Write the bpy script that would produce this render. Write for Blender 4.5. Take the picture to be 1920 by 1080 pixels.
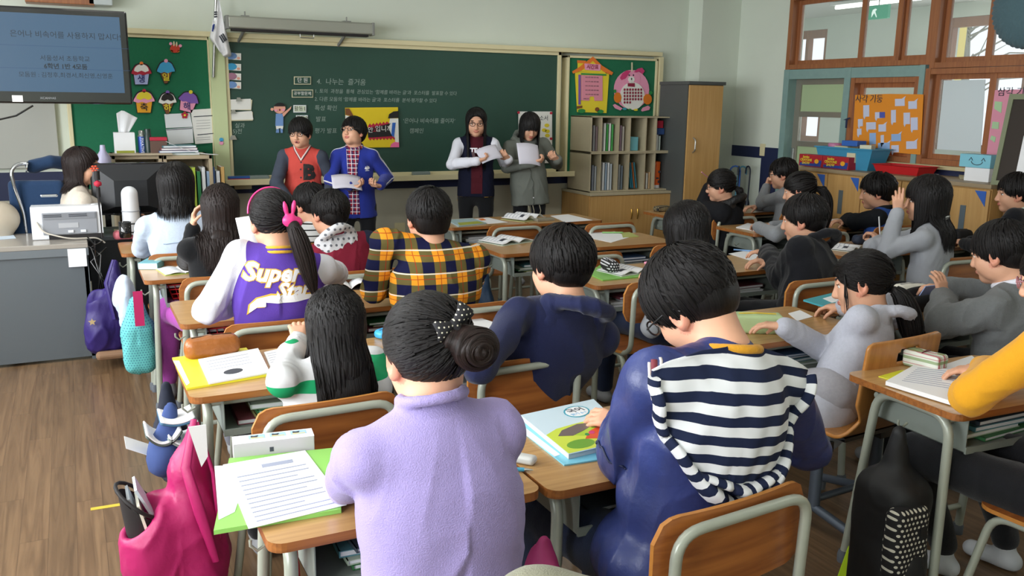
import bpy, math, random, bmesh
import numpy as np
from mathutils import Vector, Matrix, Euler
random.seed(7); RNG = np.random.default_rng(5)
for _o in list(bpy.data.objects): bpy.data.objects.remove(_o)
SC = bpy.context.scene
# ---------------------------------------------------------------- camera
FPX = 1649.0; CZ = 1.6
def _basis(yaw, pitch, roll):
    w = np.array([math.sin(yaw)*math.cos(pitch), math.cos(yaw)*math.cos(pitch), -math.sin(pitch)])
    r = np.cross(w, [0, 0, 1.0]); r /= np.linalg.norm(r); u = np.cross(r, w)
    c, s = math.cos(roll), math.sin(roll)
    return c*r+s*u, -s*r+c*u, w
CR, CU, CW = _basis(.46265, .2085, .0144)
cam = bpy.data.cameras.new('camera'); camo = bpy.data.objects.new('camera', cam)
SC.collection.objects.link(camo); SC.camera = camo
cam.sensor_width = 36; cam.lens = FPX/1920*36; cam.clip_start = .05; cam.clip_end = 200
camo.matrix_world = Matrix([[CR[i], CU[i], -CW[i], [0, 0, CZ][i]] for i in range(3)]+[[0, 0, 0, 1]])
# a point of the place seen at a photo pixel and known to lie on a given plane
def ray(x, y): return CW + CR*(x-960)/FPX - CU*(y-540)/FPX
def atz(x, y, z): d = ray(x, y); return Vector(np.array([0, 0, CZ]) + d*((z-CZ)/d[2]))
def aty(x, y, Y): d = ray(x, y); return Vector(np.array([0, 0, CZ]) + d*(Y/d[1]))
def atx(x, y, X): d = ray(x, y); return Vector(np.array([0, 0, CZ]) + d*(X/d[0]))
# ---------------------------------------------------------------- world, daylight, exposure
WLD = bpy.data.worlds.new('sky'); SC.world = WLD; WLD.use_nodes = True
_bg = WLD.node_tree.nodes['Background']; _bg.inputs[0].default_value = (.86, .93, 1, 1); _bg.inputs[1].default_value = 1.3
SC.view_settings.view_transform = 'Standard'; SC.view_settings.look = 'None'
SC.view_settings.gamma = 1; SC.view_settings.use_curve_mapping = False
SC.view_settings.exposure = 0.0
def area_light(name, loc, rot, sx, sy, power, col):
    l = bpy.data.lights.new(name, 'AREA'); l.shape = 'RECTANGLE'; l.size = sx; l.size_y = sy
    l.energy = power; l.color = col
    o = bpy.data.objects.new(name, l); o.location = loc; o.rotation_euler = rot; SC.collection.objects.link(o); return o
XW, YW, XL, YB, ZC = 6.25, 7.6, -2.0, -1.6, 2.75     # right wall, front wall, left wall, back wall, ceiling
WIN = [(-.9, 1.0), (1.5, 3.4), (3.9, 5.8)]            # daylight openings of the left wall (y ranges)
for _a, _b in WIN:      # sky light entering through each left-hand window
    area_light('window_daylight', (XL-.12, (_a+_b)/2, 1.72), (0, math.radians(-90), 0), 1.5, _b-_a, 150, (.93, .97, 1))
for _y in (1.0, 3.6, 6.2):     # fluorescent ceiling lamps
    for _x in (.6, 3.9):
        area_light('ceiling_lamp_light', (_x, _y, ZC-.085), (0, 0, 0), 1.2, .16, 6, (1, .98, .93))
for _y in (2.5, 5.5):
    area_light('corridor_daylight', (8.55, _y, 1.9), (0, math.radians(90), 0), 1.2, 1.6, 25, (.95, .98, 1))
try:
    SC.cycles.max_bounces = 6; SC.cycles.diffuse_bounces = 4; SC.cycles.glossy_bounces = 3
    SC.cycles.transmission_bounces = 4; SC.cycles.transparent_max_bounces = 8
    SC.cycles.use_adaptive_sampling = True; SC.cycles.adaptive_threshold = .03
    SC.cycles.use_denoising = True; SC.cycles.sample_clamp_indirect = 6
except Exception: pass
# ---------------------------------------------------------------- materials
def lin(h):
    h = h.lstrip('#'); c = [int(h[i:i+2], 16)/255 for i in (0, 2, 4)]
    return tuple([(v/12.92 if v <= .04045 else ((v+.055)/1.055)**2.4) for v in c]+[1])
MATS = {}
def newmat(name):
    m = bpy.data.materials.new(name); m.use_nodes = True
    nt = m.node_tree; return m, nt, nt.nodes['Principled BSDF']
def mat(name, col, rough=.6, metal=0, spec=.5, noise=0, nscale=30, bump=0, bscale=200, coat=0, sheen=0, alpha=1, trans=0, stretch=(1, 1, 1)):
    if name in MATS: return MATS[name]
    m, nt, b = newmat(name); c = lin(col)
    b.inputs['Base Color'].default_value = c; b.inputs['Roughness'].default_value = rough
    b.inputs['Metallic'].default_value = metal; b.inputs['Specular IOR Level'].default_value = spec
    if coat: b.inputs['Coat Weight'].default_value = coat
    if sheen: b.inputs['Sheen Weight'].default_value = sheen
    if alpha < 1: b.inputs['Alpha'].default_value = alpha
    if trans: b.inputs['Transmission Weight'].default_value = trans
    if noise or bump:
        tc = nt.nodes.new('ShaderNodeTexCoord'); mp = nt.nodes.new('ShaderNodeMapping'); mp.inputs['Scale'].default_value = stretch
        nt.links.new(tc.outputs['Object'], mp.inputs[0])
    if noise:
        n = nt.nodes.new('ShaderNodeTexNoise'); n.inputs['Scale'].default_value = nscale; n.inputs['Detail'].default_value = 4
        nt.links.new(mp.outputs[0], n.inputs['Vector'])
        mx = nt.nodes.new('ShaderNodeMix'); mx.data_type = 'RGBA'
        mx.inputs['A'].default_value = tuple([v*(1-noise) for v in c[:3]]+[1]); mx.inputs['B'].default_value = tuple([min(1, v*(1+noise)) for v in c[:3]]+[1])
        nt.links.new(n.outputs['Fac'], mx.inputs['Factor']); nt.links.new(mx.outputs['Result'], b.inputs['Base Color'])
    if bump:
        n2 = nt.nodes.new('ShaderNodeTexNoise'); n2.inputs['Scale'].default_value = bscale; n2.inputs['Detail'].default_value = 3
        nt.links.new(mp.outputs[0], n2.inputs['Vector'])
        bp = nt.nodes.new('ShaderNodeBump'); bp.inputs['Strength'].default_value = bump; bp.inputs['Distance'].default_value = .01
        nt.links.new(n2.outputs['Fac'], bp.inputs['Height']); nt.links.new(bp.outputs[0], b.inputs['Normal'])
    MATS[name] = m; return m
def emat(name, col, strength=1):
    if name in MATS: return MATS[name]
    m, nt, b = newmat(name); b.inputs['Base Color'].default_value = (0, 0, 0, 1); b.inputs['Emission Color'].default_value = lin(col)
    b.inputs['Emission Strength'].default_value = strength; b.inputs['Roughness'].default_value = .25; MATS[name] = m; return m
def fabric(name, col, bump=.25, noise=.12, rough=.9): return mat(name, col, rough, spec=.2, noise=noise, nscale=90, bump=bump, bscale=350, sheen=.15)
def woodmat(name, c1, c2, axis=0, rough=.35, scale=1.0, coat=.2):
    if name in MATS: return MATS[name]
    m, nt, b = newmat(name); tc = nt.nodes.new('ShaderNodeTexCoord'); mp = nt.nodes.new('ShaderNodeMapping')
    s = [60*scale]*3; s[axis] = 2.2*scale; mp.inputs['Scale'].default_value = s
    nt.links.new(tc.outputs['Object'], mp.inputs[0])
    n = nt.nodes.new('ShaderNodeTexNoise'); n.inputs['Scale'].default_value = 1; n.inputs['Detail'].default_value = 5; n.inputs['Distortion'].default_value = .6
    nt.links.new(mp.outputs[0], n.inputs['Vector'])
    r = nt.nodes.new('ShaderNodeValToRGB'); r.color_ramp.elements[0].position = .32; r.color_ramp.elements[1].position = .7
    r.color_ramp.elements[0].color = lin(c1); r.color_ramp.elements[1].color = lin(c2)
    nt.links.new(n.outputs['Fac'], r.inputs[0]); nt.links.new(r.outputs[0], b.inputs['Base Color'])
    b.inputs['Roughness'].default_value = rough; b.inputs['Coat Weight'].default_value = coat; b.inputs['Coat Roughness'].default_value = .25
    MATS[name] = m; return m
def mathn(nt, op, a, b=None, c=None):
    n = nt.nodes.new('ShaderNodeMath'); n.operation = op
    for i, v in enumerate((a, b, c)):
        if v is None: continue
        if isinstance(v, (int, float)): n.inputs[i].default_value = v
        else: nt.links.new(v, n.inputs[i])
    return n.outputs[0]
def mixc(nt, f, a, b):
    n = nt.nodes.new('ShaderNodeMix'); n.data_type = 'RGBA'
    for k, v in (('Factor', f), ('A', a), ('B', b)):
        if isinstance(v, tuple): n.inputs[k].default_value = v
        elif isinstance(v, (int, float)): n.inputs[k].default_value = v
        else: nt.links.new(v, n.inputs[k])
    return n.outputs['Result']
def band(nt, v, period, duty, phase=0):     # 1 inside the first `duty` share of each period
    t = mathn(nt, 'FRACT', mathn(nt, 'ADD', mathn(nt, 'DIVIDE', v, period), phase)); return mathn(nt, 'LESS_THAN', t, duty)
def objxyz(nt, attr=None):
    s = nt.nodes.new('ShaderNodeSeparateXYZ')
    if attr:
        a = nt.nodes.new('ShaderNodeAttribute'); a.attribute_name = attr; nt.links.new(a.outputs['Vector'], s.inputs[0])
    else:
        tc = nt.nodes.new('ShaderNodeTexCoord'); nt.links.new(tc.outputs['Object'], s.inputs[0])
    return s.outputs
def stripes(name, c1, c2, period, duty=.5, axis=2, attr=None, phase=0, rough=.85):
    if name in MATS: return MATS[name]
    m, nt, b = newmat(name); o = objxyz(nt, attr)
    nt.links.new(mixc(nt, band(nt, o[axis], period, duty, phase), lin(c1), lin(c2)), b.inputs['Base Color'])
    b.inputs['Roughness'].default_value = rough; b.inputs['Specular IOR Level'].default_value = .2; MATS[name] = m; return m
def plaid(name, base, layers, rough=.9, ax=(0, 2)):      # layers: (which axis 0/1, period, duty, phase, colour, strength)
    if name in MATS: return MATS[name]
    m, nt, b = newmat(name); o = objxyz(nt); c = lin(base)
    for (a, per, duty, ph, col, st) in layers:
        f = mathn(nt, 'MULTIPLY', band(nt, o[ax[a]], per, duty, ph), st); c = mixc(nt, f, c, lin(col))
    nt.links.new(c, b.inputs['Base Color']); b.inputs['Roughness'].default_value = rough; b.inputs['Specular IOR Level'].default_value = .15
    MATS[name] = m; return m
def dots(name, c1, c2, size, r=.3, rough=.8, ax=(0, 2)):
    if name in MATS: return MATS[name]
    m, nt, b = newmat(name); o = objxyz(nt)
    u = mathn(nt, 'DIVIDE', o[ax[0]], size); v = mathn(nt, 'DIVIDE', o[ax[1]], size)
    u2 = mathn(nt, 'ADD', u, mathn(nt, 'MULTIPLY', mathn(nt, 'FLOOR', v), .5))
    fu = mathn(nt, 'SUBTRACT', mathn(nt, 'FRACT', u2), .5); fv = mathn(nt, 'SUBTRACT', mathn(nt, 'FRACT', v), .5)
    d = mathn(nt, 'SQRT', mathn(nt, 'ADD', mathn(nt, 'MULTIPLY', fu, fu), mathn(nt, 'MULTIPLY', fv, fv)))
    nt.links.new(mixc(nt, mathn(nt, 'LESS_THAN', d, r), lin(c1), lin(c2)), b.inputs['Base Color']); b.inputs['Roughness'].default_value = rough
    MATS[name] = m; return m
def hairmat(name, c1, c2):
    if name in MATS: return MATS[name]
    m, nt, b = newmat(name); at = nt.nodes.new('ShaderNodeAttribute'); at.attribute_name = 'flow'
    mp = nt.nodes.new('ShaderNodeMapping'); mp.inputs['Scale'].default_value = (26, 26, 3); nt.links.new(at.outputs['Vector'], mp.inputs[0])
    n = nt.nodes.new('ShaderNodeTexNoise'); n.inputs['Scale'].default_value = 1; n.inputs['Detail'].default_value = 6; n.inputs['Roughness'].default_value = .7
    nt.links.new(mp.outputs[0], n.inputs['Vector'])
    r = nt.nodes.new('ShaderNodeValToRGB'); r.color_ramp.elements[0].position = .35; r.color_ramp.elements[1].position = .72
    r.color_ramp.elements[0].color = lin(c1); r.color_ramp.elements[1].color = lin(c2)
    nt.links.new(n.outputs['Fac'], r.inputs[0]); nt.links.new(r.outputs[0], b.inputs['Base Color'])
    bp = nt.nodes.new('ShaderNodeBump'); bp.inputs['Strength'].default_value = .55; bp.inputs['Distance'].default_value = .004
    nt.links.new(n.outputs['Fac'], bp.inputs['Height']); nt.links.new(bp.outputs[0], b.inputs['Normal'])
    b.inputs['Roughness'].default_value = .36; b.inputs['Specular IOR Level'].default_value = .2; MATS[name] = m; return m
# ---------------------------------------------------------------- object helpers
COL = SC.collection
def tag(o, label, cat, group=None, kind=None):
    if label: o['label'] = label
    if cat: o['category'] = cat
    if group: o['group'] = group
    if kind: o['kind'] = kind
    return o
def thing(name, label, cat, loc=(0, 0, 0), rz=0, group=None):
    o = bpy.data.objects.new(name, None); COL.objects.link(o); o.location = loc; o.rotation_euler = (0, 0, rz); o.empty_display_size = .05
    return tag(o, label, cat, group)
def link(name, me, parent=None, world=False):
    o = bpy.data.objects.new(name, me); COL.objects.link(o)
    if parent is not None: o.parent = parent
    return o
def dup(root, loc=None, rz=None, label=None, group=None):
    r = root.copy(); COL.objects.link(r)
    if loc is not None: r.location = loc
    if rz is not None: r.rotation_euler = (0, 0, rz)
    if label: r['label'] = label
    if group: r['group'] = group
    for ch in list(root.children):
        c = ch.copy(); COL.objects.link(c); c.parent = r
        for g in list(ch.children):
            d = g.copy(); COL.objects.link(d); d.parent = c
    return r
def fastmesh(name, V, Fq, mi=None, smooth=True, attrs=None):
    me = bpy.data.meshes.new(name); V = np.asarray(V, np.float32); Fq = np.asarray(Fq, np.int32)
    k = Fq.shape[1]; me.vertices.add(len(V)); me.vertices.foreach_set('co', V.ravel())
    me.loops.add(len(Fq)*k); me.loops.foreach_set('vertex_index', Fq.ravel())
    me.polygons.add(len(Fq)); me.polygons.foreach_set('loop_start', np.arange(0, len(Fq)*k, k, dtype=np.int32))
    me.polygons.foreach_set('use_smooth', np.full(len(Fq), smooth))
    if mi is not None: me.polygons.foreach_set('material_index', np.asarray(mi, np.int32))
    if attrs:
        for nme, arr in attrs.items():
            a = me.attributes.new(nme, 'FLOAT_VECTOR', 'POINT'); a.data.foreach_set('vector', np.asarray(arr, np.float32).ravel())
    me.update(calc_edges=True); return me
class MB:
    """collects simple solids; build() links them as one mesh object"""
    def __init__(s): s.v = []; s.f = []; s.m = []; s.sm = []
    def add(s, vs, fs, mi=0, sm=False, M=None):
        o = len(s.v)
        for v in vs: s.v.append(tuple(M @ Vector(v)) if M is not None else tuple(v))
        for f in fs: s.f.append([i+o for i in f]); s.m.append(mi); s.sm.append(sm)
        return s
    def box(s, c, d, mi=0, R=None):
        x, y, z = d[0]/2, d[1]/2, d[2]/2
        vs = [Vector((a*x, b*y, e*z)) for a in (-1, 1) for b in (-1, 1) for e in (-1, 1)]
        if R is not None: vs = [R @ v for v in vs]
        c = Vector(c); return s.add([v+c for v in vs], [(0, 1, 3, 2), (4, 6, 7, 5), (0, 4, 5, 1), (2, 3, 7, 6), (0, 2, 6, 4), (1, 5, 7, 3)], mi)
    def bb(s, a, b, mi=0):
        return s.box([(a[i]+b[i])/2 for i in range(3)], [abs(b[i]-a[i]) for i in range(3)], mi)
    def prism(s, pts, t, mi=0, M=None, side=None):      # outline in XY, thickness t along +Z
        n = len(pts); vs = [(p[0], p[1], 0) for p in pts]+[(p[0], p[1], t) for p in pts]
        s.add(vs, [tuple(range(n-1, -1, -1)), tuple(range(n, 2*n))], mi, False, M)
        return s.add(vs, [(i, (i+1) % n, n+(i+1) % n, n+i) for i in range(n)], mi if side is None else side, False, M)
    def tube(s, pts, r, n=8, mi=0, closed=False, flat=1.0):
        P = [Vector(p) for p in pts]; L = len(P); rs = r if isinstance(r, (list, tuple)) else [r]*L
        up = None; vs = []
        for i in range(L):
            if closed: t = P[(i+1) % L]-P[i-1]
            else: t = P[min(i+1, L-1)]-P[max(i-1, 0)]
            t = t.normalized() if t.length > 1e-9 else Vector((0, 0, 1))
            if up is None:
                up = Vector((0, 0, 1)) if abs(t.z) < .9 else Vector((1, 0, 0))
            a = (up-t*up.dot(t)); a = a.normalized() if a.length > 1e-6 else t.orthogonal().normalized(); up = a; b = t.cross(a)
            for k in range(n):
                an = 2*math.pi*k/n; vs.append(P[i]+a*math.cos(an)*rs[i]*flat+b*math.sin(an)*rs[i])
        fs = []
        for i in range(L if closed else L-1):
            j = (i+1) % L
            for k in range(n): fs.append((i*n+k, i*n+(k+1) % n, j*n+(k+1) % n, j*n+k))
        s.add(vs, fs, mi, True)
        if not closed: s.add(vs[:n], [tuple(range(n-1, -1, -1))], mi); s.add(vs[-n:], [tuple(range(n))], mi)
        return s
    def lathe(s, prof, n=16, mi=0, c=(0, 0, 0), M=None):
        vs = []
        for (r, z) in prof:
            for k in range(n):
                a = 2*math.pi*k/n; vs.append((c[0]+r*math.cos(a), c[1]+r*math.sin(a), c[2]+z))
        fs = [(i*n+k, i*n+(k+1) % n, (i+1)*n+(k+1) % n, (i+1)*n+k) for i in range(len(prof)-1) for k in range(n)]
        s.add(vs, fs, mi, True, M); s.add(vs[:n], [tuple(range(n-1, -1, -1))], mi, False, M); return s.add(vs[-n:], [tuple(range(n))], mi, False, M)
    def grid(s, fn, nu, nv, mi=0, sm=True):
        vs = [fn(i/nu, j/nv) for j in range(nv+1) for i in range(nu+1)]; w = nu+1
        return s.add(vs, [(j*w+i, j*w+i+1, (j+1)*w+i+1, (j+1)*w+i) for j in range(nv) for i in range(nu)], mi, sm)
    def build(s, name, mats, parent=None, bevel=0, solid=0, seg=2):
        me = bpy.data.meshes.new(name); me.from_pydata(s.v, [], s.f)
        me.polygons.foreach_set('material_index', s.m); me.polygons.foreach_set('use_smooth', s.sm); me.update()
        for m in (mats if isinstance(mats, (list, tuple)) else [mats]): me.materials.append(m)
        o = link(name, me, parent)
        if solid:
            md = o.modifiers.new('t', 'SOLIDIFY'); md.thickness = solid; md.offset = 0
        if bevel:
            md = o.modifiers.new('b', 'BEVEL'); md.width = bevel; md.segments = seg; md.limit_method = 'ANGLE'; md.angle_limit = math.radians(40); md.harden_normals = False
        return o
def rrect(w, h, r, n=5, cx=0, cy=0):
    pts = []
    for (sx, sy, a0) in ((1, 1, 0), (-1, 1, 90), (-1, -1, 180), (1, -1, 270)):
        for k in range(n+1):
            a = math.radians(a0+90*k/n); pts.append((cx+sx*(w/2-r)+r*math.cos(a), cy+sy*(h/2-r)+r*math.sin(a)))
    return pts
def arcpath(pts, r, n=5):      # polyline with rounded corners
    P = [Vector(p) for p in pts]; out = [P[0]]
    for i in range(1, len(P)-1):
        a = (P[i-1]-P[i]); b = (P[i+1]-P[i]); d = min(r, a.length*.49, b.length*.49); a.normalize(); b.normalize()
        p0 = P[i]+a*d; p1 = P[i]+b*d
        for k in range(n+1):
            t = k/n; out.append(p0*(1-t)**2+P[i]*2*t*(1-t)+p1*t*t)
    out.append(P[-1]); return out
_TC = {}
def text_mesh(s, size, extrude=.0005, align='CENTER', shear=0, bold=0):
    cu = bpy.data.curves.new('t', 'FONT'); cu.body = s; cu.size = size; cu.extrude = extrude; cu.align_x = align; cu.align_y = 'CENTER'
    cu.resolution_u = 2; cu.shear = shear; cu.offset = bold
    o = bpy.data.objects.new('t', cu); COL.objects.link(o)
    dg = bpy.context.evaluated_depsgraph_get(); me = bpy.data.meshes.new_from_object(o.evaluated_get(dg))
    bpy.data.objects.remove(o); return me
def wall_text(name, s, size, m, parent, M, extrude=.0005, align='CENTER', shear=0, bold=0):
    me = text_mesh(s, size, extrude, align, shear, bold); me.materials.clear(); me.materials.append(m)
    me.transform(M); o = link(name, me, parent); return o
def frontM(x, y, z):    # text facing -Y (readable from the class)
    return Matrix.Translation((x, y, z)) @ Matrix.Rotation(math.radians(90), 4, 'X')
def rightM(x, y, z):    # text facing -X on the right wall
    return Matrix.Translation((x, y, z)) @ Matrix.Rotation(math.radians(-90), 4, 'Z') @ Matrix.Rotation(math.radians(90), 4, 'X')
# ---------------------------------------------------------------- smooth solids from distance fields
def vnoise(P, scale, seed=0):
    rg = np.random.default_rng(seed); T = rg.random((32, 32, 32)).astype(np.float32)*2-1
    p = P*scale+100.3; i = np.floor(p).astype(int); f = p-i; f = f*f*(3-2*f); r = 0
    for a in (0, 1):
        for b in (0, 1):
            for c in (0, 1):
                w = (f[:, 0] if a else 1-f[:, 0])*(f[:, 1] if b else 1-f[:, 1])*(f[:, 2] if c else 1-f[:, 2])
                r = r+w*T[(i[:, 0]+a) % 32, (i[:, 1]+b) % 32, (i[:, 2]+c) % 32]
    return r
NA = lambda v: np.array(v, dtype=np.float32)
class SDF:
    def __init__(s): s.p = []; s.tight = False
    def cone(s, a, b, ra, rb=None, k=.02, m=0, sub=False):
        s.p.append(('c', NA(a), NA(b), float(ra), float(ra if rb is None else rb), k, m, sub)); return s
    def chain(s, pts, rs, k=.02, m=0):
        for i in range(len(pts)-1): s.cone(pts[i], pts[i+1], rs[i], rs[i+1], k, m)
        return s
    def ell(s, c, r, R=None, k=.02, m=0, sub=False):
        s.p.append(('e', NA(c), NA(r), None if R is None else NA(R), 0, k, m, sub)); return s
    def box(s, c, h, rd, R=None, k=.01, m=0, sub=False):
        s.p.append(('b', NA(c), NA(h), None if R is None else NA(R), rd, k, m, sub)); return s
    def torus(s, c, R1, r, Rm=None, k=.01, m=0, el=1.0):
        s.p.append(('t', NA(c), R1, None if Rm is None else NA(Rm), r, k, m, False, el)); return s
    def plane(s, c, n, k=.01):     # keep the side the normal points to
        s.p.append(('p', NA(c), NA(n)/np.linalg.norm(n), None, 0, k, -1, True)); return s
    def dist(s, q, P):
        t = q[0]
        if t == 'c':
            a, b = q[1], q[2]; ab = b-a; L = float(ab@ab)+1e-12; pa = P-a
            h = np.clip((pa@ab)/L, 0, 1); return np.sqrt(((pa-h[..., None]*ab)**2).sum(-1))-(q[3]+h*(q[4]-q[3]))
        if t == 'p': return (P-q[1])@q[2]
        d = P-q[1]
        if q[3] is not None: d = d@q[3]      # columns of R are the local axes
        if t == 'e':
            k0 = np.sqrt(((d/q[2])**2).sum(-1)); k1 = np.sqrt(((d/q[2]**2)**2).sum(-1))+1e-9; return k0*(k0-1)/k1
        if t == 'b':
            g = np.abs(d)-(q[2]-q[4]); return np.sqrt((np.maximum(g, 0)**2).sum(-1))+np.minimum(g.max(-1), 0)-q[4]
        if t == 't':
            x = np.sqrt(d[..., 0]**2+(d[..., 1]*q[8])**2)-q[2]; return np.sqrt(x*x+d[..., 2]**2)-q[4]
    def bounds(s, q):
        t = q[0]
        if t == 'c':
            r = max(q[3], q[4]); return np.minimum(q[1], q[2])-r, np.maximum(q[1], q[2])+r
        if t == 'e': r = float(q[2].max()); 
        elif t == 'b': r = float(np.linalg.norm(q[2]))
        elif t == 't': r = q[2]/min(1, q[8])+q[4]
        return q[1]-r, q[1]+r
    def value(s, P):
        F = np.full(P.shape[:-1], 1., np.float32)
        for q in s.p:
            d = s.dist(q, P)
            if q[0] == 'p': F = np.maximum(F, -d)
            elif q[7]:
                k = q[5]; h = np.maximum(k-np.abs(F+d), 0)/k; F = np.maximum(F, -d)+h*h*k/4
            else:
                k = q[5]; h = np.maximum(k-np.abs(F-d), 0)/k; F = np.minimum(F, d)-h*h*k/4
        return F
    def mesh(s, res):
        lo = np.min([s.bounds(q)[0] for q in s.p if not q[7]], 0)-2.5*res; hi = np.max([s.bounds(q)[1] for q in s.p if not q[7]], 0)+2.5*res
        n = np.ceil((hi-lo)/res).astype(int)+1
        ax = [lo[i]+res*np.arange(n[i], dtype=np.float32) for i in range(3)]
        F = np.full(n, .2, np.float32)
        for q in s.p:
            if q[0] == 'p':
                G = np.stack(np.meshgrid(*ax, indexing='ij'), -1); F = np.maximum(F, -s.dist(q, G)); continue
            a, b = s.bounds(q); mg = q[5]+3*res
            i0 = np.maximum(np.floor((a-mg-lo)/res).astype(int), 0); i1 = np.minimum(np.ceil((b+mg-lo)/res).astype(int)+1, n)
            if (i1 <= i0).any(): continue
            sl = tuple(slice(i0[i], i1[i]) for i in range(3))
            G = np.stack(np.meshgrid(*[ax[i][i0[i]:i1[i]] for i in range(3)], indexing='ij'), -1); d = s.dist(q, G); f = F[sl]; k = q[5]
            if q[7]:
                h = np.maximum(k-np.abs(f+d), 0)/k; F[sl] = np.maximum(f, -d)+h*h*k/4
            else:
                h = np.maximum(k-np.abs(f-d), 0)/k; F[sl] = np.minimum(f, d)-h*h*k/4
        S = F < 0; c = np.zeros(n-1, np.int8)
        for a in (0, 1):
            for b in (0, 1):
                for e in (0, 1): c += S[a:n[0]-1+a, b:n[1]-1+b, e:n[2]-1+e]
        act = np.argwhere((c > 0) & (c < 8)); idx = np.full(n-1, -1, np.int32); idx[act[:, 0], act[:, 1], act[:, 2]] = np.arange(len(act))
        cor = [(a, b, e) for a in (0, 1) for b in (0, 1) for e in (0, 1)]
        val = np.stack([F[act[:, 0]+a, act[:, 1]+b, act[:, 2]+e] for a, b, e in cor], 1)
        acc = np.zeros((len(act), 3), np.float32); cnt = np.zeros(len(act), np.float32)
        for i in range(8):
            for j in range(i+1, 8):
                if sum(abs(cor[i][t]-cor[j][t]) for t in range(3)) != 1: continue
                va, vb = val[:, i], val[:, j]; x = (va < 0) != (vb < 0); t = np.where(x, va/(va-vb+1e-12), 0)
                p = NA(cor[i])+t[:, None]*(NA(cor[j])-NA(cor[i])); acc += p*x[:, None]; cnt += x
        V = (act+acc/np.maximum(cnt, 1)[:, None])*res+lo
        Q = []
        for A in range(3):
            sa = [slice(1, n[i]-1) for i in range(3)]; sb = list(sa); sa[A] = slice(0, n[A]-1); sb[A] = slice(1, n[A])
            s0, s1 = S[tuple(sa)], S[tuple(sb)]; e = np.argwhere(s0 != s1)
            if not len(e): continue
            sg = s0[e[:, 0], e[:, 1], e[:, 2]]; off = np.ones(3, int); off[A] = 0; g = e+off; B, C = (A+1) % 3, (A+2) % 3
            def I(db, dc):
                h = g.copy(); h[:, B] -= db; h[:, C] -= dc; return idx[h[:, 0], h[:, 1], h[:, 2]]
            q = np.stack([I(1, 1), I(0, 1), I(0, 0), I(1, 0)], 1); q[~sg] = q[~sg][:, ::-1]; Q.append(q)
        Q = np.concatenate(Q)
        return V.astype(np.float32), Q
    def mats_at(s, P):
        best = np.full(len(P), 9., np.float32); m = np.zeros(len(P), np.int32)
        for q in s.p:
            if q[6] < 0: continue
            d = np.abs(s.dist(q, P)) if q[7] else s.dist(q, P)
            if q[7] and q[6] == 0: continue
            w = d < best
            if s.tight and q[6] in (1, 2, 3, 4): w = (d < .0009)
            best[w] = d[w]; m[w] = q[6]
        return m
def smooth_mesh(V, Q, it=1, w=.5):
    for _ in range(it):
        acc = np.zeros_like(V); c = np.zeros(len(V), np.float32)
        for k in range(4):
            np.add.at(acc, Q[:, k], V[Q[:, (k+1) % 4]]); np.add.at(acc, Q[:, k], V[Q[:, (k-1) % 4]]); np.add.at(c, Q[:, k], 2)
        V = V*(1-w)+w*acc/np.maximum(c, 1)[:, None]
    return V
def normals(V, Q):
    fn = np.cross(V[Q[:, 2]]-V[Q[:, 0]], V[Q[:, 3]]-V[Q[:, 1]]); N = np.zeros_like(V)
    for k in range(4): np.add.at(N, Q[:, k], fn)
    return N/(np.linalg.norm(N, axis=1, keepdims=True)+1e-12)
def sdf_obj(name, sd, res, mats, parent, smooth=1, disp=None, islands=(), flow=None, keep=None):
    V, Q = sd.mesh(res); V = smooth_mesh(V, Q, smooth); mi = sd.mats_at(V)[Q[:, 0]]
    for (s2, r2) in islands:
        V2, Q2 = s2.mesh(r2); V2 = smooth_mesh(V2, Q2, 1); m2 = s2.mats_at(V2)[Q2[:, 0]]
        Q = np.concatenate([Q, Q2+len(V)]); V = np.concatenate([V, V2]); mi = np.concatenate([mi, m2])
    if disp is not None: V = V+normals(V, Q)*disp(V)[:, None].astype(np.float32)
    me = fastmesh(name, V, Q, mi, True, {'flow': flow(V)} if flow is not None else None)
    for m in (mats if isinstance(mats, (list, tuple)) else [mats]): me.materials.append(m)
    return link(name, me, parent)
def folds(amp=.006, sc=9, seed=1, fine=.0):
    def f(V):
        P = V.copy(); P[:, 2] *= .5; P[:, 0] += V[:, 2]*.35*np.sign(V[:, 0]+.001); w = vnoise(P, 4, seed+9)[:, None]*.06
        r1 = 1-np.abs(vnoise(P+w, sc, seed)); r2 = 1-np.abs(vnoise(P*1.0+w*.6, sc*2.1, seed+3)); n3 = vnoise(V, sc*.55, seed+5)
        return amp*(n3*.7+1.1*(r1**3-.3)+.55*(r2**4-.25)*(.4+.6*np.clip(n3+.4, 0, 1)))
    return f
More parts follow.
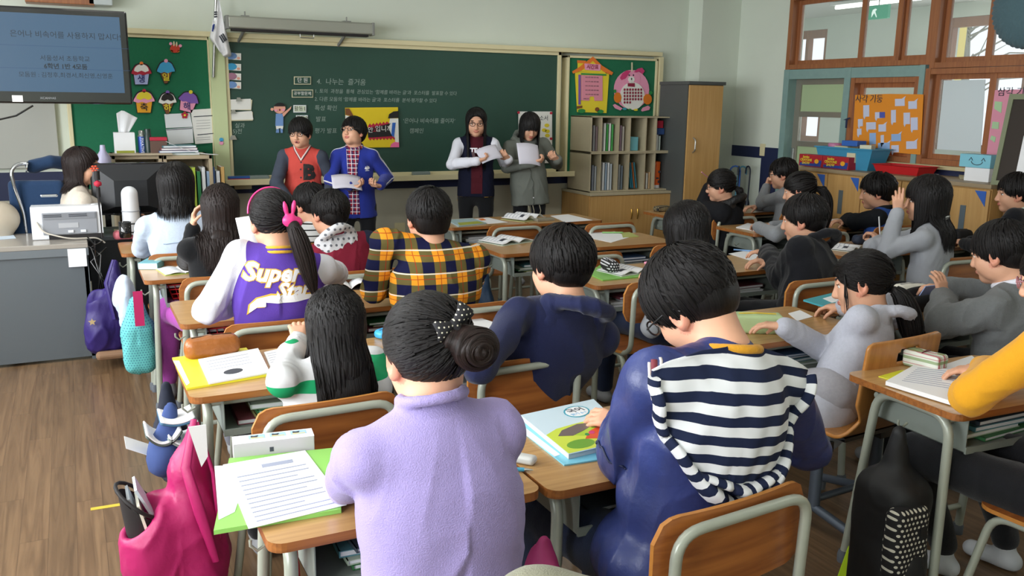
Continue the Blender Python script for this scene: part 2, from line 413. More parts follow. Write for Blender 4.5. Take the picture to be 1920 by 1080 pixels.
# ================================================================ THE SETTING
WHITE = mat('wall_paint', '#d3dacd', .85, noise=.04, nscale=3)
CREAMW = mat('lower_wall_paint', '#b9b6a4', .8, noise=.08, nscale=4)
NAVY = mat('navy_band', '#1b2447', .6)
BROWN = woodmat('window_wood', '#8a5434', '#a2683f', 2, .45, coat=.1)
TEAL = mat('teal_metal', '#7f9c98', .5, noise=.1, nscale=20)
CREAM = mat('cream_frame', '#d9cfa6', .45)
def struct(name, mb, m, **k):
    o = mb.build(name, m, None, **k); o['kind'] = 'structure'; return o
def floor_material():
    m, nt, b = newmat('laminate'); o = objxyz(nt)
    px = mathn(nt, 'DIVIDE', o[0], .095); row = mathn(nt, 'FLOOR', px)
    py = mathn(nt, 'ADD', mathn(nt, 'DIVIDE', o[1], 1.1), mathn(nt, 'MULTIPLY', row, .37)); cell = mathn(nt, 'FLOOR', py)
    wn = nt.nodes.new('ShaderNodeTexWhiteNoise'); cb = nt.nodes.new('ShaderNodeCombineXYZ'); wn.noise_dimensions = '2D'
    nt.links.new(row, cb.inputs[0]); nt.links.new(cell, cb.inputs[1]); nt.links.new(cb.outputs[0], wn.inputs['Vector'])
    tc = nt.nodes.new('ShaderNodeTexCoord'); mp = nt.nodes.new('ShaderNodeMapping'); mp.inputs['Scale'].default_value = (38, 1.6, 1)
    ad = nt.nodes.new('ShaderNodeVectorMath'); ad.operation = 'ADD'; nt.links.new(tc.outputs['Object'], ad.inputs[0]); nt.links.new(wn.outputs['Color'], ad.inputs[1])
    nt.links.new(ad.outputs[0], mp.inputs[0]); n = nt.nodes.new('ShaderNodeTexNoise'); n.inputs['Scale'].default_value = 1; n.inputs['Detail'].default_value = 5; n.inputs['Distortion'].default_value = 1.2
    nt.links.new(mp.outputs[0], n.inputs['Vector'])
    r = nt.nodes.new('ShaderNodeValToRGB'); r.color_ramp.elements[0].color = lin('#5f4832'); r.color_ramp.elements[1].color = lin('#806549'); r.color_ramp.elements[0].position = .3; r.color_ramp.elements[1].position = .7
    nt.links.new(n.outputs['Fac'], r.inputs[0])
    seam = mathn(nt, 'MAXIMUM', mathn(nt, 'LESS_THAN', mathn(nt, 'FRACT', px), .025), mathn(nt, 'LESS_THAN', mathn(nt, 'FRACT', py), .003))
    tone = mathn(nt, 'ADD', mathn(nt, 'MULTIPLY', wn.outputs['Value'], .22), .86)
    hs = nt.nodes.new('ShaderNodeHueSaturation'); nt.links.new(r.outputs[0], hs.inputs['Color']); nt.links.new(tone, hs.inputs['Value'])
    nt.links.new(mixc(nt, mathn(nt, 'MULTIPLY', seam, .45), hs.outputs[0], lin('#3c2a1c')), b.inputs['Base Color'])
    b.inputs['Roughness'].default_value = .32; b.inputs['Specular IOR Level'].default_value = .5; return m
struct('floor', MB().bb((XL-.2, YB-.2, -.1), (8.8, YW+.2, 0)), floor_material())
struct('ceiling', MB().bb((XL-.2, YB-.2, ZC), (XW+.1, YW+.2, ZC+.1)), mat('ceiling_paint', '#dedfd8', .9))
struct('wall_front', MB().bb((XL-.2, YW, 0), (XW+.1, YW+.2, .95), 1).bb((XL-.2, YW, .95), (XW+.1, YW+.2, ZC), 0), [WHITE, CREAMW])
struct('wall_back', MB().bb((XL-.2, YB-.2, 0), (8.8, YB, ZC)), WHITE)
w = MB(); w.bb((XL-.2, YB, 0), (XL, YW, .95)).bb((XL-.2, YB, 2.5), (XL, YW, ZC)); e = YB
for a, b in WIN: w.bb((XL-.2, e, .95), (XL, a, 2.5)); e = b
w.bb((XL-.2, e, .95), (XL, YW, 2.5)); struct('wall_left', w, WHITE)
GLASS = None
def glassmat(name, col, alpha, rough=.05):
    m = mat(name, col, rough, alpha=alpha); return m
GLASS = glassmat('clear_glass', '#dfeeea', .12)
for i, (a, b) in enumerate(WIN):
    w = MB()
    for y in (a+.03, (a+b)/2, b-.03): w.bb((XL-.12, y-.03, .95), (XL-.04, y+.03, 2.5))
    for z in (.98, 1.5, 2.47): w.bb((XL-.12, a, z-.03), (XL-.04, b, z+.03))
    struct('window_%d' % (i+1), w, BROWN)
struct('trim_1', MB().bb((XL, YW-.006, .82), (5.6, YW, 1.03)), NAVY)
# column in the far right corner
xc = aty(1290, 50, YW).x; yc = xc/aty(1316, 50, 1).x
struct('wall_column', MB().bb((xc, yc, 0), (XW, YW, ZC)), WHITE)
# panels on the front wall left of the boards
pl = mat('grey_panel', '#a9aaa3', .5)
p = MB(); x1 = aty(112, 300, 7.56).x
for k in range(3): p.bb((x1-.62*(k+1)+.01, 7.56, 1.06), (x1-.62*k, YW, 2.05))
struct('wall_panelling', p, pl, bevel=.004)
# ---------------- right wall with door and corridor windows
def rw(x, y): v = atx(x, y, XW); return v.y, v.z
yd1 = rw(1474, 145)[0]; yd0 = rw(1596, 145)[0]      # door post, far and near edges
yw1 = rw(1740, 125)[0]                               # end of the transom, start of the large windows
zt = 1.94                                            # underside of the upper windows
w = MB(); w.bb((XW, yd1, 0), (XW+.18, YW, ZC)); w.bb((XW, YB, 0), (XW+.18, yd0, 1.13)); w.bb((XW, YB, 2.62), (XW+.18, yd1, ZC))
struct('wall_right', w, WHITE)
struct('trim_2', MB().bb((XW-.006, yd1+.02, 1.08), (XW, yc, 1.19)).bb((XW-.006, yd1+.02, 0), (XW, yd1+.26, 1.08)), NAVY)
struct('trim_3', MB().bb((XW-.006, YB, .85), (XW, yd0-.02, 1.12)), NAVY)
struct('trim_4', MB().bb((XW-.05, YB, 1.12), (XW+.02, yd0-.05, 1.15)), mat('sill', '#c2b48a', .5))
# teal door frame
d = MB(); d.bb((XW-.03, yd1-.07, 0), (XW+.14, yd1, zt)).bb((XW-.03, yd0-.02, 0), (XW+.14, yd0+.05, zt)).bb((XW-.026, yw1+.002, zt-.09), (XW+.138, yd1-.002, zt-.002)).bb((XW-.03, yw1, 1.15), (XW+.14, yw1+.05, zt))
struct('door_frame', d, TEAL)
dr = thing('door_1', '', '', (XW+.09, 0, 0)); dr['kind'] = 'structure'
GM = mat('door_metal', '#9a968a', .4, .5); FR = mat('frosted_green', '#a9bd94', .5)
a, b = yd0+.05, yd1-.07; zs = [(.1, .75), (.85, 1.22), (1.27, 1.5), (1.55, 1.8)]
m = MB()
for y in (a, b-.07): m.bb((-.02, y, 0), (.02, y+.07, zt-.09))
for z0, z1 in ((0, .1), (.75, .85), (1.22, 1.27), (1.5, 1.55), (1.8, zt-.09)): m.bb((-.017, a+.002, z0), (.017, b-.002, z1))
m.build('door_frame', GM, dr)
for i, (z0, z1) in enumerate(zs): MB().bb((-.006, a+.07, z0), (.006, b-.07, z1)).build('door_pane', GLASS if i == 2 else FR, dr)
MB().bb((-.04, b-.05, .9), (-.02, b-.02, 1.2)).build('door_handle', mat('steel', '#b9bbb8', .3, .9), dr, bevel=.005)
for o in dr.children: o['kind'] = 'structure'
# brown framed windows: name, y near, y far, z0, z1, mullions
def bwin(n, y0, y1, z0, z1, muls, fr=.045):
    t = bpy.data.objects.new('window_%d' % n, None); COL.objects.link(t); t.location = (XW, 0, 0); t['kind'] = 'structure'
    m = MB(); m.bb((-.02, y0, z0), (.12, y0+fr, z1)).bb((-.02, y1-fr, z0), (.12, y1, z1)).bb((-.016, y0+.002, z0+.002), (.118, y1-.002, z0+fr)).bb((-.016, y0+.002, z1-fr), (.118, y1-.002, z1-.002))
    m.build('window_frame', BROWN, t)
    ys = [y0+fr]+sorted(muls)+[y1-fr]
    for i in range(len(ys)-1):
        a, b = ys[i], ys[i+1]; x = .02 if i % 2 else .055
        s = MB(); q = .04; s.bb((x, a-.01, z0+fr), (x+.03, a+q, z1-fr)).bb((x, b-q, z0+fr), (x+.03, b+.01, z1-fr)).bb((x+.003, a, z0+fr-.01), (x+.028, b, z0+fr+q)).bb((x+.003, a, z1-fr-q), (x+.028, b, z1-fr+.01))
        so = s.build('sash', BROWN, t)
        MB().bb((x+.012, a+q, z0+fr+q), (x+.017, b-q, z1-fr-q)).build('pane', GLASS, so)
    return t
yA = rw(1607, 100)[0]; yB_ = rw(1680, 100)[0]; yC = rw(1748, 100)[0]; yD = rw(1852, 60)[0]
bwin(4, yC, yd1, zt, 2.62, [yB_, yA]); bwin(5, yC-2.2, yC, zt-.03, 2.62, [yD, yD-.75])
bwin(6, yw1+.05, yd0-.02, 1.15, zt-.09, [])
bwin(7, yw1-2.1, yw1, 1.15, zt-.03, [rw(1850, 200)[0], rw(1850, 200)[0]-.75])
bwin(8, YB+.1, yw1-2.1, 1.15, 2.62, [0.2])
# corridor beyond
struct('wall_corridor', (lambda m: [m.bb((8.6, YB, 0), (8.8, YW+2, 1.15)), m.bb((8.6, YB, 2.55), (8.8, YW+2, ZC+.1)),
    [m.bb((8.6, c0, 1.15), (8.8, c1, 2.55)) for c0, c1 in ((YB, 4.9), (6.78, 8.5), (9.2, 9.6))], m][-1])(MB()), WHITE)
struct('ceiling_corridor', MB().bb((XW+.18, YB, ZC-.05), (8.8, YW+2, ZC+.05)), mat('ceiling_paint', '#dedfd8', .9))
struct('wall_corridor_end', MB().bb((XW+.1, YW+2, 0), (8.8, YW+2.2, ZC)), WHITE)
struct('floor_corridor', MB().bb((XW, YW, -.1), (8.8, YW+2.2, 0)), mat('ceiling_paint', '#dedfd8', .9))
for i, (c0, c1) in enumerate(((4.9, 6.78), (8.5, 9.2))):
    m = MB()
    for y in (c0+.03, c1-.03, (c0+c1)/2): m.bb((8.62, y-.025, 1.15), (8.7, y+.025, 2.55))
    m.bb((8.622, c0, 1.15), (8.698, c1, 1.22)).bb((8.622, c0, 2.45), (8.698, c1, 2.55))
    struct('window_%d' % (9+i), m, BROWN)
cl = thing('corridor_lamp', 'long fluorescent tube fitting on the corridor ceiling beyond the upper windows', 'ceiling lamp', (7.5, 6.3, ZC-.06))
MB().bb((-.07, -1.05, -.03), (.07, 1.05, 0)).build('lamp_body', mat('enamel', '#e8e8e4', .4), cl)
MB().tube([(0, -1.02, -.05), (0, 1.02, -.05)], .018, 8).build('lamp_tube', emat('tube_glow', '#f4fff8', 4), cl)
ev = atx(1648, 12, 7.2)
ex = thing('exit_sign', 'green illuminated exit sign hanging in the corridor behind the glass', 'sign', (7.2, ev.y, ev.z-.06))
MB().bb((-.02, -.13, -.06), (.02, .13, .07)).build('sign_box', emat('exit_green', '#1f9a72', .8), ex, bevel=.005)
MB().tube([(0, 0, .07), (0, 0, ZC-.05-ev.z+.06)], .006, 6).build('hanger', mat('steel', '#b9bbb8', .3, .9), ex)
MB().prism([(-.03, -.04), (.0, .0), (.03, -.045), (.035, -.04), (.01, .015), (.03, .03), (.01, .04), (-.02, .03), (-.03, .0)], .003, M=rightM(-.021, .03, 0)).build('running_figure', emat('exit_white', '#e8fff4', 1), ex)
# ceiling lamps of the room
def ceiling_lamp(x, y, lab):
    t = thing('ceiling_lamp', lab, 'ceiling lamp', (x, y, ZC), 0, 'ceiling lamps of the classroom')
    MB().bb((-.62, -.1, -.06), (.62, .1, 0)).build('lamp_body', mat('enamel', '#e8e8e4', .4), t, bevel=.01)
    for s in (-1, 1): MB().tube([(-.58, s*.045, -.072), (.58, s*.045, -.072)], .013, 8).build('lamp_tube', emat('tube_glow', '#f4fff8', 4), t)
for y in (1.0, 3.6, 6.2):
    for x in (.6, 3.9): ceiling_lamp(x, y, 'twin-tube fluorescent ceiling lamp, %s row, %s' % ({1.0: 'rear', 3.6: 'middle', 6.2: 'front'}[y], 'window side' if x < 1 else 'door side'))
yl = thing('floor_tape', 'thin strip of yellow tape stuck on the wooden floor beside the pink backpack', 'tape', (0, 0, 0))
a = atz(170, 955, 0); b = atz(420, 915, 0); dd = (b-a).normalized()*.012; n = Vector((-dd.y, dd.x, 0))
MB().prism([(a.x-n.x, a.y-n.y), (b.x-n.x, b.y-n.y), (b.x+n.x, b.y+n.y), (a.x+n.x, a.y+n.y)], .0012).build('tape_strip', mat('yellow_tape', '#c9b23a', .6), yl)
for k, (x, y) in enumerate(((1930, -5),)): pass
# ================================================================ FRONT WALL FURNISHINGS
YP = 7.5
def Q(x, y): v = aty(x, y, YP-.012); return (v.x, v.z)
X0, X1 = Q(128, 230)[0], Q(402, 200)[0]; X2, X3 = Q(424, 200)[0], Q(1050, 200)[0]; X4 = Q(1062, 200)[0]; X5 = Q(1232, 150)[0]
ZT, ZB_ = 2.07, .94
FELT = mat('green_felt', '#1d6b4a', .95, noise=.1, nscale=60); CHALK = mat('chalkboard_green', '#27493d', .55, noise=.14, nscale=2.2)
def frame_mb(x0, x1, z0, z1, f, y0, y1):
    m = MB(); m.bb((x0, y0, z0), (x0+f, y1, z1)).bb((x1-f, y0, z0), (x1, y1, z1)).bb((x0, y0, z0), (x1, y1, z0+f)).bb((x0, y0, z1-f), (x1, y1, z1)); return m
def board(name, label, cat, x0, x1, z0, z1, m, f=.03):
    t = thing(name, label, cat, ((x0+x1)/2, YP, z0)); c = (x0+x1)/2
    MB().bb((x0-c+.01, 0, .01), (x1-c-.01, .05, z1-z0-.01)).build('panel', m, t)
    frame_mb(x0-c, x1-c, 0, z1-z0, f, -.02, .1).build('frame', CREAM, t, bevel=.004); return t
lb = board('bulletin_board', 'green felt board with paper cupcakes, left of the blackboard', 'notice board', X0, X1, ZB_-.08, ZT, FELT)
cb = board('chalkboard', 'wide dark green chalkboard with white Korean handwriting', 'chalkboard', X2, X3, ZB_, ZT, CHALK, .035)
rb = board('bulletin_board', 'green felt board with yellow house timetable and pink rabbit, right of the blackboard', 'notice board', X4, X5, ZB_-.02, ZT-.03, FELT, .022)
cx = (X2+X3)/2
MB().bb((X2-cx-.05, -.12, -.035), (X4-cx+.05, .0, .0)).bb((X2-cx-.05, -.125, -.035), (X4-cx+.05, -.115, .015)).build('chalk_tray', CREAM, cb, bevel=.004)
MB().bb((X1-cx-.02, -.045, 0), (X2-cx+.005, .1, ZT-ZB_)).build('side_rail', mat('pale_green_rail', '#c3cf9f', .5), cb, bevel=.004)
MB().bb((X1-cx-.62, -.05, ZT-ZB_-.005), (X5-cx+.03, .1, ZT-ZB_+.035)).build('top_rail', CREAM, cb, bevel=.004)
MB().bb((X5-cx+.01, -.03, .15), (X5-cx+.06, .08, ZT-ZB_-.01)).build('side_rail', CREAM, cb, bevel=.004)
CH = mat('chalk', '#93a39a', .95)
def chalk(s, x, y, hpx, sh=.12):
    v = Q(x, y); sz = hpx/225
    wall_text('chalk_writing', s, sz, CH, cb, Matrix.Translation((-cx, -YP, -ZB_)) @ frontM(v[0], YP-.002, v[1]), .0004, 'LEFT', sh)
chalk('4.  나누는  즐거움', 594, 153, 13); chalk('1. 토의  과정을  통해  관심있는 ‘함께를 바라는 글’과  포스터를  발표할 수 있다', 590, 171, 9)
chalk('2. 다른 모둠의 ‘함께를 바라는 글’과  포스터를  분석·평가할 수 있다', 590, 186, 9)
chalk('특성 확인', 590, 203, 11); chalk('발표', 592, 224, 11); chalk('평가 발표', 590, 246, 11)
chalk("‘은어나 비속어를 줄이자’", 756, 227, 11); chalk('캠페인', 768, 246, 11); chalk('실과', 440, 236, 10); chalk('(35)전', 427, 247, 10)
def flat(px, Y=YP-.014): return [(aty(x, y, Y).x, aty(x, y, Y).z) for x, y in px]
def ell_px(cx_, cy, rx, ry, n=20, a0=0, a1=360): return [(cx_+rx*math.cos(math.radians(a0+(a1-a0)*k/n)), cy+ry*math.sin(math.radians(a0+(a1-a0)*k/n))) for k in range(n if a1-a0 >= 360 else n+1)]
def card(name, label, cat, layers, group=None, th=.004):   # layers: (part name, px outline, material, depth layer)
    xs = [p[0] for l in layers for p in l[1]]; ys = [p[1] for l in layers for p in l[1]]
    c = aty((min(xs)+max(xs))/2, max(ys), YP-.014); t = thing(name, label, cat, (c.x, YP-.012, c.z), 0, group)
    for nm, px, m, ly in layers:
        pts = flat(px); area = sum(pts[i][0]*pts[(i+1) % len(pts)][1]-pts[(i+1) % len(pts)][0]*pts[i][1] for i in range(len(pts)))
        if area < 0: pts = pts[::-1]
        MB().prism([(a-c.x, b-c.z) for a, b in pts], th, M=frontM(0, -ly*th*.85, 0)).build(nm, m, t)
    return t
def ctext(t, s, x, y, hpx, m, ly=3, th=.004, bold=.0, sh=0):
    v = aty(x, y, YP-.014); sz = hpx/225
    return wall_text('lettering', s, sz, m, t, frontM(v.x-t.location.x, -ly*th*.85-.001, v.z-t.location.z), .0008, 'CENTER', sh, bold)
C = {n: mat('card_'+n, c, .7) for n, c in dict(white='#e6e6e0', red='#b3203a', orange='#e2782a', lblue='#a9b4e0', navy='#28306e', blue='#3c9fd0', brown='#7a4a26', yellow='#e3cf33', pink='#e79ab8', amber='#e2a01e', black='#1b1718', lilac='#7a55a8', green='#2f8a45', paper='#dfe3e6', cream='#cfc9a8', hotpink='#c93a72', dkred='#8c1f3c', flesh='#e2a58e', sky='#6f93c8', grey='#8b8f92', carrot='#dd7a20', teal='#3b9fae', ink='#3a3d46', mauve='#a3748c').items()}
def cup(x, y, w, h, cupc, top1, top2, ball, letter, lc, lab, tilt=0, cone=False):
    def T(p): a = math.radians(tilt); return [(x+(u*math.cos(a)-v*math.sin(a)), y+(u*math.sin(a)+v*math.cos(a))) for u, v in p]
    if cone: body = [(-w*.36, 0), (w*.36, 0), (w*.08, h*.5), (-w*.08, h*.5)]
    else: body = [(-w*.4, 0), (w*.4, 0), (w*.32, h*.48), (-w*.32, h*.48)]
    sc = lambda p, k: [(u*k, (v-.02*h)*k) for u, v in p]
    frost = [(w*.5*math.cos(math.radians(a))*(1+.05*math.cos(math.radians(a*6))), -h*.42*math.sin(math.radians(a))+h*.0) for a in range(0, 181, 12)]+[(-w*.3, h*.07), (-w*.1, h*.02), (w*.1, h*.08), (w*.3, h*.02)]
    top = [(w*.38*math.cos(math.radians(a)), -h*.3*math.sin(math.radians(a))-h*.12) for a in range(0, 181, 15)]+[(-w*.2, -h*.06), (0, -h*.13), (w*.2, -h*.06)]
    L = [('outline', T(sc(body, 1.1)), C['black'], 0), ('outline', T(sc(frost, 1.1)), C['black'], 0), ('cup', T(body), C[cupc], 1), ('frosting', T(frost), C[top1], 2)]
    if top2: L.append(('frosting', T(top), C[top2], 3))
    L.append(('cherry', T([(p[0], p[1]-h*.45) for p in ell_px(0, 0, 3.6, 3.6, 12)]), C[ball], 3))
    t = card('paper_cupcake' if not cone else 'paper_ice_cream', lab, 'decoration', L, 'paper birthday cupcakes on the left board')
    q = T([(0, h*.26)])[0]; ctext(t, letter, q[0], q[1], 14, C[lc], 3, bold=.001)
cup(265, 138, 36, 42, 'lblue', 'red', 'white', 'orange', '생', 'navy', 'paper cupcake with white and red frosting, upper row left')
cup(311, 134, 32, 44, 'brown', 'blue', None, 'pink', '일', 'yellow', 'blue paper ice cream in a brown cone, upper row right', 0, True)
cup(270, 190, 38, 44, 'amber', 'pink', 'yellow', 'red', '축', 'black', 'orange paper cupcake with pink and yellow frosting and a red strawberry')
cup(314, 192, 32, 42, 'brown', 'white', 'black', 'lilac', '하', 'yellow', 'brown paper cone with white ice cream and chocolate drip', 0, True)
cup(353, 190, 36, 40, 'pink', 'lilac', None, 'yellow', '해', 'navy', 'tilted paper cupcake with lilac frosting, lower row right', 14)
card('paper_crab', 'small orange red paper crab at the top of the green felt board', 'decoration', [('body', ell_px(328, 91, 9, 8), mat('crab_red', '#c23a22', .7), 0), ('claw', ell_px(320, 82, 3, 3, 10), C['pink'], 1), ('claw', ell_px(338, 86, 3, 3, 10), C['pink'], 1), ('eye', ell_px(326, 82, 1.6, 5, 8), C['cream'], 1), ('eye', ell_px(331, 83, 1.6, 5, 8), C['cream'], 1), ('leg', [(318, 92), (322, 98), (326, 96)], C['orange'], 0), ('leg', [(332, 99), (337, 97), (334, 93)], C['orange'], 0)])
t = card('notice_sheet', 'white two-part printed sheet pinned with the red flower magnet', 'paper', [('sheet', [(308, 214), (356, 212), (361, 238), (311, 240)], C['paper'], 0), ('sheet', [(311, 242), (361, 239), (363, 268), (317, 271)], C['paper'], 0), ('print', [(311, 243), (360, 240), (360, 241.2), (311, 244.2)], C['ink'], 1)])
for k in range(5): pass
t = card('notice_sheet', 'white printed sheet with black headings beside the chalkboard rail', 'paper', [('sheet', [(357, 206), (402, 203), (408, 267), (366, 270)], C['white'], 1), ('print', [(363, 218), (398, 216), (398, 217.5), (363, 219.5)], C['ink'], 2), ('print', [(370, 252), (403, 249), (403, 250.4), (370, 253.4)], C['ink'], 2)]+[('print', [(368, y), (394, y-1.5), (394, y-1), (368, y+.5)], C['grey'], 2) for y in (226, 231, 236, 241, 258, 262)])
card('flower_magnet', 'red flower magnet holding the printed sheets', 'magnet', [('petal', ell_px(346+4*math.cos(a), 216+4*math.sin(a), 2.8, 2.8, 8), C['red'], 3) for a in [k*1.2566-1.57 for k in range(5)]]+[('centre', ell_px(346, 216, 2.2, 2.2, 8), C['yellow'], 4)])
for (y, c, lab) in ((106, 'sky', 'topmost blue oval name card on the chalkboard edge, under the flag'), (126, 'blue', 'blue oval name card directly above the mauve one'), (144, 'mauve', 'mauve oval name card on the chalkboard edge'), (160, 'sky', 'lowest blue oval name card on the chalkboard edge')):
    card('magnet_card', lab, 'magnet card', [('card', [(424, y-7), (452, y-6), (452, y+7), (424, y+5)], C['white'], 0), ('oval', ell_px(434, y-1, 10, 6.5, 16), C[c], 1), ('print', ell_px(447, y+3, 3, 2.5, 8), C['flesh'], 1)], 'oval name cards on the chalkboard')
def bclip(x, y, parent, ly=3):
    v = aty(x, y, YP-.014)
    b = MB(); b.prism([(-.022, 0), (.022, 0), (.012, .03), (-.012, .03)], .012, M=frontM(v.x-parent.location.x, -.016, v.z-parent.location.z)); b.build('binder_clip', mat('steel', '#b9bbb8', .3, .9), parent, bevel=.003)
t = card('clipped_notes', 'upper pad of white notes under a bulldog clip on the chalkboard', 'note pad', [('sheet', [(425, 187), (470, 185), (471, 205), (426, 206)], C['white'], 0), ('sheet', [(428, 190), (473, 187), (471, 207), (429, 206)], C['cream'], -.5)]); bclip(447, 190, t)
t = card('clipped_notes', 'lower pad of white notes under a bulldog clip on the chalkboard', 'note pad', [('sheet', [(426, 211), (472, 208), (475, 224), (428, 225)], C['white'], 0), ('sheet', [(427, 213), (474, 210), (474, 226), (430, 227)], C['cream'], -.5)]); bclip(437, 213, t)
t = thing('binder_clip', 'small silver clip stuck under the chalk numbers', 'clip', (aty(437, 262, YP-.014).x, YP-.012, aty(437, 262, YP-.014).z)); MB().prism([(-.03, 0), (.03, 0), (.014, .036), (-.014, .036)], .014, M=frontM(0, 0, 0)).build('clip_body', mat('steel', '#b9bbb8', .3, .9), t, bevel=.003)
for (y, c, l) in ((262, 'blue', 'small blue round magnet on the pale green rail'), (268, 'pink', 'small pink round magnet on the pale green rail')):
    v = aty(415, y, YP-.05); t = thing('round_magnet', l, 'magnet', (v.x, YP-.045, v.z)); MB().prism(ell_px(0, 0, .016, .016, 14), .01, M=frontM(0, 0, 0)).build('magnet_disc', C[c], t)
# signs on the board
def sign(s, x, y, w, h, lab, fc='cream', tc='white', pc=None):
    t = card('lesson_sign', lab, 'sign', [('rim', [(x-w, y-h), (x+w, y-h), (x+w, y+h), (x-w, y+h)], C[fc], 0), ('plate', [(x-w+1.5, y-h+1.5), (x+w-1.5, y-h+1.5), (x+w-1.5, y+h-1.5), (x-w+1.5, y+h-1.5)], pc or CHALK, 1)])
    ctext(t, s, x, y, 9.5 if len(s) < 5 else 7.2, C[tc], 2)
sign('단 원', 567, 151, 16, 7.5, 'small cream-rimmed sign with two white Korean characters, topmost on the chalkboard')
sign('공부할문제', 567, 175.5, 20, 7.5, 'cream-rimmed sign with five white Korean characters')
sign('활동1', 562, 204, 12, 7, 'pale green sign below the two cream-rimmed signs', 'paper', 'black', mat('pale_plate', '#cfd8c0', .7))
sign('활동2', 566, 222, 11, 6, 'pale green sign half hidden behind the head of the boy in the red jacket', 'paper', 'black', mat('pale_plate', '#cfd8c0', .7))
card('cut_out_figure', 'paper cut-out of a pointing boy in a blue shirt on the chalkboard', 'decoration', [('head', ell_px(524, 203, 11, 10), C['flesh'], 1), ('hair', ell_px(524, 203, 11.4, 10.4, 14, 200, 340), C['black'], 2), ('ear', ell_px(510, 205, 3, 3, 8), C['flesh'], 1), ('cheek', ell_px(517, 207, 3, 2, 8), C['pink'], 2), ('cheek', ell_px(531, 206, 3, 2, 8), C['pink'], 2), ('mouth', ell_px(524, 206, 1.5, 2, 8), C['dkred'], 2), ('shirt', [(517, 213), (531, 213), (531, 236), (516, 236)], C['sky'], 1), ('arm', [(529, 213), (542, 203), (546, 199), (545, 204), (531, 219)], C['flesh'], 2), ('shorts', [(517, 236), (531, 236), (530, 243), (525, 240), (518, 243)], C['white'], 1), ('leg', [(518, 242), (523, 242), (523, 249), (517, 249)], C['sky'], 1), ('leg', [(525, 241), (530, 242), (530, 249), (526, 249)], C['sky'], 1)])
Y0 = C['yellow']
jag = lambda xs, f, d: [(x, f(x)+(d if i % 2 else 0)) for i, x in enumerate(xs)]
xs = [690+k*3.2 for k in range(18)]
red = jag(xs, lambda x: 236-(x-690)*.13, -4)+[(744, 232), (738, 258)]+jag([742-k*3.2 for k in range(17)], lambda x: 258+(742-x)*.03, 4)
t = card('student_poster', 'yellow hand-drawn poster on the chalkboard with two faces and a black speech burst', 'poster', [('poster_sheet', [(647, 202), (746, 201), (747.5, 276), (649, 277)], mat('poster_yellow', '#dfc31c', .7), 0),
    ('burst', red, C['red'], 1), ('burst', [(688, 240), (716, 235), (732, 231), (728, 238), (733, 252), (737, 255), (690, 258)], C['black'], 2), ('face', [(647.3, 216), (656, 218), (662, 224), (660, 240), (655, 262), (648.6, 262)], C['white'], 1), ('cap', [(647.2, 203), (654, 203), (661, 215), (662, 222), (655, 217), (647.3, 215)], C['brown'], 2),
    ('face', [(731, 222), (746.2, 222), (747.3, 268), (741, 268), (740, 258), (733, 254), (728, 240)], C['white'], 2), ('hair', [(727, 222), (729, 214), (737, 209), (746, 208), (746.3, 221)], C['black'], 3), ('stripe', [(735, 230), (741, 230), (738, 257), (733, 253)], mat('poster_blue', '#2c62b8', .6), 3), ('spot', [(731, 276), (733, 270), (739, 266), (747.3, 267), (747.5, 276)], mat('poster_pink', '#f06fa0', .6), 3)])
ctext(t, '안', 694, 244, 12, C['white'], 3); ctext(t, '고', 702, 244, 11, C['red'], 3); ctext(t, '입니까', 719, 242, 13, C['white'], 3)
t = card('wall_notice', 'white notice with red corner magnets behind the girl in the grey parka', 'notice', [('sheet', [(972, 209), (1035, 209), (1035, 306), (972, 305)], C['white'], 0)]+[('corner_magnet', ell_px(x, y, 2.5, 2.5, 10), C['red'], 1) for x, y in ((972, 211), (1033, 212), (1033, 260))]+[('doodle', ell_px(x, y, 4.5, 3.5, 10), C['yellow'], 1) for x, y in ((1025, 235), (1026, 246), (1020, 244), (1026, 254))])
ctext(t, '나요소서', 1011, 222, 12, C['ink'], 1)
# right board decorations
t = card('house_timetable', 'yellow paper house with an orange roof and pink timetable cards', 'timetable', [('house_wall', [(1078, 134), (1142, 138), (1137, 212), (1082, 210)], C['yellow'], 0), ('chimney', [(1083, 116), (1096, 117), (1096, 130), (1083, 130)], C['yellow'], 0), ('chimney_cap', [(1082, 113), (1098, 114), (1098, 119), (1082, 118)], C['orange'], 1),
    ('gable', [(1111, 108), (1136, 138), (1084, 134)], C['yellow'], 1), ('roof', [(1072, 134), (1084, 127), (1111, 106), (1128, 123), (1149, 136), (1146, 141), (1130, 134), (1111, 114), (1090, 132), (1074, 138)], C['orange'], 2), ('title_plate', [(1095, 119), (1125, 121), (1124, 133), (1096, 131)], C['pink'], 3), ('day_strip', [(1089, 137), (1136, 139), (1136, 142), (1089, 140)], C['green'], 2),
    ('pink_cards', [(1089, 141), (1129, 142), (1129, 189), (1114, 189), (1113, 181), (1105, 181), (1104, 189), (1089, 188)], mat('card_rose', '#dd8ea0', .7), 2), ('period_strip', [(1084, 140), (1088, 140), (1088, 196), (1084, 196)], C['lilac'], 2)]+[('bush', ell_px(1090, 208, 7, 4, 12), C['green'], 2), ('bush', ell_px(1125, 209, 6, 3.5, 12), C['green'], 2), ('door_plate', [(1081, 199), (1091, 198), (1091, 202), (1081, 204)], C['brown'], 2), ('hedgehog', ell_px(1119, 205, 4, 4, 12), C['brown'], 2)])
ctext(t, '시간표', 1110, 126, 11, C['dkred'], 4, bold=.0015)
for r in range(6):
    ctext(t, '국어 수학 사회 과학 체육' if r < 5 else '창체 음악', 1109 if r < 5 else 1098, 145.5+r*8, 3.4, C['ink'], 3)
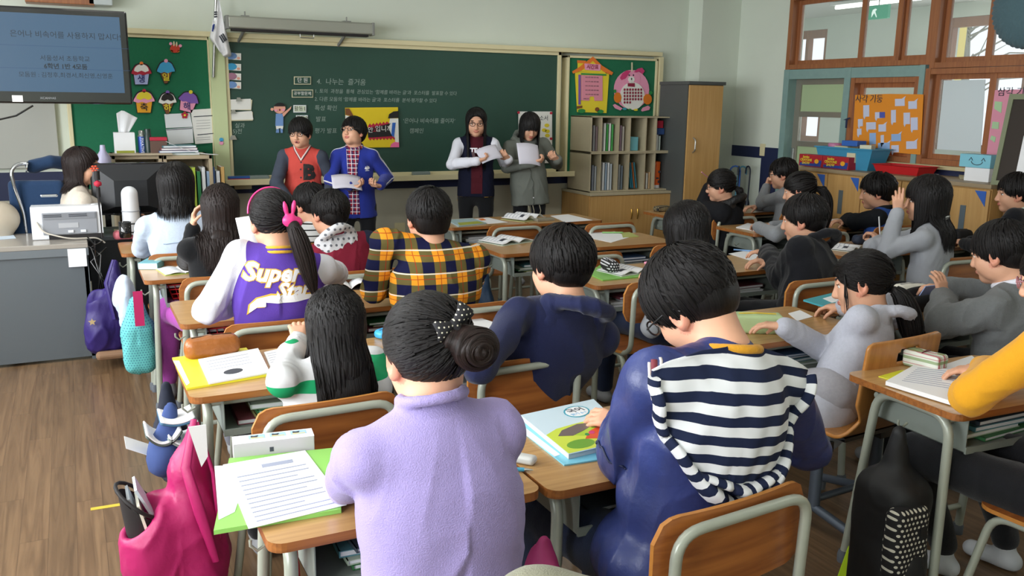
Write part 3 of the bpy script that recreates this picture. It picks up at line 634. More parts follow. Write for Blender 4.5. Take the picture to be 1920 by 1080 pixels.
t = card('rabbit_sticker_chart', 'pink paper rabbit holding carrots with a chart of dark red stickers', 'decoration', [('body', ell_px(1184, 168, 33, 37, 28), C['pink'], 0), ('head', ell_px(1184, 148, 16, 15, 20), C['pink'], 1), ('ear', [(1162, 146), (1166, 138), (1174, 132), (1182, 133), (1172, 147), (1165, 150)], C['hotpink'], 2), ('ear', [(1188, 135), (1195, 129), (1203, 127), (1208, 133), (1204, 139), (1198, 134), (1192, 136)], C['hotpink'], 2), ('belly', ell_px(1185, 180, 23, 26, 24), C['white'], 2), ('muzzle', ell_px(1183, 149, 6, 6, 14), C['white'], 2), ('eye', ell_px(1179, 141, 1.3, 1.6, 8), C['ink'], 2), ('eye', ell_px(1187, 141, 1.3, 1.6, 8), C['ink'], 2), ('nose', ell_px(1183, 148, 1, 2.2, 8), C['ink'], 3), ('bow_tie', [(1176, 156), (1189, 156), (1189, 163), (1176, 162)], C['dkred'], 3),
    ('carrot', ell_px(1157, 183, 7, 10, 14), C['carrot'], 3), ('carrot', ell_px(1213, 186, 8, 10, 14), C['carrot'], 3), ('leaf', ell_px(1152, 171, 2.5, 3.5, 8), C['green'], 3), ('leaf', ell_px(1219, 174, 3.5, 3.5, 8), C['green'], 3), ('foot', [(1148, 197), (1152, 195), (1166, 203), (1162, 207), (1152, 203)], C['pink'], 3), ('foot', [(1201, 207), (1204, 202), (1214, 198), (1218, 201), (1216, 206), (1203, 209)], C['pink'], 3), ('handle', [(1183, 117), (1185.5, 117), (1185.5, 134), (1183, 134)], C['cream'], 2), ('toe', ell_px(1170, 204, 4, 2.5, 8), C['teal'], 3), ('toe', ell_px(1191, 206, 4, 2, 8), C['yellow'], 3), ('toe', ell_px(1180, 205.5, 3, 2, 8), C['green'], 3)])
v0 = t.location; ring = MB()
for r in range(5):
    for c_ in range(7):
        if r == 4 and c_ > 2: continue
        v = aty(1169.5+c_*5.2, 168+r*6, YP-.014); ring.prism([(v.x-v0.x+.0105*math.cos(a), v.z-v0.z+.0125*math.sin(a)) for a in [k*.785 for k in range(8)]], .003, M=frontM(0, -.0155, 0))
ring.build('stickers', C['dkred'], t)
# chalk tray contents
def tray_x(px): return aty(px, 322, YP-.06).x
ERZ = mat('eraser_plastic', '#7d8a86', .5); zt_ = ZB_+.001
for px, lab in ((485, 'grey chalkboard eraser on the chalk tray beside the blue chalk box'), (789, 'grey chalkboard eraser on the tray left of the girl with the white sleeves')):
    t = thing('chalkboard_eraser', lab, 'eraser', (tray_x(px), YP-.065, zt_)); MB().bb((-.08, -.03, .008), (.08, .03, .04)).build('eraser_back', ERZ, t, bevel=.008); MB().bb((-.078, -.028, 0), (.078, .028, .01)).build('eraser_pad', C['ink'], t)
t = thing('chalk_box', 'flat blue box with a red base on the chalk tray', 'box', (tray_x(447), YP-.065, zt_)); MB().bb((-.085, -.028, 0), (.085, .028, .018)).build('box_base', C['red'], t, bevel=.003); MB().bb((-.085, -.028, .018), (.085, .028, .036)).build('box_lid', mat('chalk_blue', '#2a5fb0', .5), t, bevel=.003)
t = thing('set_square', 'yellow triangle ruler lying on the chalk tray beside the red jacket', 'ruler', (tray_x(512), YP-.06, zt_)); MB().prism([(-.07, -.03), (.09, -.03), (.05, .03)], .006).build('ruler_plate', mat('amber_plastic', '#e0b030', .3), t)
t = thing('wall_socket_box', 'cream socket box under the left end of the chalk tray', 'socket', (aty(455, 345, 7.58).x, 7.6, aty(455, 350, 7.58).z)); MB().bb((-.07, -.04, -.02), (.07, 0, .05)).build('socket_cover', CREAM, t, bevel=.004)
# flag
fp = aty(408, 60, 7.42)
t = thing('wall_flag', 'white Korean flag hanging from a short pole between the boards', 'flag', (fp.x, 7.4, fp.z))
a0 = aty(405, -10, 7.36); a1 = aty(400, 145, 7.43)
MB().tube([(a0.x-fp.x, -.04, a0.z-fp.z), (a1.x-fp.x, .03, a1.z-fp.z)], .011, 8).build('flag_pole', mat('steel', '#b9bbb8', .3, .9), t)
def flagf(u, v):      # u across, v down; folded and drooping
    xl = 407+v*(-19)+(v > .75)*(v-.75)*90; xr = 411+v*26-(v > .9)*(v-.9)*160
    x = xl+(xr-xl)*u; y = 0+v*95+u*v*22*(1-(v > .9)*(v-.9)*4); p = aty(x, y, 7.37+.03*math.sin(u*11+v*3)*(.3+v)); return (p.x-fp.x, p.y-7.4, p.z-fp.z)
fo = MB().grid(flagf, 16, 24); fo.build('flag_cloth', mat('flag_white', '#f0f0f2', .8), t, solid=.002)
def bars(pts): 
    m = MB()
    for (xa, ya, xb, yb) in pts:
        p = aty(xa, ya, 7.325); q = aty(xb, yb, 7.325); m.tube([(p.x-fp.x, p.y-7.4, p.z-fp.z), (q.x-fp.x, q.y-7.4, q.z-fp.z)], .006, 6, flat=1)
    return m
bars([(401.5, 23, 407, 22.5), (401.5, 27, 407, 26.5), (401.5, 31.5, 407, 31), (411.5, 67, 419, 80), (414.5, 65, 422, 77.5), (417.5, 63, 425, 75.5)]).build('trigram_bars', C['ink'], t)
bars([(400, 47, 398.5, 59), (401.5, 45, 400, 55)]).build('circle_emblem', mat('flag_blue', '#2a3f8c', .7), t)
# projector screen housing
pa = aty(425, 42, 7.32); pb = aty(697, 53, 7.32)
t = thing('projector_screen', 'silver rolled-up projector screen case above the chalkboard', 'projector screen', ((pa.x+pb.x)/2, 7.32, pa.z)); L = (pb.x-pa.x)/2
MB().bb((-L, -.05, -.045), (L, .05, .05)).build('case', mat('anodised', '#aeb0a6', .35, .7), t, bevel=.012)
MB().bb((-L+.03, -.04, -.062), (L-.04, .03, -.045)).build('screen_slot', C['black'], t)
MB().tube(arcpath([(-.02, -.02, -.06), (-.02, -.02, -.09), (.09, -.02, -.09), (.09, -.02, -.06)], .01), .004, 6).build('pull_handle', mat('steel', '#b9bbb8', .3, .9), t)
for s in (-1, 1): MB().bb((s*L-.01, -.053, -.05), (s*L+.01, .053, .053)).build('end_cap', mat('endcap', '#7c7d78', .5), t, bevel=.004)
for px in (460, 650):
    x = aty(px, 50, 7.32).x-t.location.x; MB().tube([(x, .03, -.04), (x-.03, .17, -.13)], .012, 6).tube([(x, 0, .05), (x, .0, .09)], .005, 6).bb((x-.03, -.03, .05), (x+.03, .28, .058)).build('bracket', mat('endcap', '#7c7d78', .5), t)
# television
tr = aty(241, 22, 6.55); br = aty(239, 196, 6.55); H_ = tr.z-br.z; W_ = H_*1.68
t = thing('television', 'large black flat television with a blue Korean slide, high on the left', 'television', (tr.x-W_/2-.015, 6.55, br.z), math.radians(-1.5))
BLK = mat('gloss_black', '#0c0c0f', .12, coat=.5)
MB().bb((-W_/2, 0, 0), (W_/2, .07, H_)).build('bezel', BLK, t, bevel=.012)
SCR = emat('tv_screen', '#43627f', 1.0)
MB().bb((-W_/2+.04, -.004, .075), (W_/2-.045, .02, H_-.04)).build('screen', SCR, t)
tm = emat('tv_ink', '#23303c', .8)
def tvt(s, x, z, sz, bold=0): wall_text('screen_text', s, sz, tm, t, frontM(x, -.0055, z), .0003, 'CENTER', 0, bold)
tvt('은어나 비속어를 사용하지 맙시다!', .14, H_-.17, .046); tvt('서울성서 초등학교', .12, .285, .038); tvt('6학년 1반 4모둠', .12, .235, .038, .001); tvt('모둠원 : 김정후,최경서,최신영,신영훈', .12, .18, .036)
MB().bb((-.46, -.0055, .23), (-.435, -.004, .36)).bb((-.46, -.0055, .14), (-.435, -.004, .2)).bb((-.4, -.0055, .36), (.5, -.004, .362)).bb((-.4, -.0055, .22), (.5, -.004, .222)).build('slide_bars', emat('tv_bar', '#2b4a73', 1), t)
wall_text('brand_mark', 'XCANVAS', .02, C['grey'], t, frontM(.0, -.0015, .035), .0004)
MB().bb((-.1, .07, .2), (.1, .2, .4)).bb((-.06, .2, .26), (.06, .93, .34)).build('wall_arm', mat('arm_grey', '#55585c', .5, .5), t)
MB().bb((-W_/2+.3, -.003, .01), (-W_/2+.36, -.001, .05)).build('sticker', C['white'], t)
cpts = [aty(x, y, 6.6) for x, y in ((-60, 210), (0, 224), (30, 217), (62, 198))]; c0 = Vector((t.location.x, 6.6, cpts[1].z))
tc_ = thing('cable', 'black cable sagging below the television', 'cable', c0); MB().tube([Vector((p.x, 6.62, p.z))-c0 for p in cpts], .006, 6).build('cord', BLK, tc_)
t = thing('wall_box', 'brown wooden box end at the top edge above the television', 'box', aty(120, 4, 7.5)); MB().bb((-.25, -.1, -.02), (.2, .08, .15)).build('box_body', BROWN, t, bevel=.005)
t = thing('wall_box', 'pale grey metal box at the top edge beside the brown box', 'box', aty(185, 6, 7.5)); MB().bb((-.07, -.1, -.02), (.09, .08, .2)).build('box_body', mat('enamel_grey', '#b8c0c0', .5), t, bevel=.005)
# pillow-shaped cover of the wall fan at the right edge
fv = atx(1935, 12, 5.75); t = thing('wall_fan', 'wall fan under a ruffled teal grey cloth cover, top right corner', 'fan', fv)
sd = SDF().ell((0, 0, 0), (.12, .27, .27), k=.02); sdf_obj('cloth_cover', sd, .012, fabric('fan_cover', '#4e676e'), t, disp=lambda V: .006*np.sin(np.arctan2(V[:, 2], V[:, 1])*46)*np.clip(np.hypot(V[:, 1], V[:, 2])*6, 0, 1))
MB().bb((.1, -.03, -.06), (.5, .03, .03)).build('wall_bracket', mat('arm_grey', '#55585c', .5, .5), t)

t = thing('yellow_pillar', 'yellow painted pillar outside beyond the corridor window', 'pillar', (9.5, 7.38, 0)); MB().bb((-.1, -.08, 0), (.1, .12, 3.6)).build('pillar_shaft', mat('pillar_yellow', '#e8d27a', .8), t)
t = thing('bare_tree', 'pale bare tree outside beyond the corridor window', 'tree', (11.5, 8.6, 0)); m = MB(); random.seed(3); m.tube([(0, 0, 0), (.05, .1, 1.5), (0, .2, 3.6)], [.1, .08, .02], 8)
for k in range(46):
    z = random.uniform(1.6, 3.3); a = random.uniform(0, 6.28); L = random.uniform(.5, 1.3); m.tube([(0, .1, z), (L*.5*math.cos(a), .1+L*.5*math.sin(a), z+.25), (L*math.cos(a), .1+L*math.sin(a), z+random.uniform(.2, .7))], [.018, .011, .004], 5)
m.build('branches', mat('bark_pale', '#8f8a7c', .9), t)
# ================================================================ DESKS AND CHAIRS
DTOP = woodmat('desk_laminate', '#ad8350', '#c59b64', 0, .3, 1.2, .35)
DEDGE = woodmat('desk_edge', '#7c4a22', '#a8682f', 0, .4, 1.0, .3)
PLY = woodmat('chair_plywood', '#7d431c', '#a8662f', 0, .38, .7, .3)
PLYE = mat('plywood_edge', '#b57836', .45, noise=.15, nscale=60)
TUBE = mat('grey_tube', '#a3a89b', .32, .15, noise=.06, nscale=15)
TRAY = mat('tray_grey', '#7f8780', .5)
FOOT = mat('rubber_foot', '#5c6168', .7)
def make_desk():
    t = thing('school_desk', 'x', 'desk')
    MB().prism(rrect(.64, .46, .035, 5), .022, 0, Matrix.Translation((0, 0, .678)), side=1).build('desktop', [DTOP, DEDGE], t, bevel=.005)
    m = MB(); T = .003
    m.bb((-.22, -.19, .55), (.22, .17, .553)).bb((-.22, -.19, .55), (-.217, .17, .675)).bb((.217, -.19, .55), (.22, .17, .675)).bb((-.22, .167, .55), (.22, .17, .675)).bb((-.222, -.195, .548), (.222, -.188, .57))
    m.build('tray', TRAY, t)
    for s in (-1, 1):
        m = MB(); m.tube(arcpath([(s*.285, -.185, .01), (s*.262, -.16, .66), (s*.262, .13, .66), (s*.285, .19, .01)], .075, 6), .0155, 10)
        m.build('leg_frame', TUBE, t)
        for y in (-.185, .19): MB().lathe([(.02, 0), (.021, .03), (.017, .045)], 10, 0, (s*.286, y, 0)).build('rubber_foot', FOOT, t)
        h = MB().tube([(s*.285, -.02, .6), (s*.31, -.02, .585), (s*.325, -.02, .6), (s*.325, -.02, .615)], .004, 6).build('bag_hook', TUBE, t)
    MB().tube([(-.28, .183, .12), (.28, .183, .12)], .011, 8).build('foot_rail', TUBE, t)
    MB().tube([(-.26, .14, .64), (.26, .14, .64)], .011, 8).build('cross_rail', TUBE, t); MB().tube([(-.26, -.14, .645), (.26, -.14, .645)], .009, 8).build('cross_rail', TUBE, t)
    return t
def make_chair():
    t = thing('school_chair', 'x', 'chair')      # back of the chair faces -Y
    def seatf(u, v):
        x = (u-.5)*.37; y = (v-.5)*.36+.2; return (x, y, .418-.012*math.sin(math.pi*v)*math.cos((u-.5)*2)+(v > .92)*-.004)
    pts = rrect(.375, .365, .06, 5, 0, .2)
    MB().prism(pts, .013, 0, Matrix.Translation((0, 0, .408)), side=1).build('seat', [PLY, PLYE], t, bevel=.004)
    b = MB(); pts = rrect(.40, .2, .045, 5, 0, 0); n = len(pts)
    def wrap(p, off):      # gently curved plywood back
        return (p[0], .012+off-.02*(1-(p[0]/.2)**2)+.0*p[1], .665+p[1])
    cols = 13; rows = [(-.1, 1)]
    def prof(x):
        ax = abs(x); h = .1 if ax < .145 else .045+math.sqrt(max(0, .055**2-(ax-.145)**2)); return h
    vs = []; fs = []; X = [-.2+.4*i/22 for i in range(23)]
    for k, off in enumerate((0, .011)):
        for x in X:
            for j in range(5): h = prof(x); vs.append(wrap((x, -h+2*h*j/4), off))
    N = 23*5
    for i in range(22):
        for j in range(4):
            a = i*5+j; fs.append((a, a+5, a+6, a+1)); fs.append((N+a, N+a+1, N+a+6, N+a+5))
    b.add(vs, fs, 0, True); es = []
    for i in range(22):
        for j in (0, 4): a = i*5+j; es.append((a, a+5, N+a+5, N+a) if j == 4 else (a, N+a, N+a+5, a+5))
    for i in (0, 22):
        for j in range(4): a = i*5+j; es.append((a, a+1, N+a+1, N+a) if i == 0 else (a, N+a, N+a+1, a+1))
    b.add(vs, es, 1, False); b.build('backrest', [PLY, PLYE], t)
    MB().tube(arcpath([(-.165, .09, .395), (-.172, -.012, .43), (-.172, -.024, .742), (.172, -.024, .742), (.172, -.012, .43), (.165, .09, .395)], .06, 6), .0125, 10).build('back_frame', TUBE, t)
    for s in (-1, 1):
        MB().tube(arcpath([(s*.2, .4, .01), (s*.165, .33, .395), (s*.165, .05, .395), (s*.2, -.02, .01)], .06, 6), .0125, 10).build('leg_frame', TUBE, t)
        for y in (.4, -.02): MB().lathe([(.017, 0), (.018, .028), (.014, .04)], 10, 0, (s*.2, y, 0)).build('rubber_foot', FOOT, t)
    MB().tube([(-.187, .015, .2), (.187, .015, .2)], .009, 8).build('stretcher', TUBE, t); MB().tube([(-.165, .3, .392), (.165, .3, .392)], .009, 8).build('stretcher', TUBE, t)
    return t
DESK0 = make_desk(); CHAIR0 = make_chair(); _u = {}
def desk(x0, y0, label, rz=0):      # x0 = left edge, y0 = edge nearest the pupil
    loc = (x0+.32, y0+.23, 0)
    if 'd' not in _u: _u['d'] = 1; o = DESK0; o.location = loc; o.rotation_euler.z = math.radians(rz); o['label'] = label; o['group'] = 'pupils desks in rows'; return o
    return dup(DESK0, loc, math.radians(rz), label, 'pupils desks in rows')
def chair(x, y, label, rz=0, s=1):
    if 'c' not in _u: _u['c'] = 1; o = CHAIR0; o.location = (x, y, 0); o.rotation_euler.z = math.radians(rz); o['label'] = label; o['group'] = 'school chairs'; o.scale = (1.13, 1, 1.0); return o
    o = dup(CHAIR0, (x, y, 0), math.radians(rz), label, 'school chairs')
    o.scale = (1.08, 1, s)
    return o
DK = {}
for k, x, y, rz, lab in (
 ('A5', .30, 1.70, 0, 'desk under the white shake box and green folder, nearest the camera on the left'),
 ('B5', .95, 1.68, 0, 'desk under the blue textbook, joined to the right of the lilac pupil\'s desk'),
 ('A4', .265, 2.72, 0, 'desk under the yellow folder and brown leather pencil case'),
 ('B4', .93, 2.72, 0, 'desk of the boy in the navy hoodie'),
 ('A3', .34, 3.67, 0, 'desk under the white sleeve of the purple jacket'),
 ('B3', .985, 3.67, 0, 'desk under the elbow of the boy in the orange plaid shirt'),
 ('A2', .275, 4.66, 0, 'desk under the turquoise book box beside the girl in black'),
 ('B2', .93, 4.70, 0, 'desk in front of the boy with the grey patterned hood'),
 ('A1', .215, 5.54, 0, 'desk under the pink pencil case next to the teacher\'s desk'),
 ('B1', .87, 5.60, 0, 'front desk of the boy in the black top with white stripes'),
 ('C5', 2.325, 1.62, -3, 'desk under the checked pencil case and the yellow sleeve'),
 ('C4', 2.27, 2.50, 0, 'desk under the pale green pencil case'),
 ('C3', 2.31, 3.68, 0, 'desk under the polka dot pencil case and the green folder'),
 ('C2', 2.275, 4.70, 0, 'empty-seated desk with an open textbook, behind the brown chair of the front row'),
 ('D2', 2.95, 4.72, 0, 'empty-seated desk with a white sheet and a green pen, middle of the room'),
 ('C1', 2.42, 5.86, 0, 'front desk with a picture book, under the girl with glasses'),
 ('D1', 3.07, 5.84, 0, 'front desk with a white sheet, under the girl in the grey parka'),
 ('D3', 3.05, 3.70, 0, 'desk in front of the boy in the black hooded jacket'),
 ('D4', 3.06, 2.50, 0, 'desk under the turquoise folder and white zip pencil case'),
 ('E3', 4.20, 3.84, 0, 'desk of the long-haired girl in the grey cardigan'),
 ('E2', 4.33, 4.80, 0, 'desk under the grey sleeve of the ponytailed girl'),
 ('E1', 4.345, 5.78, 0, 'desk under the animal print pencil case'),
 ('F1', 5.0, 5.80, 0, 'desk of the boy with glasses resting his chin on his fist'),
 ('F2', 4.98, 4.80, 0, 'desk of the boy in the blue and black jacket'),
 ('F3', 4.86, 3.84, 0, 'desk at the right edge in front of the boy in the dark top')):
    DK[k] = desk(x, y, lab, rz)
for x, y, rz, lab, s in (
 (1.235, 1.36, 5, 'brown plywood chair behind the striped hood, nearest the camera', 1),
 (.58, 1.33, 0, 'low chair hidden under the lilac sweatshirt', .9),
 (.60, 2.35, 2, 'plywood chair behind the girl in the green and white top', 1),
 (1.31, 2.50, 3, 'plywood chair behind the boy in the navy hoodie', 1),
 (.665, 3.33, 0, 'plywood chair behind the girl in the purple jacket', 1),
 (1.45, 3.30, 0, 'plywood chair behind the boy in the orange plaid shirt', 1),
 (.62, 4.32, 0, 'plywood chair behind the girl in the black sweater', 1),
 (1.27, 4.20, 0, 'plywood chair behind the boy in the dark red vest', 1),
 (.53, 5.06, 0, 'plywood chair behind the pupil in the pale denim shirt', 1),
 (1.2, 5.15, 0, 'plywood chair behind the boy in the black striped top', 1),
 (2.74, 5.44, 0, 'empty plywood chair in front of the open textbook', 1),
 (3.42, 5.28, 0, 'empty plywood chair right of the other empty front chair', 1),
 (2.62, 4.22, 0, 'empty plywood chair at the desk with the open textbook, mostly hidden by a head', 1),
 (3.3, 4.3, 0, 'empty plywood chair seen beside the long-haired girl', 1),
 (2.52, 3.42, 4, 'plywood chair of the long-haired girl, its bent tube legs in view', 1),
 (3.28, 3.14, 0, 'plywood chair behind the boy in the black hooded jacket', 1),
 (4.55, 3.30, -4, 'plywood chair behind the girl in the grey cardigan', 1),
 (5.05, 3.3, 0, 'plywood chair at the right edge behind the boy in the dark top', 1),
 (4.62, 4.42, 0, 'plywood chair behind the ponytailed girl in grey', 1),
 (5.28, 4.40, 0, 'plywood chair behind the boy in the blue and black jacket', 1),
 (4.6, 5.33, 0, 'plywood chair behind the girl in the black padded jacket', 1),
 (5.3, 5.35, 0, 'plywood chair behind the boy with the fist at his chin', 1),
 (3.42, 1.98, 4, 'plywood chair behind the boy in the dark grey knit', 1),
 (2.62, 1.24, 4, 'plywood chair under the girl in the yellow top, lower right corner', 1)):
    chair(x, y, lab, rz, s)
# moulded one-piece chair with a handle hole
def make_shell_chair(loc, rz, lab):
    t = thing('moulded_chair', lab, 'chair', loc, math.radians(rz)); W2 = .205
    prof = arcpath([(0, .46, .40), (0, .40, .425), (0, .03, .41), (0, -.02, .50), (0, -.05, .80)], .09, 8)
    P = []; tot = 0
    fine = []
    for i in range(len(prof)-1):
        n = max(1, int((prof[i+1]-prof[i]).length/.0125))
        for k in range(n): fine.append(prof[i].lerp(prof[i+1], k/n))
    fine.append(prof[-1]); nv = len(fine)-1; nu = 34; vs = []; fs = []
    for j, p in enumerate(fine):
        wz = W2-(.045*max(0, 1-abs(p.z-.49)/.07) if p.y < .05 else 0); 
        top = (.80-p.z); 
        if p.y < .05 and top < .03: wz = W2-.03+math.sqrt(max(0, .03**2-(.03-top)**2))
        for i in range(nu+1):
            u = (i/nu-.5)*2; vs.append((u*wz, p.y-(.022*(1-u*u) if p.z > .5 else .012*(1-u*u)*(p.z-.4)/.1), p.z))
    for j in range(nv):
        for i in range(nu):
            a = j*(nu+1)+i; cx_ = (vs[a][0]+vs[a+1][0])/2; cz = (vs[a][2]+vs[a+nu+1][2])/2
            if (abs(cx_)/.065)**4+(abs(cz-.735)/.024)**4 < 1 and vs[a][1] < .05: continue
            fs.append((a, a+1, a+nu+2, a+nu+1))
    m = MB(); m.add(vs, fs, 0, True); o = m.build('shell', [PLY_L, PLYE], t); md = o.modifiers.new('s', 'SOLIDIFY'); md.thickness = .014; md.material_offset_rim = 1
    md2 = o.modifiers.new('b', 'BEVEL'); md2.width = .003; md2.limit_method = 'ANGLE'
    BL = mat('blue_grey_metal', '#59626f', .4, .4)
    MB().bb((-.14, .06, .385), (.14, .34, .4)).build('seat_plate', BLK, t)
    for s in (-1, 1):
        MB().tube([(s*.17, .15, .4), (s*.17, .15, .1)], .026, 10, flat=.7).build('leg', BL, t); MB().bb((s*.17-.034, .11, .33), (s*.17+.034, .19, .37)).build('collar', BLK, t)
        MB().tube([(s*.17, -.12, .05), (s*.17, .15, .1), (s*.17, .4, .05)], .018, 10).build('foot_bar', BL, t)
        for y in (-.12, .4): MB().lathe([(.022, 0), (.024, .03), (.018, .05)], 10, 0, (s*.17, y, 0)).build('rubber_foot', FOOT, t)
    MB().tube([(-.17, .15, .13), (.17, .15, .13)], .014, 8).build('stretcher', BL, t); return t
PLY_L = woodmat('moulded_plywood', '#a06a33', '#bb8243', 2, .35, .7, .35)
make_shell_chair((2.62, 2.14, 0), 4, 'moulded one-piece plywood chair with a handle hole, under the girl in the pale grey hoodie')
# ================================================================ CABINETS
LAM = woodmat('cabinet_laminate', '#b98f54', '#c79e63', 2, .45, .8, .1); CABT = mat('cabinet_top', '#98866a', .5); CUB = mat('cubby_beige', '#b3a88c', .55, noise=.05, nscale=30); DKG = mat('closet_grey', '#4d5150', .5)
XF = 5.8; ya = atx(1497, 311, XF).y; ytop = 1.075
edges = [ya]+[atx(px, 330, XF).y for px in (1552, 1617, 1692, 1778, 1861)]
def wallcab(i, y1, y0, lab):
    t = thing('wall_cabinet', lab, 'cabinet', (XF, (y0+y1)/2, 0), 0, 'low cabinets along the right wall'); h = (y1-y0)/2
    MB().bb((.02, -h, .06), (.43, h, ytop-.03)).bb((.04, -h+.01, 0), (.42, h-.01, .06)).build('body', LAM, t)
    for z0, z1 in ((.07, .5), (.51, ytop-.04)):
        d = MB().bb((0, -h+.004, z0), (.02, h-.004, z1)).build('door', LAM, t, bevel=.002)
        if z0 > .4: MB().bb((-.004, -.0, z0+.2), (.002, .045, z0+.4)).build('recessed_handle', mat('handle_grey', '#7d8b92', .3, .5), d); MB().prism([(0, 0), (.09, 0), (.09, -.11)], .002, M=rightM(-.001, -h+.12, z1-.01)).build('name_tag', mat('tag_blue', '#2f5fb4', .5), d)
    return t
for i in range(5): wallcab(i, edges[i], edges[i+1], ['wall cabinet nearest the door, under the red crayon boxes', 'wall cabinet behind the boy in the blue and black jacket, with marks on its door', 'wall cabinet under the red basket', 'wall cabinet behind the raised hand of the long-haired girl', 'wall cabinet at the right end, below the leaning dark board'][i])
t = thing('cabinet_worktop', 'brown worktop running over the low cabinets on the right', 'worktop', (XF, (edges[0]+edges[5])/2, ytop-.03)); h = (edges[0]-edges[5])/2
MB().bb((-.015, -h-.01, 0), (.44, h, .03)).build('worktop_slab', CABT, t, bevel=.004)
t = thing('side_cabinet', 'brown cabinet beyond the end of the worktop at the right edge', 'cabinet', (XF+.12, edges[5]-.5, 0)); MB().bb((0, -.4, 0), (.31, .47, 1.03)).build('body', woodmat('dark_laminate', '#7b5836', '#94693f', 2, .5), t, bevel=.004)
# tall closet, cubby unit, base cabinet (front wall, right)
def frontbox(px_l, px_r, ytop_px, ydepth_px): pass
cl_x = aty(1293, 152, 6.84).x; cl_xr = aty(1359, 155, 6.84).x; zc = aty(1293, 152, 6.84).z
t = thing('tall_closet', 'tall closet with a tan door and dark grey sides in the front right corner', 'closet', ((cl_x+cl_xr)/2, 6.84, 0)); h = (cl_xr-cl_x)/2
MB().bb((-h, .02, 0), (h, .46, zc-.03)).build('body', DKG, t); MB().bb((-h-.01, -.01, zc-.03), (h+.01, .46, zc)).build('top_panel', DKG, t, bevel=.003)
d = MB().bb((-h+.01, -.0, .06), (h-.01, .02, zc-.035)).build('door', LAM, t, bevel=.003)
MB().tube(arcpath([(-h+.08, 0, 1.15), (-h+.08, -.035, 1.17), (-h+.08, -.035, 1.27), (-h+.08, 0, 1.29)], .02), .007, 8).build('door_handle', mat('steel', '#b9bbb8', .3, .9), d)
lx = aty(1107, 370, 7.05).x; lxr = aty(1268, 362, 7.05).x; lz = aty(1107, 363, 7.05).z
t = thing('base_cabinet', 'low two-door wooden cabinet carrying the grey-beige cubby shelves', 'cabinet', ((lx+lxr)/2, 7.05, 0)); h = (lxr-lx)/2
MB().bb((-h, .02, 0), (h, .54, lz-.025)).build('body', LAM, t); MB().bb((-h-.005, -.01, lz-.025), (h+.005, .54, lz)).build('top_panel', CABT if 0 else CUB, t, bevel=.003)
for s in (-1, 1):
    d = MB().bb((min(0, s*(h-.006)), 0, .06), (max(0, s*(h-.006)), .02, lz-.03)).build('door', LAM, t, bevel=.002)
    MB().tube([(s*.035, -.012, lz-.26), (s*.035, -.022, lz-.21), (s*.035, -.012, lz-.16)], [.005, .008, .005], 8).build('brass_handle', mat('brass', '#c29a4a', .25, .9), d)
CBY = 7.12; ux0 = aty(1109, 220, CBY).x; ux1 = aty(1269, 222, CBY).x; uz1 = aty(1109, 218, CBY).z; zm = aty(1109, 287, CBY).z; hh = [lz, zm, uz1]
divs = [1109]+[1128.5, 1161, 1181, 1212, 1231, 1259, 1269]
def cubby(z0, z1, lab):
    t = thing('cubby_shelf', lab, 'shelf', ((ux0+ux1)/2, CBY, z0), 0, 'stacked cubby shelves'); h = (ux1-ux0)/2; H = z1-z0; g = .012
    m = MB(); m.bb((-h, 0, 0), (h, .42, g)).bb((-h, 0, H-g), (h, .42, H)).bb((-h, .41, 0), (h, .42, H)).bb((-h, 0, 0), (-h+g, .42, H)).bb((h-.035, 0, 0), (h, .42, H)); m.build('carcass', CUB, t, bevel=.002)
    xs = [aty(px, 250, CBY).x-t.location.x for px in (1128.5+0, 1161, 1182, 1212, 1231, 1259)][0:]
    for x in xs[:-1]: MB().bb((x-g/2, .005, g), (x+g/2, .41, H-g)).build('divider', CUB, t)
    return t
c1_ = cubby(hh[0]+.001, hh[1], 'lower row of grey-beige cubby shelves with an orange tub'); c2_ = cubby(hh[1]+.001, hh[2], 'upper row of grey-beige cubby shelves with green-spined books')
# ================================================================ PEOPLE
def rz(a): a = math.radians(a); return np.array([[math.cos(a), -math.sin(a), 0], [math.sin(a), math.cos(a), 0], [0, 0, 1]], np.float32)
def rx(a): a = math.radians(a); return np.array([[1, 0, 0], [0, math.cos(a), -math.sin(a)], [0, math.sin(a), math.cos(a)]], np.float32)
def ry(a): a = math.radians(a); return np.array([[math.cos(a), 0, math.sin(a)], [0, 1, 0], [-math.sin(a), 0, math.cos(a)]], np.float32)
def unit(v): v = np.array(v, np.float32); return v/(np.linalg.norm(v)+1e-9)
SKIN = mat('skin', '#d3a083', .5, spec=.35, noise=.06, nscale=25); LIP = mat('lips', '#b5655a', .45); EYEW = mat('eye_white', '#e4e0da', .25); EYED = mat('eye_dark', '#1c1412', .2); BROW = mat('brow', '#2a2120', .8); EARM = mat('skin_warm', '#cf8d74', .5, spec=.35)
SKM = [SKIN, LIP, EYEW, EYED, BROW, EARM]
HAIRK = hairmat('hair_black', '#0a0909', '#1f1b1b'); HAIRB = hairmat('hair_dark_brown', '#120c0b', '#2f2320')
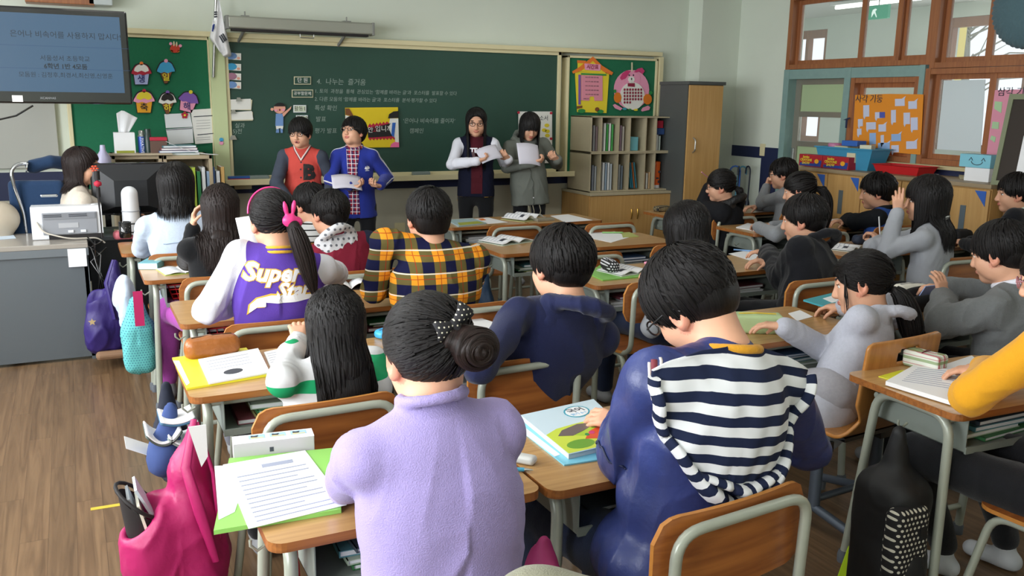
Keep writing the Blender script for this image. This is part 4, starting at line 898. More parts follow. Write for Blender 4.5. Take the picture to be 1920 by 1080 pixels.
def head_sdf(sd, C, R, s, smile=0, open_=0):
    g = lambda x, y, z: C+R@np.array([x*s, y*s, z*s], np.float32)
    def e(x, y, z, a, b, c, k=.02, m=0, sub=False, Rx=None): sd.ell(g(x, y, z), (a*s, b*s, c*s), R if Rx is None else R@Rx, k*s, m, sub)
    e(0, -.012, .028, .072, .09, .078); e(0, .022, -.03, .057, .06, .07, .03); e(0, .055, -.085, .024, .022, .018, .03)
    for q in (-1, 1): e(q*.034, .046, -.032, .026, .026, .026, .03); e(q*.045, .01, -.062, .016, .03, .025, .03)
    e(0, .07, .022, .045, .014, .014, .02)
    for q in (-1, 1): e(q*.031, .094, .003, .02, .014, .010, .012, 0, True)
    sd.cone(g(0, .082, .006), g(0, .096, -.03), .006*s, .0095*s, .012*s); e(0, .09, -.036, .0155, .009, .007, .01)
    for q in (-1, 1):
        e(q*.031, .069, .002, .0125, .0115, .0075, .002, 2); e(q*.031, .0778, .002, .0058, .0035, .006, .001, 3)
        e(q*.031, .0765, .0085, .0155, .007, .0026, .003, 3); e(q*.031, .0765, .012, .0165, .007, .005, .006, 0)
        e(q*.033, .0815, .026, .018, .006, .0036, .003, 4)
        e(q*.0765, -.004, -.008, .0095, .019, .03, .01, 5, Rx=rz(-q*22)); e(q*.0835, .0, -.006, .006, .011, .019, .006, 0, True, Rx=rz(-q*22)); e(q*.074, .004, -.032, .007, .008, .01, .006, 5)
    e(0, .0815, -.0555, .021, .008, .0042, .005, 1); e(0, .081, -.0625, .017, .008, .0052, .005, 1)
    if open_: e(0, .088, -.059, .010, .008, .004*open_, .003, 3, True)
def hand_sdf(sd, W, d, n, t, s=1, curl=.35, spread=1, fing=None, thumb=.5):
    """wrist W, d towards the fingertips, n out of the palm, t towards the thumb side"""
    d = unit(d); n = unit(n-d*np.dot(n, d)); t0 = np.cross(n, d); t = unit(t0*np.sign(np.dot(t0, t)+1e-6)); G = lambda a, b, c: W+(d*a+t*b+n*c)*s
    sd.cone(W-d*.028*s, G(.012, 0, 0), .019*s, .022*s, .01)
    for b in (.024, .008, -.008, -.022): sd.cone(G(.01, b*.6, 0), G(.072 if b > -.02 else .064, b*1.0, -.002), .013*s, .0105*s, .012)
    sd.cone(G(.02, .02, .008), G(.045, .022, .01), .014*s, .011*s, .012)
    cu = fing or [curl]*4
    for i, (b, L) in enumerate(((.026, .92), (.009, 1.0), (-.008, .94), (-.023, .76))):
        p = G(.074 if i < 3 else .066, b, -.002); a = 0; r = .0086*s
        for j, (l, w) in enumerate(((.036, 55), (.024, 75), (.019, 50))):
            a += math.radians(w*cu[i]); v = d*math.cos(a)+n*math.sin(a)+t*(.06*spread*(1.2-i)*math.cos(a)); q = p+unit(v)*l*L*s
            sd.cone(p, q, r, r*.93, .004); p = q; r *= .93
    p = G(.022, .026, .006); v = d*.55+t*.72+n*.35; q = p+unit(v)*.03*s; sd.cone(p, q, .011*s, .0095*s, .008)
    v = d*(.8-.2*thumb)+t*(.35-.5*thumb)+n*(.3+.4*thumb); q2 = q+unit(v)*.026*s; sd.cone(q, q2, .0092*s, .0085*s, .004); q3 = q2+unit(v+n*.2)*.02*s; sd.cone(q2, q3, .0085*s, .0072*s, .003)
def hair_locks(C, R, s, N, width, lim, r0, grav, length, col, rnd, rng, pole=(0, -.3, .95), droop=0, part=None, swirl=.25, lenvar=.12, front_len=None, thin=.35, tuck=0, steps=None, th0=.9, yl=.05):
    """thin tapering locks that follow the skull from the crown and then hang"""
    pole = unit(pole); a = unit(np.cross(pole, [0, 1, 0.2])); b = np.cross(pole, a)
    phi = rng.uniform(0, 2*math.pi, N); th = rng.uniform(.03, 1.0, N)**.8*th0
    ds = .012*s; c0 = np.array([0, -.012, .03], np.float32)*s; rr = np.array(r0, np.float32)*s
    lift = rng.uniform(.0, rnd, N)*s; dirv = lambda th, ph: (np.cos(th)[:, None]*pole+np.sin(th)[:, None]*(np.cos(ph)[:, None]*a+np.sin(ph)[:, None]*b))
    dv = dirv(th, phi); p = c0+dv/np.linalg.norm(dv/rr, axis=1)[:, None]*(1+lift[:, None]*4)
    P = [p]; alive = np.ones(N, bool); cnt = np.ones(N, int); g = R.T@np.array([0, 0, -1], np.float32) if grav else None
    rem = np.full(N, 0.0); maxlen = length*(1+rng.uniform(-lenvar, lenvar*.4, N)) + (.11 if grav else 0); free = np.zeros(N, bool); K = steps or (40 if grav else 22)
    if front_len is not None: 
        maxlen = np.where(dv[:, 1] > .55, np.minimum(maxlen, front_len), maxlen)
    tot = np.zeros(N); vel = None
    for k in range(K):
        dth = ds/(rr.mean()); th = th+dth; phi2 = phi+swirl*th
        dv = dirv(th, phi2); q = c0+dv/np.linalg.norm(dv/rr, axis=1)[:, None]*(1+lift[:, None]*4)
        if grav:
            nrm = unit_rows((p-c0)/rr**2); fr = (nrm@g > -.05) | free | (th > 2.0); free = fr
            step = g[None]*ds*1.05-(p-c0)*np.array([.02, .02, 0])*tuck
            q = np.where(fr[:, None], p+step, q)
            if col is not None:
                wq = (C+q@R.T).astype(np.float32); d = col.value(wq); bad = d < .007
                if bad.any():
                    e = .004; gr = np.stack([col.value(wq[bad]+np.eye(3, dtype=np.float32)[i]*e)-d[bad] for i in range(3)], 1)/e; gr /= (np.linalg.norm(gr, axis=1, keepdims=True)+1e-6)
                    wq[bad] += gr*(.007-d[bad])[:, None]; fl_ = gr[:, 2] > .25; bi = np.where(bad)[0][fl_]; sg_ = np.where(q[bi, 1] > .0, -1., 1.)[:, None]; wq[bi] += (col.back[None]*sg_*.95+np.array([[0, 0, -.1]]))*ds*1.3; q = (wq-C)@R
            tot += np.linalg.norm(q-p, axis=1); stop = tot > maxlen
        else: tot += ds; stop = lim(q/s) | (tot > maxlen)
        front = lim(q/s) & (q[:, 1] > .02*s) if grav else stop
        stop = stop | (front & (np.abs(q[:, 0]) < (.064 if yl > .03 else .12)*s) & (q[:, 1] > yl*s) & (q[:, 2] > -.13*s))
        q = np.where(alive[:, None], q, p); P.append(q); cnt += alive; p = q; alive = alive & ~stop
        if not alive.any(): break
    P = np.stack(P, 1); V = []; Q = []; FL = []; n = 6; base = 0
    M = 9 if grav else 7
    # resample every lock to M points
    for i in range(N):
        m = cnt[i]
        if m < 4: continue
        pts = P[i, :m]; f = np.linspace(0, m-1, M); i0 = np.minimum(f.astype(int), m-2); w = (f-i0)[:, None]; c = pts[i0]*(1-w)+pts[i0+1]*w
        T = np.gradient(c, axis=0); T /= np.linalg.norm(T, axis=1, keepdims=True)+1e-9; rad = (c-c0)/rr**2; rad[:, 2] *= .3 if grav else 1; rad /= np.linalg.norm(rad, axis=1, keepdims=True)+1e-9
        S = np.cross(T, rad); S /= np.linalg.norm(S, axis=1, keepdims=True)+1e-9; B = np.cross(S, T)
        t = np.linspace(0, 1, M); w = width*s*rng.uniform(.6, 1.3)*(np.minimum(1, t*6+.35)*(1-t**3*.93)); ph = rng.uniform(0, 9)
        c = c+S*(np.sin(t*3+ph)*.003*s)[:, None]+B*(.0015*s+.004*s*(t**3)*rng.uniform(-.2, 1)*(0 if grav else 1))[:, None]
        for k in range(n):
            an = 2*math.pi*k/n; V.append(c+S*(w*math.cos(an))[:, None]+B*(w*thin*math.sin(an))[:, None]); FL.append(np.stack([np.full(M, ph+math.cos(an)*.12), np.full(M, ph*.7), t*length*3], 1))
        jj = np.arange(M-1)
        for k in range(n):
            k2 = (k+1) % n; Q.append(np.stack([base+k*M+jj, base+k*M+jj+1, base+k2*M+jj+1, base+k2*M+jj], 1))
        base += n*M
    V = np.concatenate(V).astype(np.float32); Q = np.concatenate(Q)[:, ::-1]; return C+V@R.T, Q, np.concatenate(FL)
def unit_rows(a): return a/(np.linalg.norm(a, axis=1, keepdims=True)+1e-9)
def make_hair(t, C, R, s, st, colsdf, detail, mat_, rng):
    kind = st['kind']; fr = st.get('fringe', .03); bk = st.get('back', -.06); sdz = st.get('side', -.02); vol = st.get('vol', 1.0)
    r0 = np.array((.083, .1, .09))*vol
    g = lambda x, y, z: C+R@np.array([x*s, y*s, z*s], np.float32)
    def lim(q):      # below the hairline?
        an = np.arctan2(q[:, 1], np.abs(q[:, 0])+1e-6)/(math.pi/2)
        z = np.where(an > 0, sdz+(fr-sdz)*np.clip(an*1.6-.25, 0, 1), sdz+(bk-sdz)*np.clip(-an*1.5, 0, 1)); return q[:, 2] < z
    sd = SDF(); sd.ell(g(0, -.012, .03), r0*s*.97, R, .01)
    if kind in ('short', 'bowl'): sd.ell(g(0, -.045, -.01), np.array((.068, .055, .062 if kind == 'short' else .085))*s*vol, R, .03)
    sd.ell(g(0, .112, -.05+(fr-.03)), (.078*s, .075*s, .08*s), R, .012, 0, True)
    if kind in ('short', 'bowl', 'up'):
        sd.plane(g(0, 0, bk*.45-.006), R@np.array([0, -.36 if kind != 'bowl' else -.15, .93], np.float32))
        if kind != 'bowl' and not st.get('noear'):
            for q in (-1, 1): sd.ell(g(q*.088, .004, -.018), np.array((.022, .024, .028))*s, R, .01, 0, True)
    down = st.get('len', .3)
    if kind == 'long':
        p = [g(0, -.035, .0)]; rw_ = st.get('w', .07)*.85; w0 = p[0]; L = down-.12; stp = max(2, int(L/.03))
        q = w0.copy(); pts = [q.copy()]
        for k in range(stp):
            q = q+np.array([0, 0, -L/stp], np.float32)
            if colsdf is not None:
                for _ in range(6):
                    d = colsdf.value(q[None])[0]
                    if d < .0:
                        q = q-(R@np.array([0, 1, 0], np.float32))*np.array([1, 1, 0], np.float32)*(.004-d)
            pts.append(q.copy())
        for i, q in enumerate(pts): sd.ell(q, (rw_*s*(1-.35*i/len(pts)), .017*s, .035), rz(st.get('wyaw', 0)), .03)
        for q in (-1, 1): sd.chain([g(q*.062, -.01, .01), g(q*.062, -.005, -.08)+np.array([0, 0, -.02])], [.022*s, .014*s], .03)
        sd.ell(g(0, .105, -.075), (.055*s, .07*s, .1*s), R, .012, 0, True)
    if kind == 'bob':
        sd.ell(g(0, -.03, -.03), np.array((.085, .075, .09))*s, R, .03); sd.ell(g(0, .105, -.075), (.058*s, .075*s, .1*s), R, .012, 0, True)
    if kind in ('tail', 'bun') or kind == 'up':
        pass
    def flow(V):
        q = (V-C)@R/s-np.array([0, -.012, .03]); pl = unit(st.get('pole', (0, -.3, .95))); th = np.arccos(np.clip(unit_rows(q)@pl, -1, 1)); a = unit(np.cross(pl, [0, 1, .2])); b = np.cross(pl, a); u = np.arctan2(q@b, q@a)
        return np.stack([np.cos(u)*1.6, np.sin(u)*1.6, th*.4], 1)
    ho = sdf_obj('hair', sd, .006*s if detail > 1 else .008, mat_, t, flow=flow)
    N = {0: 110, 1: 260, 2: 620, 3: 1000}[detail]; wd = {0: .009, 1: .0065, 2: .0045, 3: .0036}[detail]
    if kind == 'long' or kind == 'bob':
        V, Q, FLW = hair_locks(C, R, s, int(N*1.8), wd*1.25, lim, r0*1.01, True, down+.09, colsdf, .012, rng, st.get('pole', (0, -.2, .97)), front_len=st.get('front_len'), tuck=st.get('tuck', .5), steps=64, yl=st.get('yl', .05))
    else:
        V, Q, FLW = hair_locks(C, R, s, N, wd, lim, r0*1.0, False, .3*s, None, st.get('mess', .012), rng, st.get('pole', (0, -.3, .95)), swirl=st.get('swirl', .3), th0=st.get('th0', 1.5))
    me = fastmesh('hair_locks', V, Q, None, True, {'flow': FLW}); me.materials.append(mat_); lo = link('hair_locks', me, ho); 
    return ho, g
def tail(ho, pts, rs, mat_, name='ponytail', N=160, width=.004, rng=RNG, spread=1.0, flat=(1, 1)):
    """a hanging hank of hair: a core plus locks running along it"""
    P = [np.array(p, np.float32) for p in pts]; sd = SDF()
    for i in range(len(P)-1): sd.cone(P[i], P[i+1], rs[i]*.86, rs[i+1]*.86, .01)
    A = np.array(P); cum = np.r_[0, np.cumsum(np.linalg.norm(np.diff(A, axis=0), axis=1))]; cum /= cum[-1]
    def flow(V):
        d = ((V[:, None]-A[None])**2).sum(2); i = d.argmin(1); q = V-A[i]; u = np.arctan2(q[:, 0], q[:, 1]); return np.stack([np.cos(u), np.sin(u), cum[i]], 1)
    o = sdf_obj(name, sd, .006, mat_, ho, flow=flow); M = 14; tt = np.linspace(0, 1, M); V = []; Q = []; FL = []; base = 0
    cen = np.stack([np.interp(tt, cum, A[:, i]) for i in range(3)], 1); rad = np.interp(tt, cum, rs)
    for _ in range(2): cen[1:-1] = (cen[:-2]+2*cen[1:-1]+cen[2:])/4
    T = unit_rows(np.gradient(cen, axis=0)); ref = np.array([1, 0, 0.01]); S = unit_rows(ref-T*(T@ref)[:, None]); B = np.cross(T, S)
    for i in range(N):
        ph = rng.uniform(0, 6.28); k = rng.uniform(.75, 1.08); dr = rng.uniform(-.25, .25); ends = rng.uniform(.8, 1.04); t2 = tt*ends
        c = np.stack([np.interp(np.minimum(t2, 1), tt, cen[:, j]) for j in range(3)], 1); c += T[-1]*np.maximum(t2-1, 0)[:, None]*.15
        r_ = np.interp(t2, tt, rad); off = S*(np.cos(ph+dr*tt)*r_*k)[:, None]+B*(np.sin(ph+dr*tt)*r_*k)[:, None]; c = c+off
        w = width*rng.uniform(.6, 1.3)*(1-tt**3*.9); Bn = unit_rows(off); Sn = np.cross(T, Bn)
        for a in range(5):
            an = a*1.2566; V.append(c+Sn*(w*math.cos(an))[:, None]+Bn*(w*.4*math.sin(an))[:, None]); FL.append(np.stack([np.full(M, ph*3+math.cos(an)*.1), np.full(M, ph), tt], 1))
        jj = np.arange(M-1)
        for a in range(5): b = (a+1) % 5; Q.append(np.stack([base+a*M+jj, base+a*M+jj+1, base+b*M+jj+1, base+b*M+jj], 1))
        base += 5*M
    me = fastmesh(name+'_strands', np.concatenate(V), np.concatenate(Q), None, True, {'flow': np.concatenate(FL)}); me.materials.append(mat_); link(name+'_strands', me, ho); return o
PEOPLE = {}
def zonemat(ms):
    key = 'zone_'+'_'.join(m.name for m in ms)
    if key in MATS: return MATS[key]
    m, nt, b = newmat(key[:60]); o = objxyz(nt, 'zone'); cs = [tuple(x.node_tree.nodes['Principled BSDF'].inputs['Base Color'].default_value) for x in ms]
    c = mixc(nt, mathn(nt, 'LESS_THAN', o[1], o[0]), cs[0], cs[1]); mn = mathn(nt, 'MINIMUM', o[0], o[1]); c = mixc(nt, mathn(nt, 'LESS_THAN', o[2], mathn(nt, 'ADD', mn, .0)), c, cs[2])
    tc = nt.nodes.new('ShaderNodeTexCoord'); n = nt.nodes.new('ShaderNodeTexNoise'); n.inputs['Scale'].default_value = 350; nt.links.new(tc.outputs['Object'], n.inputs['Vector'])
    bp = nt.nodes.new('ShaderNodeBump'); bp.inputs['Strength'].default_value = .2; bp.inputs['Distance'].default_value = .01; nt.links.new(n.outputs['Fac'], bp.inputs['Height']); nt.links.new(bp.outputs[0], b.inputs['Normal'])
    nt.links.new(c, b.inputs['Base Color']); b.inputs['Roughness'].default_value = .88; b.inputs['Specular IOR Level'].default_value = .2; MATS[key] = m; return m
def person(key, label, H, yaw=0, hd=(0, 0, 0), pelvis=None, pz=.5, s=1.0, bs=1.0, top=None, sleeve=None, cuff=None, hair=None, hairm=None, detail=1, arms=None, legs=None, pants=None, shoes='#8d8f92', chest=None, neck_off=(0, -.02, -.145), torso_w=1.0, torso_d=1.0, puff=0, res=None, fold=.005, hem=0.0, stand=False, lean=None, sh=None, mouth=0, glasses=None, collar=None, sub_body=False, skirt=0, shoes_on=True, sleeve_r=1.0, shs=1.0):
    Hw = np.array(H, np.float32)-np.array([0, 0, 0 if stand else .032*s], np.float32); px, py = pelvis; root = thing('person', label, 'person', (px, py, 0)); O = np.array((px, py, 0), np.float32)
    C = Hw-O; Rb = rz(yaw); R = rz(hd[0])@rx(-hd[1])@ry(hd[2]); P = np.array((0, 0, pz), np.float32); bs = bs
    N = C+R@(np.array((0, -.022, -.092), np.float32)*s)+np.array((0, 0, -.024*s))+Rb@np.array((0, -.015, 0), np.float32)
    if lean is not None: N = N+np.array(lean, np.float32)
    zs = unit(N-P); fw = Rb@np.array([0, 1, 0], np.float32); xr = unit(np.cross(fw, zs)); fw = np.cross(zs, xr); RT = np.stack([xr, fw, zs], 1)
    Cc = P+(N-P)*.62-fw*.012; shw = .138*bs*torso_w*shs; L_ = float(np.linalg.norm(N-P))
    S = {q: N+xr*(shw*(-1 if q == 'L' else 1))-zs*(.068*bs)+fw*.0 for q in 'LR'}
    if sh: 
        for q, v in sh.items(): S[q] = np.array(v, np.float32)-O
    A = {}
    for q in 'LR':
        d = (arms or {}).get(q); sg = -1 if q == 'L' else 1
        if d is None or d == 'desk':
            E = S[q]+fw*.15+xr*sg*.05; E[2] = max(.745, S[q][2]-.24); W = E+fw*.13-xr*sg*.13; W[2] = .745; d = dict(e=E+O, w=W+O)
        d = dict(d); d['e'] = np.array(d['e'], np.float32)-O; d['w'] = np.array(d['w'], np.float32)-O; A[q] = d
    # body
    sk = SDF(); sk.tight = True; head_sdf(sk, C, R, s, open_=mouth)
    sk.cone(C+R@(np.array((0, -.022, -.04), np.float32)*s), N+zs*-.01, .047*s, .05*s, .03); sk.cone(N-zs*.005, N-zs*.06, .045*s, .05*s, .03)
    isl = []; b2 = SDF(); b2.cone(N-zs*.05, Cc, .05, .07, .03); b2.ell(Cc, (.1*bs, .06, .11), RT, .03); b2.cone(Cc, P+zs*.03, .065, .07, .03)
    for q in 'LR': d = A[q]; b2.chain([Cc+zs*.07, S[q], d['e'], d['w']], [.03, .026*bs, .026*bs, .02*bs], .02)
    ft = {}
    Lg = legs or {}
    for q in 'LR':
        sg = -1 if q == 'L' else 1; hip = P+xr*sg*.085
        if stand: kn = np.array([hip[0], hip[1], pz*.53], np.float32)+fw*.02*np.array([1, 1, 0]); an = np.array([hip[0], hip[1], .07], np.float32)
        else: kn = hip+fw*np.array([1, 1, 0], np.float32)*.38*bs+xr*sg*.03; kn[2] = .475; an = kn+np.array([0, 0, -.40], np.float32)+fw*np.array([1, 1, 0], np.float32)*.02; an[2] = .075
        if q in Lg: kn, an = [np.array(v, np.float32)-O for v in Lg[q]]
        b2.chain([hip, kn, an], [.07*bs, .045*bs, .03*bs], .03); ft[q] = (hip, kn, an)
    isl.append((b2, .014))
    for q in 'LR':
        d = A[q]
        if d.get('hide'): continue
        hs = SDF(); dr = np.array(d.get('d', d['w']-d['e']), np.float32); n = np.array(d.get('n', (0, 0, -1)), np.float32); tt = np.array(d.get('t', xr*(1 if q == 'L' else -1)), np.float32)
        hand_sdf(hs, d['w'], dr, n, tt, (.86 if not stand else .9)*d.get('s', 1)*s**.5, d.get('curl', .35), fing=d.get('fing'), thumb=d.get('thumb', .5)); isl.append((hs, .0032))
    body = sdf_obj('body', sk, .0034*s, SKM, root, islands=isl)
    # garments
    tp = SDF(); tp.back = -fw; w = torso_w; dd = torso_d; pf = puff
    tp.ell(Cc, ((.142*bs+pf)*w, (.1*bs+pf)*dd, L_*.42), RT, .03, 0); tp.ell(P+zs*(.03-hem), (((.138 if stand else .15)*bs+pf)*w, (.112*bs+pf)*dd, .13+hem*.8), RT, .07, 0); tp.ell(P+(N-P)*.32, (.136*bs*w+pf, (.098*bs+pf)*dd, L_*.3), RT, .03, 0)
    tp.cone(S['L']-zs*.005, S['R']-zs*.005, .046*bs+pf*.5, .046*bs+pf*.5, .04, 0)
    for q in 'LR': tp.cone(N-zs*.012, S[q], .046*s, .044*bs, .03, 0)
    tp.ell(N-zs*.07-fw*.02, (.1*bs*w, .065*bs, .07), RT, .03, 0)
    tp.cone(N-zs*.02, N-zs*.09, .055*s, .06*s, .02, 0); tp.ell(N-zs*.035-fw*.014, (.07, .055, .045), RT, .02, 0)
    if skirt:
        for q in (-1, 1): tp.cone(P+xr*q*.045*bs+zs*.12, P+xr*q*.055*bs-zs*skirt, .1*bs+pf, .112*bs+pf, .04, 0)
        tp.plane(P-zs*skirt, zs)
    if collar: tp.torus(N+zs*(.012+collar[0])-fw*.004, .052*s*collar[2], collar[1], RT@rx(collar[3] if len(collar) > 3 else -14), .012, 2)
    for q in 'LR':
        d = A[q]; r = sleeve_r; e, w_ = d['e'], d['w']; dirw = unit(w_-e); up = unit(e-S[q])
        tp.cone(S[q], e, (.05*bs+pf)*r, (.045*bs+pf)*r, .02, 1); 
        tp.cone(e, w_-dirw*.012, (.047*bs+pf)*r, (.036*bs+pf*.6)*r, .015, 1); tp.cone(w_-dirw*.045, w_-dirw*.008, .031*bs+pf*.4, .029*bs+pf*.3, .01, 2)
    mats_ = [top, sleeve or top, cuff or sleeve or top]; rs = res or {0: .01, 1: .008, 2: .0065, 3: .0058}[detail]; ph = sum(map(ord, key))
    fd = folds(fold, 7 if detail > 2 else 10, ph) if fold else None
    def disp(V):
        base = (fd(V)+fold*.25)*np.clip((np.linalg.norm(V-N, axis=1)-.06)/.09, 0, 1) if fd else 0
        for q in 'LR':      # sleeve creases gathered at the elbows and above the cuffs
            e = A[q]['e']; r = np.linalg.norm(V-e, axis=1); base = base+.0028*np.exp(-(r/.075)**2)*np.sin((V@unit(A[q]['w']-S[q]))*105+V[:, 0]*30+3*vnoise(V, 14, 7))
            w2 = A[q]['w']-unit(A[q]['w']-e)*.05; r = np.linalg.norm(V-w2, axis=1); base = base+.0018*np.exp(-(r/.045)**2)*np.sin((V@unit(A[q]['w']-e))*170+2*vnoise(V, 20, 8))
        return base
    jk = sdf_obj('top', tp, rs, mats_, root, smooth=2, disp=disp)
    if sleeve or cuff:
        J = jk.data; V = np.empty(len(J.vertices)*3, np.float32); J.vertices.foreach_get('co', V); V = V.reshape(-1, 3); D = np.full((len(V), 3), 9., np.float32)
        for q in tp.p:
            if q[6] in (0, 1, 2) and not q[7]: D[:, q[6]] = np.minimum(D[:, q[6]], tp.dist(q, V))
        a = J.attributes.new('zone', 'FLOAT_VECTOR', 'POINT'); a.data.foreach_set('vector', D.ravel()); J.materials.clear(); J.materials.append(zonemat(mats_)); J.polygons.foreach_set('material_index', np.zeros(len(J.polygons), np.int32))
    pt = SDF()
    for q in 'LR':
        hip, kn, an = ft[q]; pt.chain([hip-zs*.0, kn, an+np.array([0, 0, .02])], [(.074 if stand else .085)*bs, (.056 if stand else .064)*bs, (.042 if stand else .046)*bs], .02)
    pt.ell(P-zs*.01, (.135*bs, .115*bs, .1), RT, .05)
    sdf_obj('trousers', pt, .012, pants or fabric('black_trousers', '#17181c'), root, smooth=2, disp=folds(.005, 9, ph+4))
    if shoes_on:
        for q in 'LR':
            hip, kn, an = ft[q]; f2 = fw*np.array([1, 1, 0], np.float32); sd = SDF(); sd.cone(an+[0, 0, .0], np.array([an[0], an[1], .045]), .035, .036, .02); sd.cone(np.array([an[0], an[1], .034])-f2*.03, np.array([an[0], an[1], .03])+f2*.11, .034, .03, .02); sd.plane(np.array([0, 0, .004]), (0, 0, 1))
            sdf_obj('shoe', sd, .008, mat('shoe_'+shoes.strip('#'), shoes, .5), root)
    rng = np.random.default_rng(ph); hm = hairm or HAIRK
    info = dict(root=root, C=C, R=R, s=s, N=N, P=P, S=S, A=A, RT=RT, O=O, tp=tp, jk=jk, xr=xr, fw=fw, zs=zs, Cc=Cc, L=L_, ft=ft)
    if hair: ho, g = make_hair(root, C, R, s, hair, tp, detail, hm, rng); info['hair'] = ho; info['g'] = g
    if glasses:
        g = info['g']; m = MB()
        for q in (-1, 1):
            m.tube([Vector(g(q*.031+.021*math.cos(a), .098-abs(math.cos(a)*.5+.5 if q > 0 else .5-math.cos(a)*.5)*.006, .002+.016*math.sin(a))) for a in [k*.4488 for k in range(14)]], .0022*s, 6, closed=True)
            m.tube([Vector(g(q*.052, .094, .006)), Vector(g(q*.078, .06, .008)), Vector(g(q*.083, -.005, .012)), Vector(g(q*.084, -.02, -.004))], .0018*s, 6)
        m.tube([Vector(g(-.01, .097, .005)), Vector(g(0, .1, .008)), Vector(g(.01, .097, .005))], .0015*s, 6); m.build('glasses', glasses, root)
    PEOPLE[key] = info; return info
def on_surface(info, me_obj, name, me, m, origin, xdir, zdir, ndir, off=.0025):
    """lay a flat text/shape mesh (x right, y up) onto the garment"""
    from mathutils.bvhtree import BVHTree
    J = info['jk'].data; bv = BVHTree.FromPolygons([v.co for v in J.vertices], [p.vertices for p in J.polygons]); o, x, z, n = [Vector([float(q) for q in v]) for v in (origin, xdir, zdir, ndir)]
    bm = bmesh.new(); bm.from_mesh(me); bmesh.ops.triangulate(bm, faces=bm.faces)
    for _ in range(3):
        es = [e for e in bm.edges if e.calc_length() > .012]
        if not es: break
        bmesh.ops.subdivide_edges(bm, edges=es, cuts=1); bmesh.ops.triangulate(bm, faces=[f for f in bm.faces if len(f.verts) > 3])
    for v in bm.verts:
        p = o+x*v.co.x+z*v.co.y; h = bv.ray_cast(p+n*.3, -n, .6)[0]; v.co = (h if h is not None else p)+n*(off+v.co.z)
    me2 = bpy.data.meshes.new(name); bm.to_mesh(me2); bm.free(); me2.materials.clear(); me2.materials.append(m); return link(name, me2, info['root'])
def poly_mesh(pts, t=.0008):
    me = bpy.data.meshes.new('p'); n = len(pts); me.from_pydata([(a, b, 0) for a, b in pts]+[(a, b, t) for a, b in pts], [], [list(range(n, 2*n))]+[(i, (i+1) % n, n+(i+1) % n, n+i) for i in range(n)]); return me

def hood(info, m, w=.1, drop=.11, thick=.022, out=.05, name='hood', lift=0, soft=0):
    N, xr, fw, zs, RT = info['N'], info['xr'], info['fw'], info['zs'], info['RT']; sd = SDF(); c = N+zs*(lift+.005)
    sd.torus(c-fw*.02-zs*.005, w*.92, thick, RT@rx(-30), .03, 0, .78)
    pts = [c+xr*w*math.cos(a)*1.02-fw*(out*.5+out*math.sin(a)*.7)-zs*(drop*.95*math.sin(a)**1.3+.01) for a in [math.pi*k/8 for k in range(9)]]
    sd.chain([pts[i] for i in range(9)], [thick*(1+.35*math.sin(math.pi*i/8)) for i in range(9)], .03)
    sd.ell(c-fw*(out*.95+.01)-zs*drop*.42, (w*.86, thick*1.25, drop*.55), RT@rx(-12), .03)
    o = sdf_obj(name, sd, .006, m, info['root'], smooth=2, disp=folds(.006, 16, 3)); return o
def surf_pts(info, pts, off=.003):
    from mathutils.bvhtree import BVHTree
    if 'bv' not in info: J = info['jk'].data; info['bv'] = BVHTree.FromPolygons([v.co for v in J.vertices], [p.vertices for p in J.polygons])
    out = []
    for p in pts:
        h = info['bv'].find_nearest(Vector([float(q) for q in p])); out.append(h[0]+h[1]*off)
    return out
def surf_tube(info, name, pts, r, m, n=24, off=.002, flat=1, closed=False):
    P = [Vector([float(q) for q in p]) for p in pts]; f = []
    for i in range(len(P)-1):
        for k in range(n): f.append(P[i].lerp(P[i+1], k/n))
    f.append(P[-1]); return MB().tube(surf_pts(info, f, off), r, 6, flat=flat).build(name, m, info['root'])
def patch(info, name, pts, m, up=0, off=.003, front=True):      # outline in (x right of wearer's view, z) about the chest
    n = info['fw'] if front else -info['fw']; x = info['xr'] if not front else -info['xr']
    return on_surface(info, None, name, poly_mesh(pts), m, info['Cc']+info['zs']*up, x, info['zs'], n, off)
def letters(info, name, s, size, m, dx, dz, front, off=.003, shear=0, bold=0, rot=0):
    me = text_mesh(s, size, .0004, 'CENTER', shear, bold); me.transform(Matrix.Rotation(math.radians(rot), 4, 'Z') @ Matrix.Identity(4)); me.transform(Matrix.Translation((dx, dz, 0)))
    n = info['fw'] if front else -info['fw']; x = info['xr'] if not front else -info['xr']; x = -x if not front else x
    return on_surface(info, None, name, me, m, info['Cc'], info['xr'] if not front else -info['xr'], info['zs'], n, off)
# ---------------------------------------------------------------- the class
LILAC = fabric('lilac_sweat', '#9a8dc0', .3, .06); NAVYF = fabric('navy_hoodie', '#1d2243'); GREYM = fabric('grey_marl', '#a3a6ad', .3, .1); BLACKF = fabric('black_knit', '#101114'); DENIM = fabric('pale_denim', '#b9c6d8', .3, .1)
WHT = fabric('white_sleeve', '#dfe0ea', .2, .04); SATIN = mat('blue_satin', '#323d72', .38, spec=.5, noise=.6, nscale=7, bump=.15, bscale=60)
DJ = fabric('dark_jeans', '#1f2a44'); KH = fabric('khaki_trousers', '#7d7c68'); BKT = fabric('black_trousers', '#17181c')
FRB = mat('black_frames', '#15161a', .3)
V3 = lambda *a: np.array(a, np.float32)
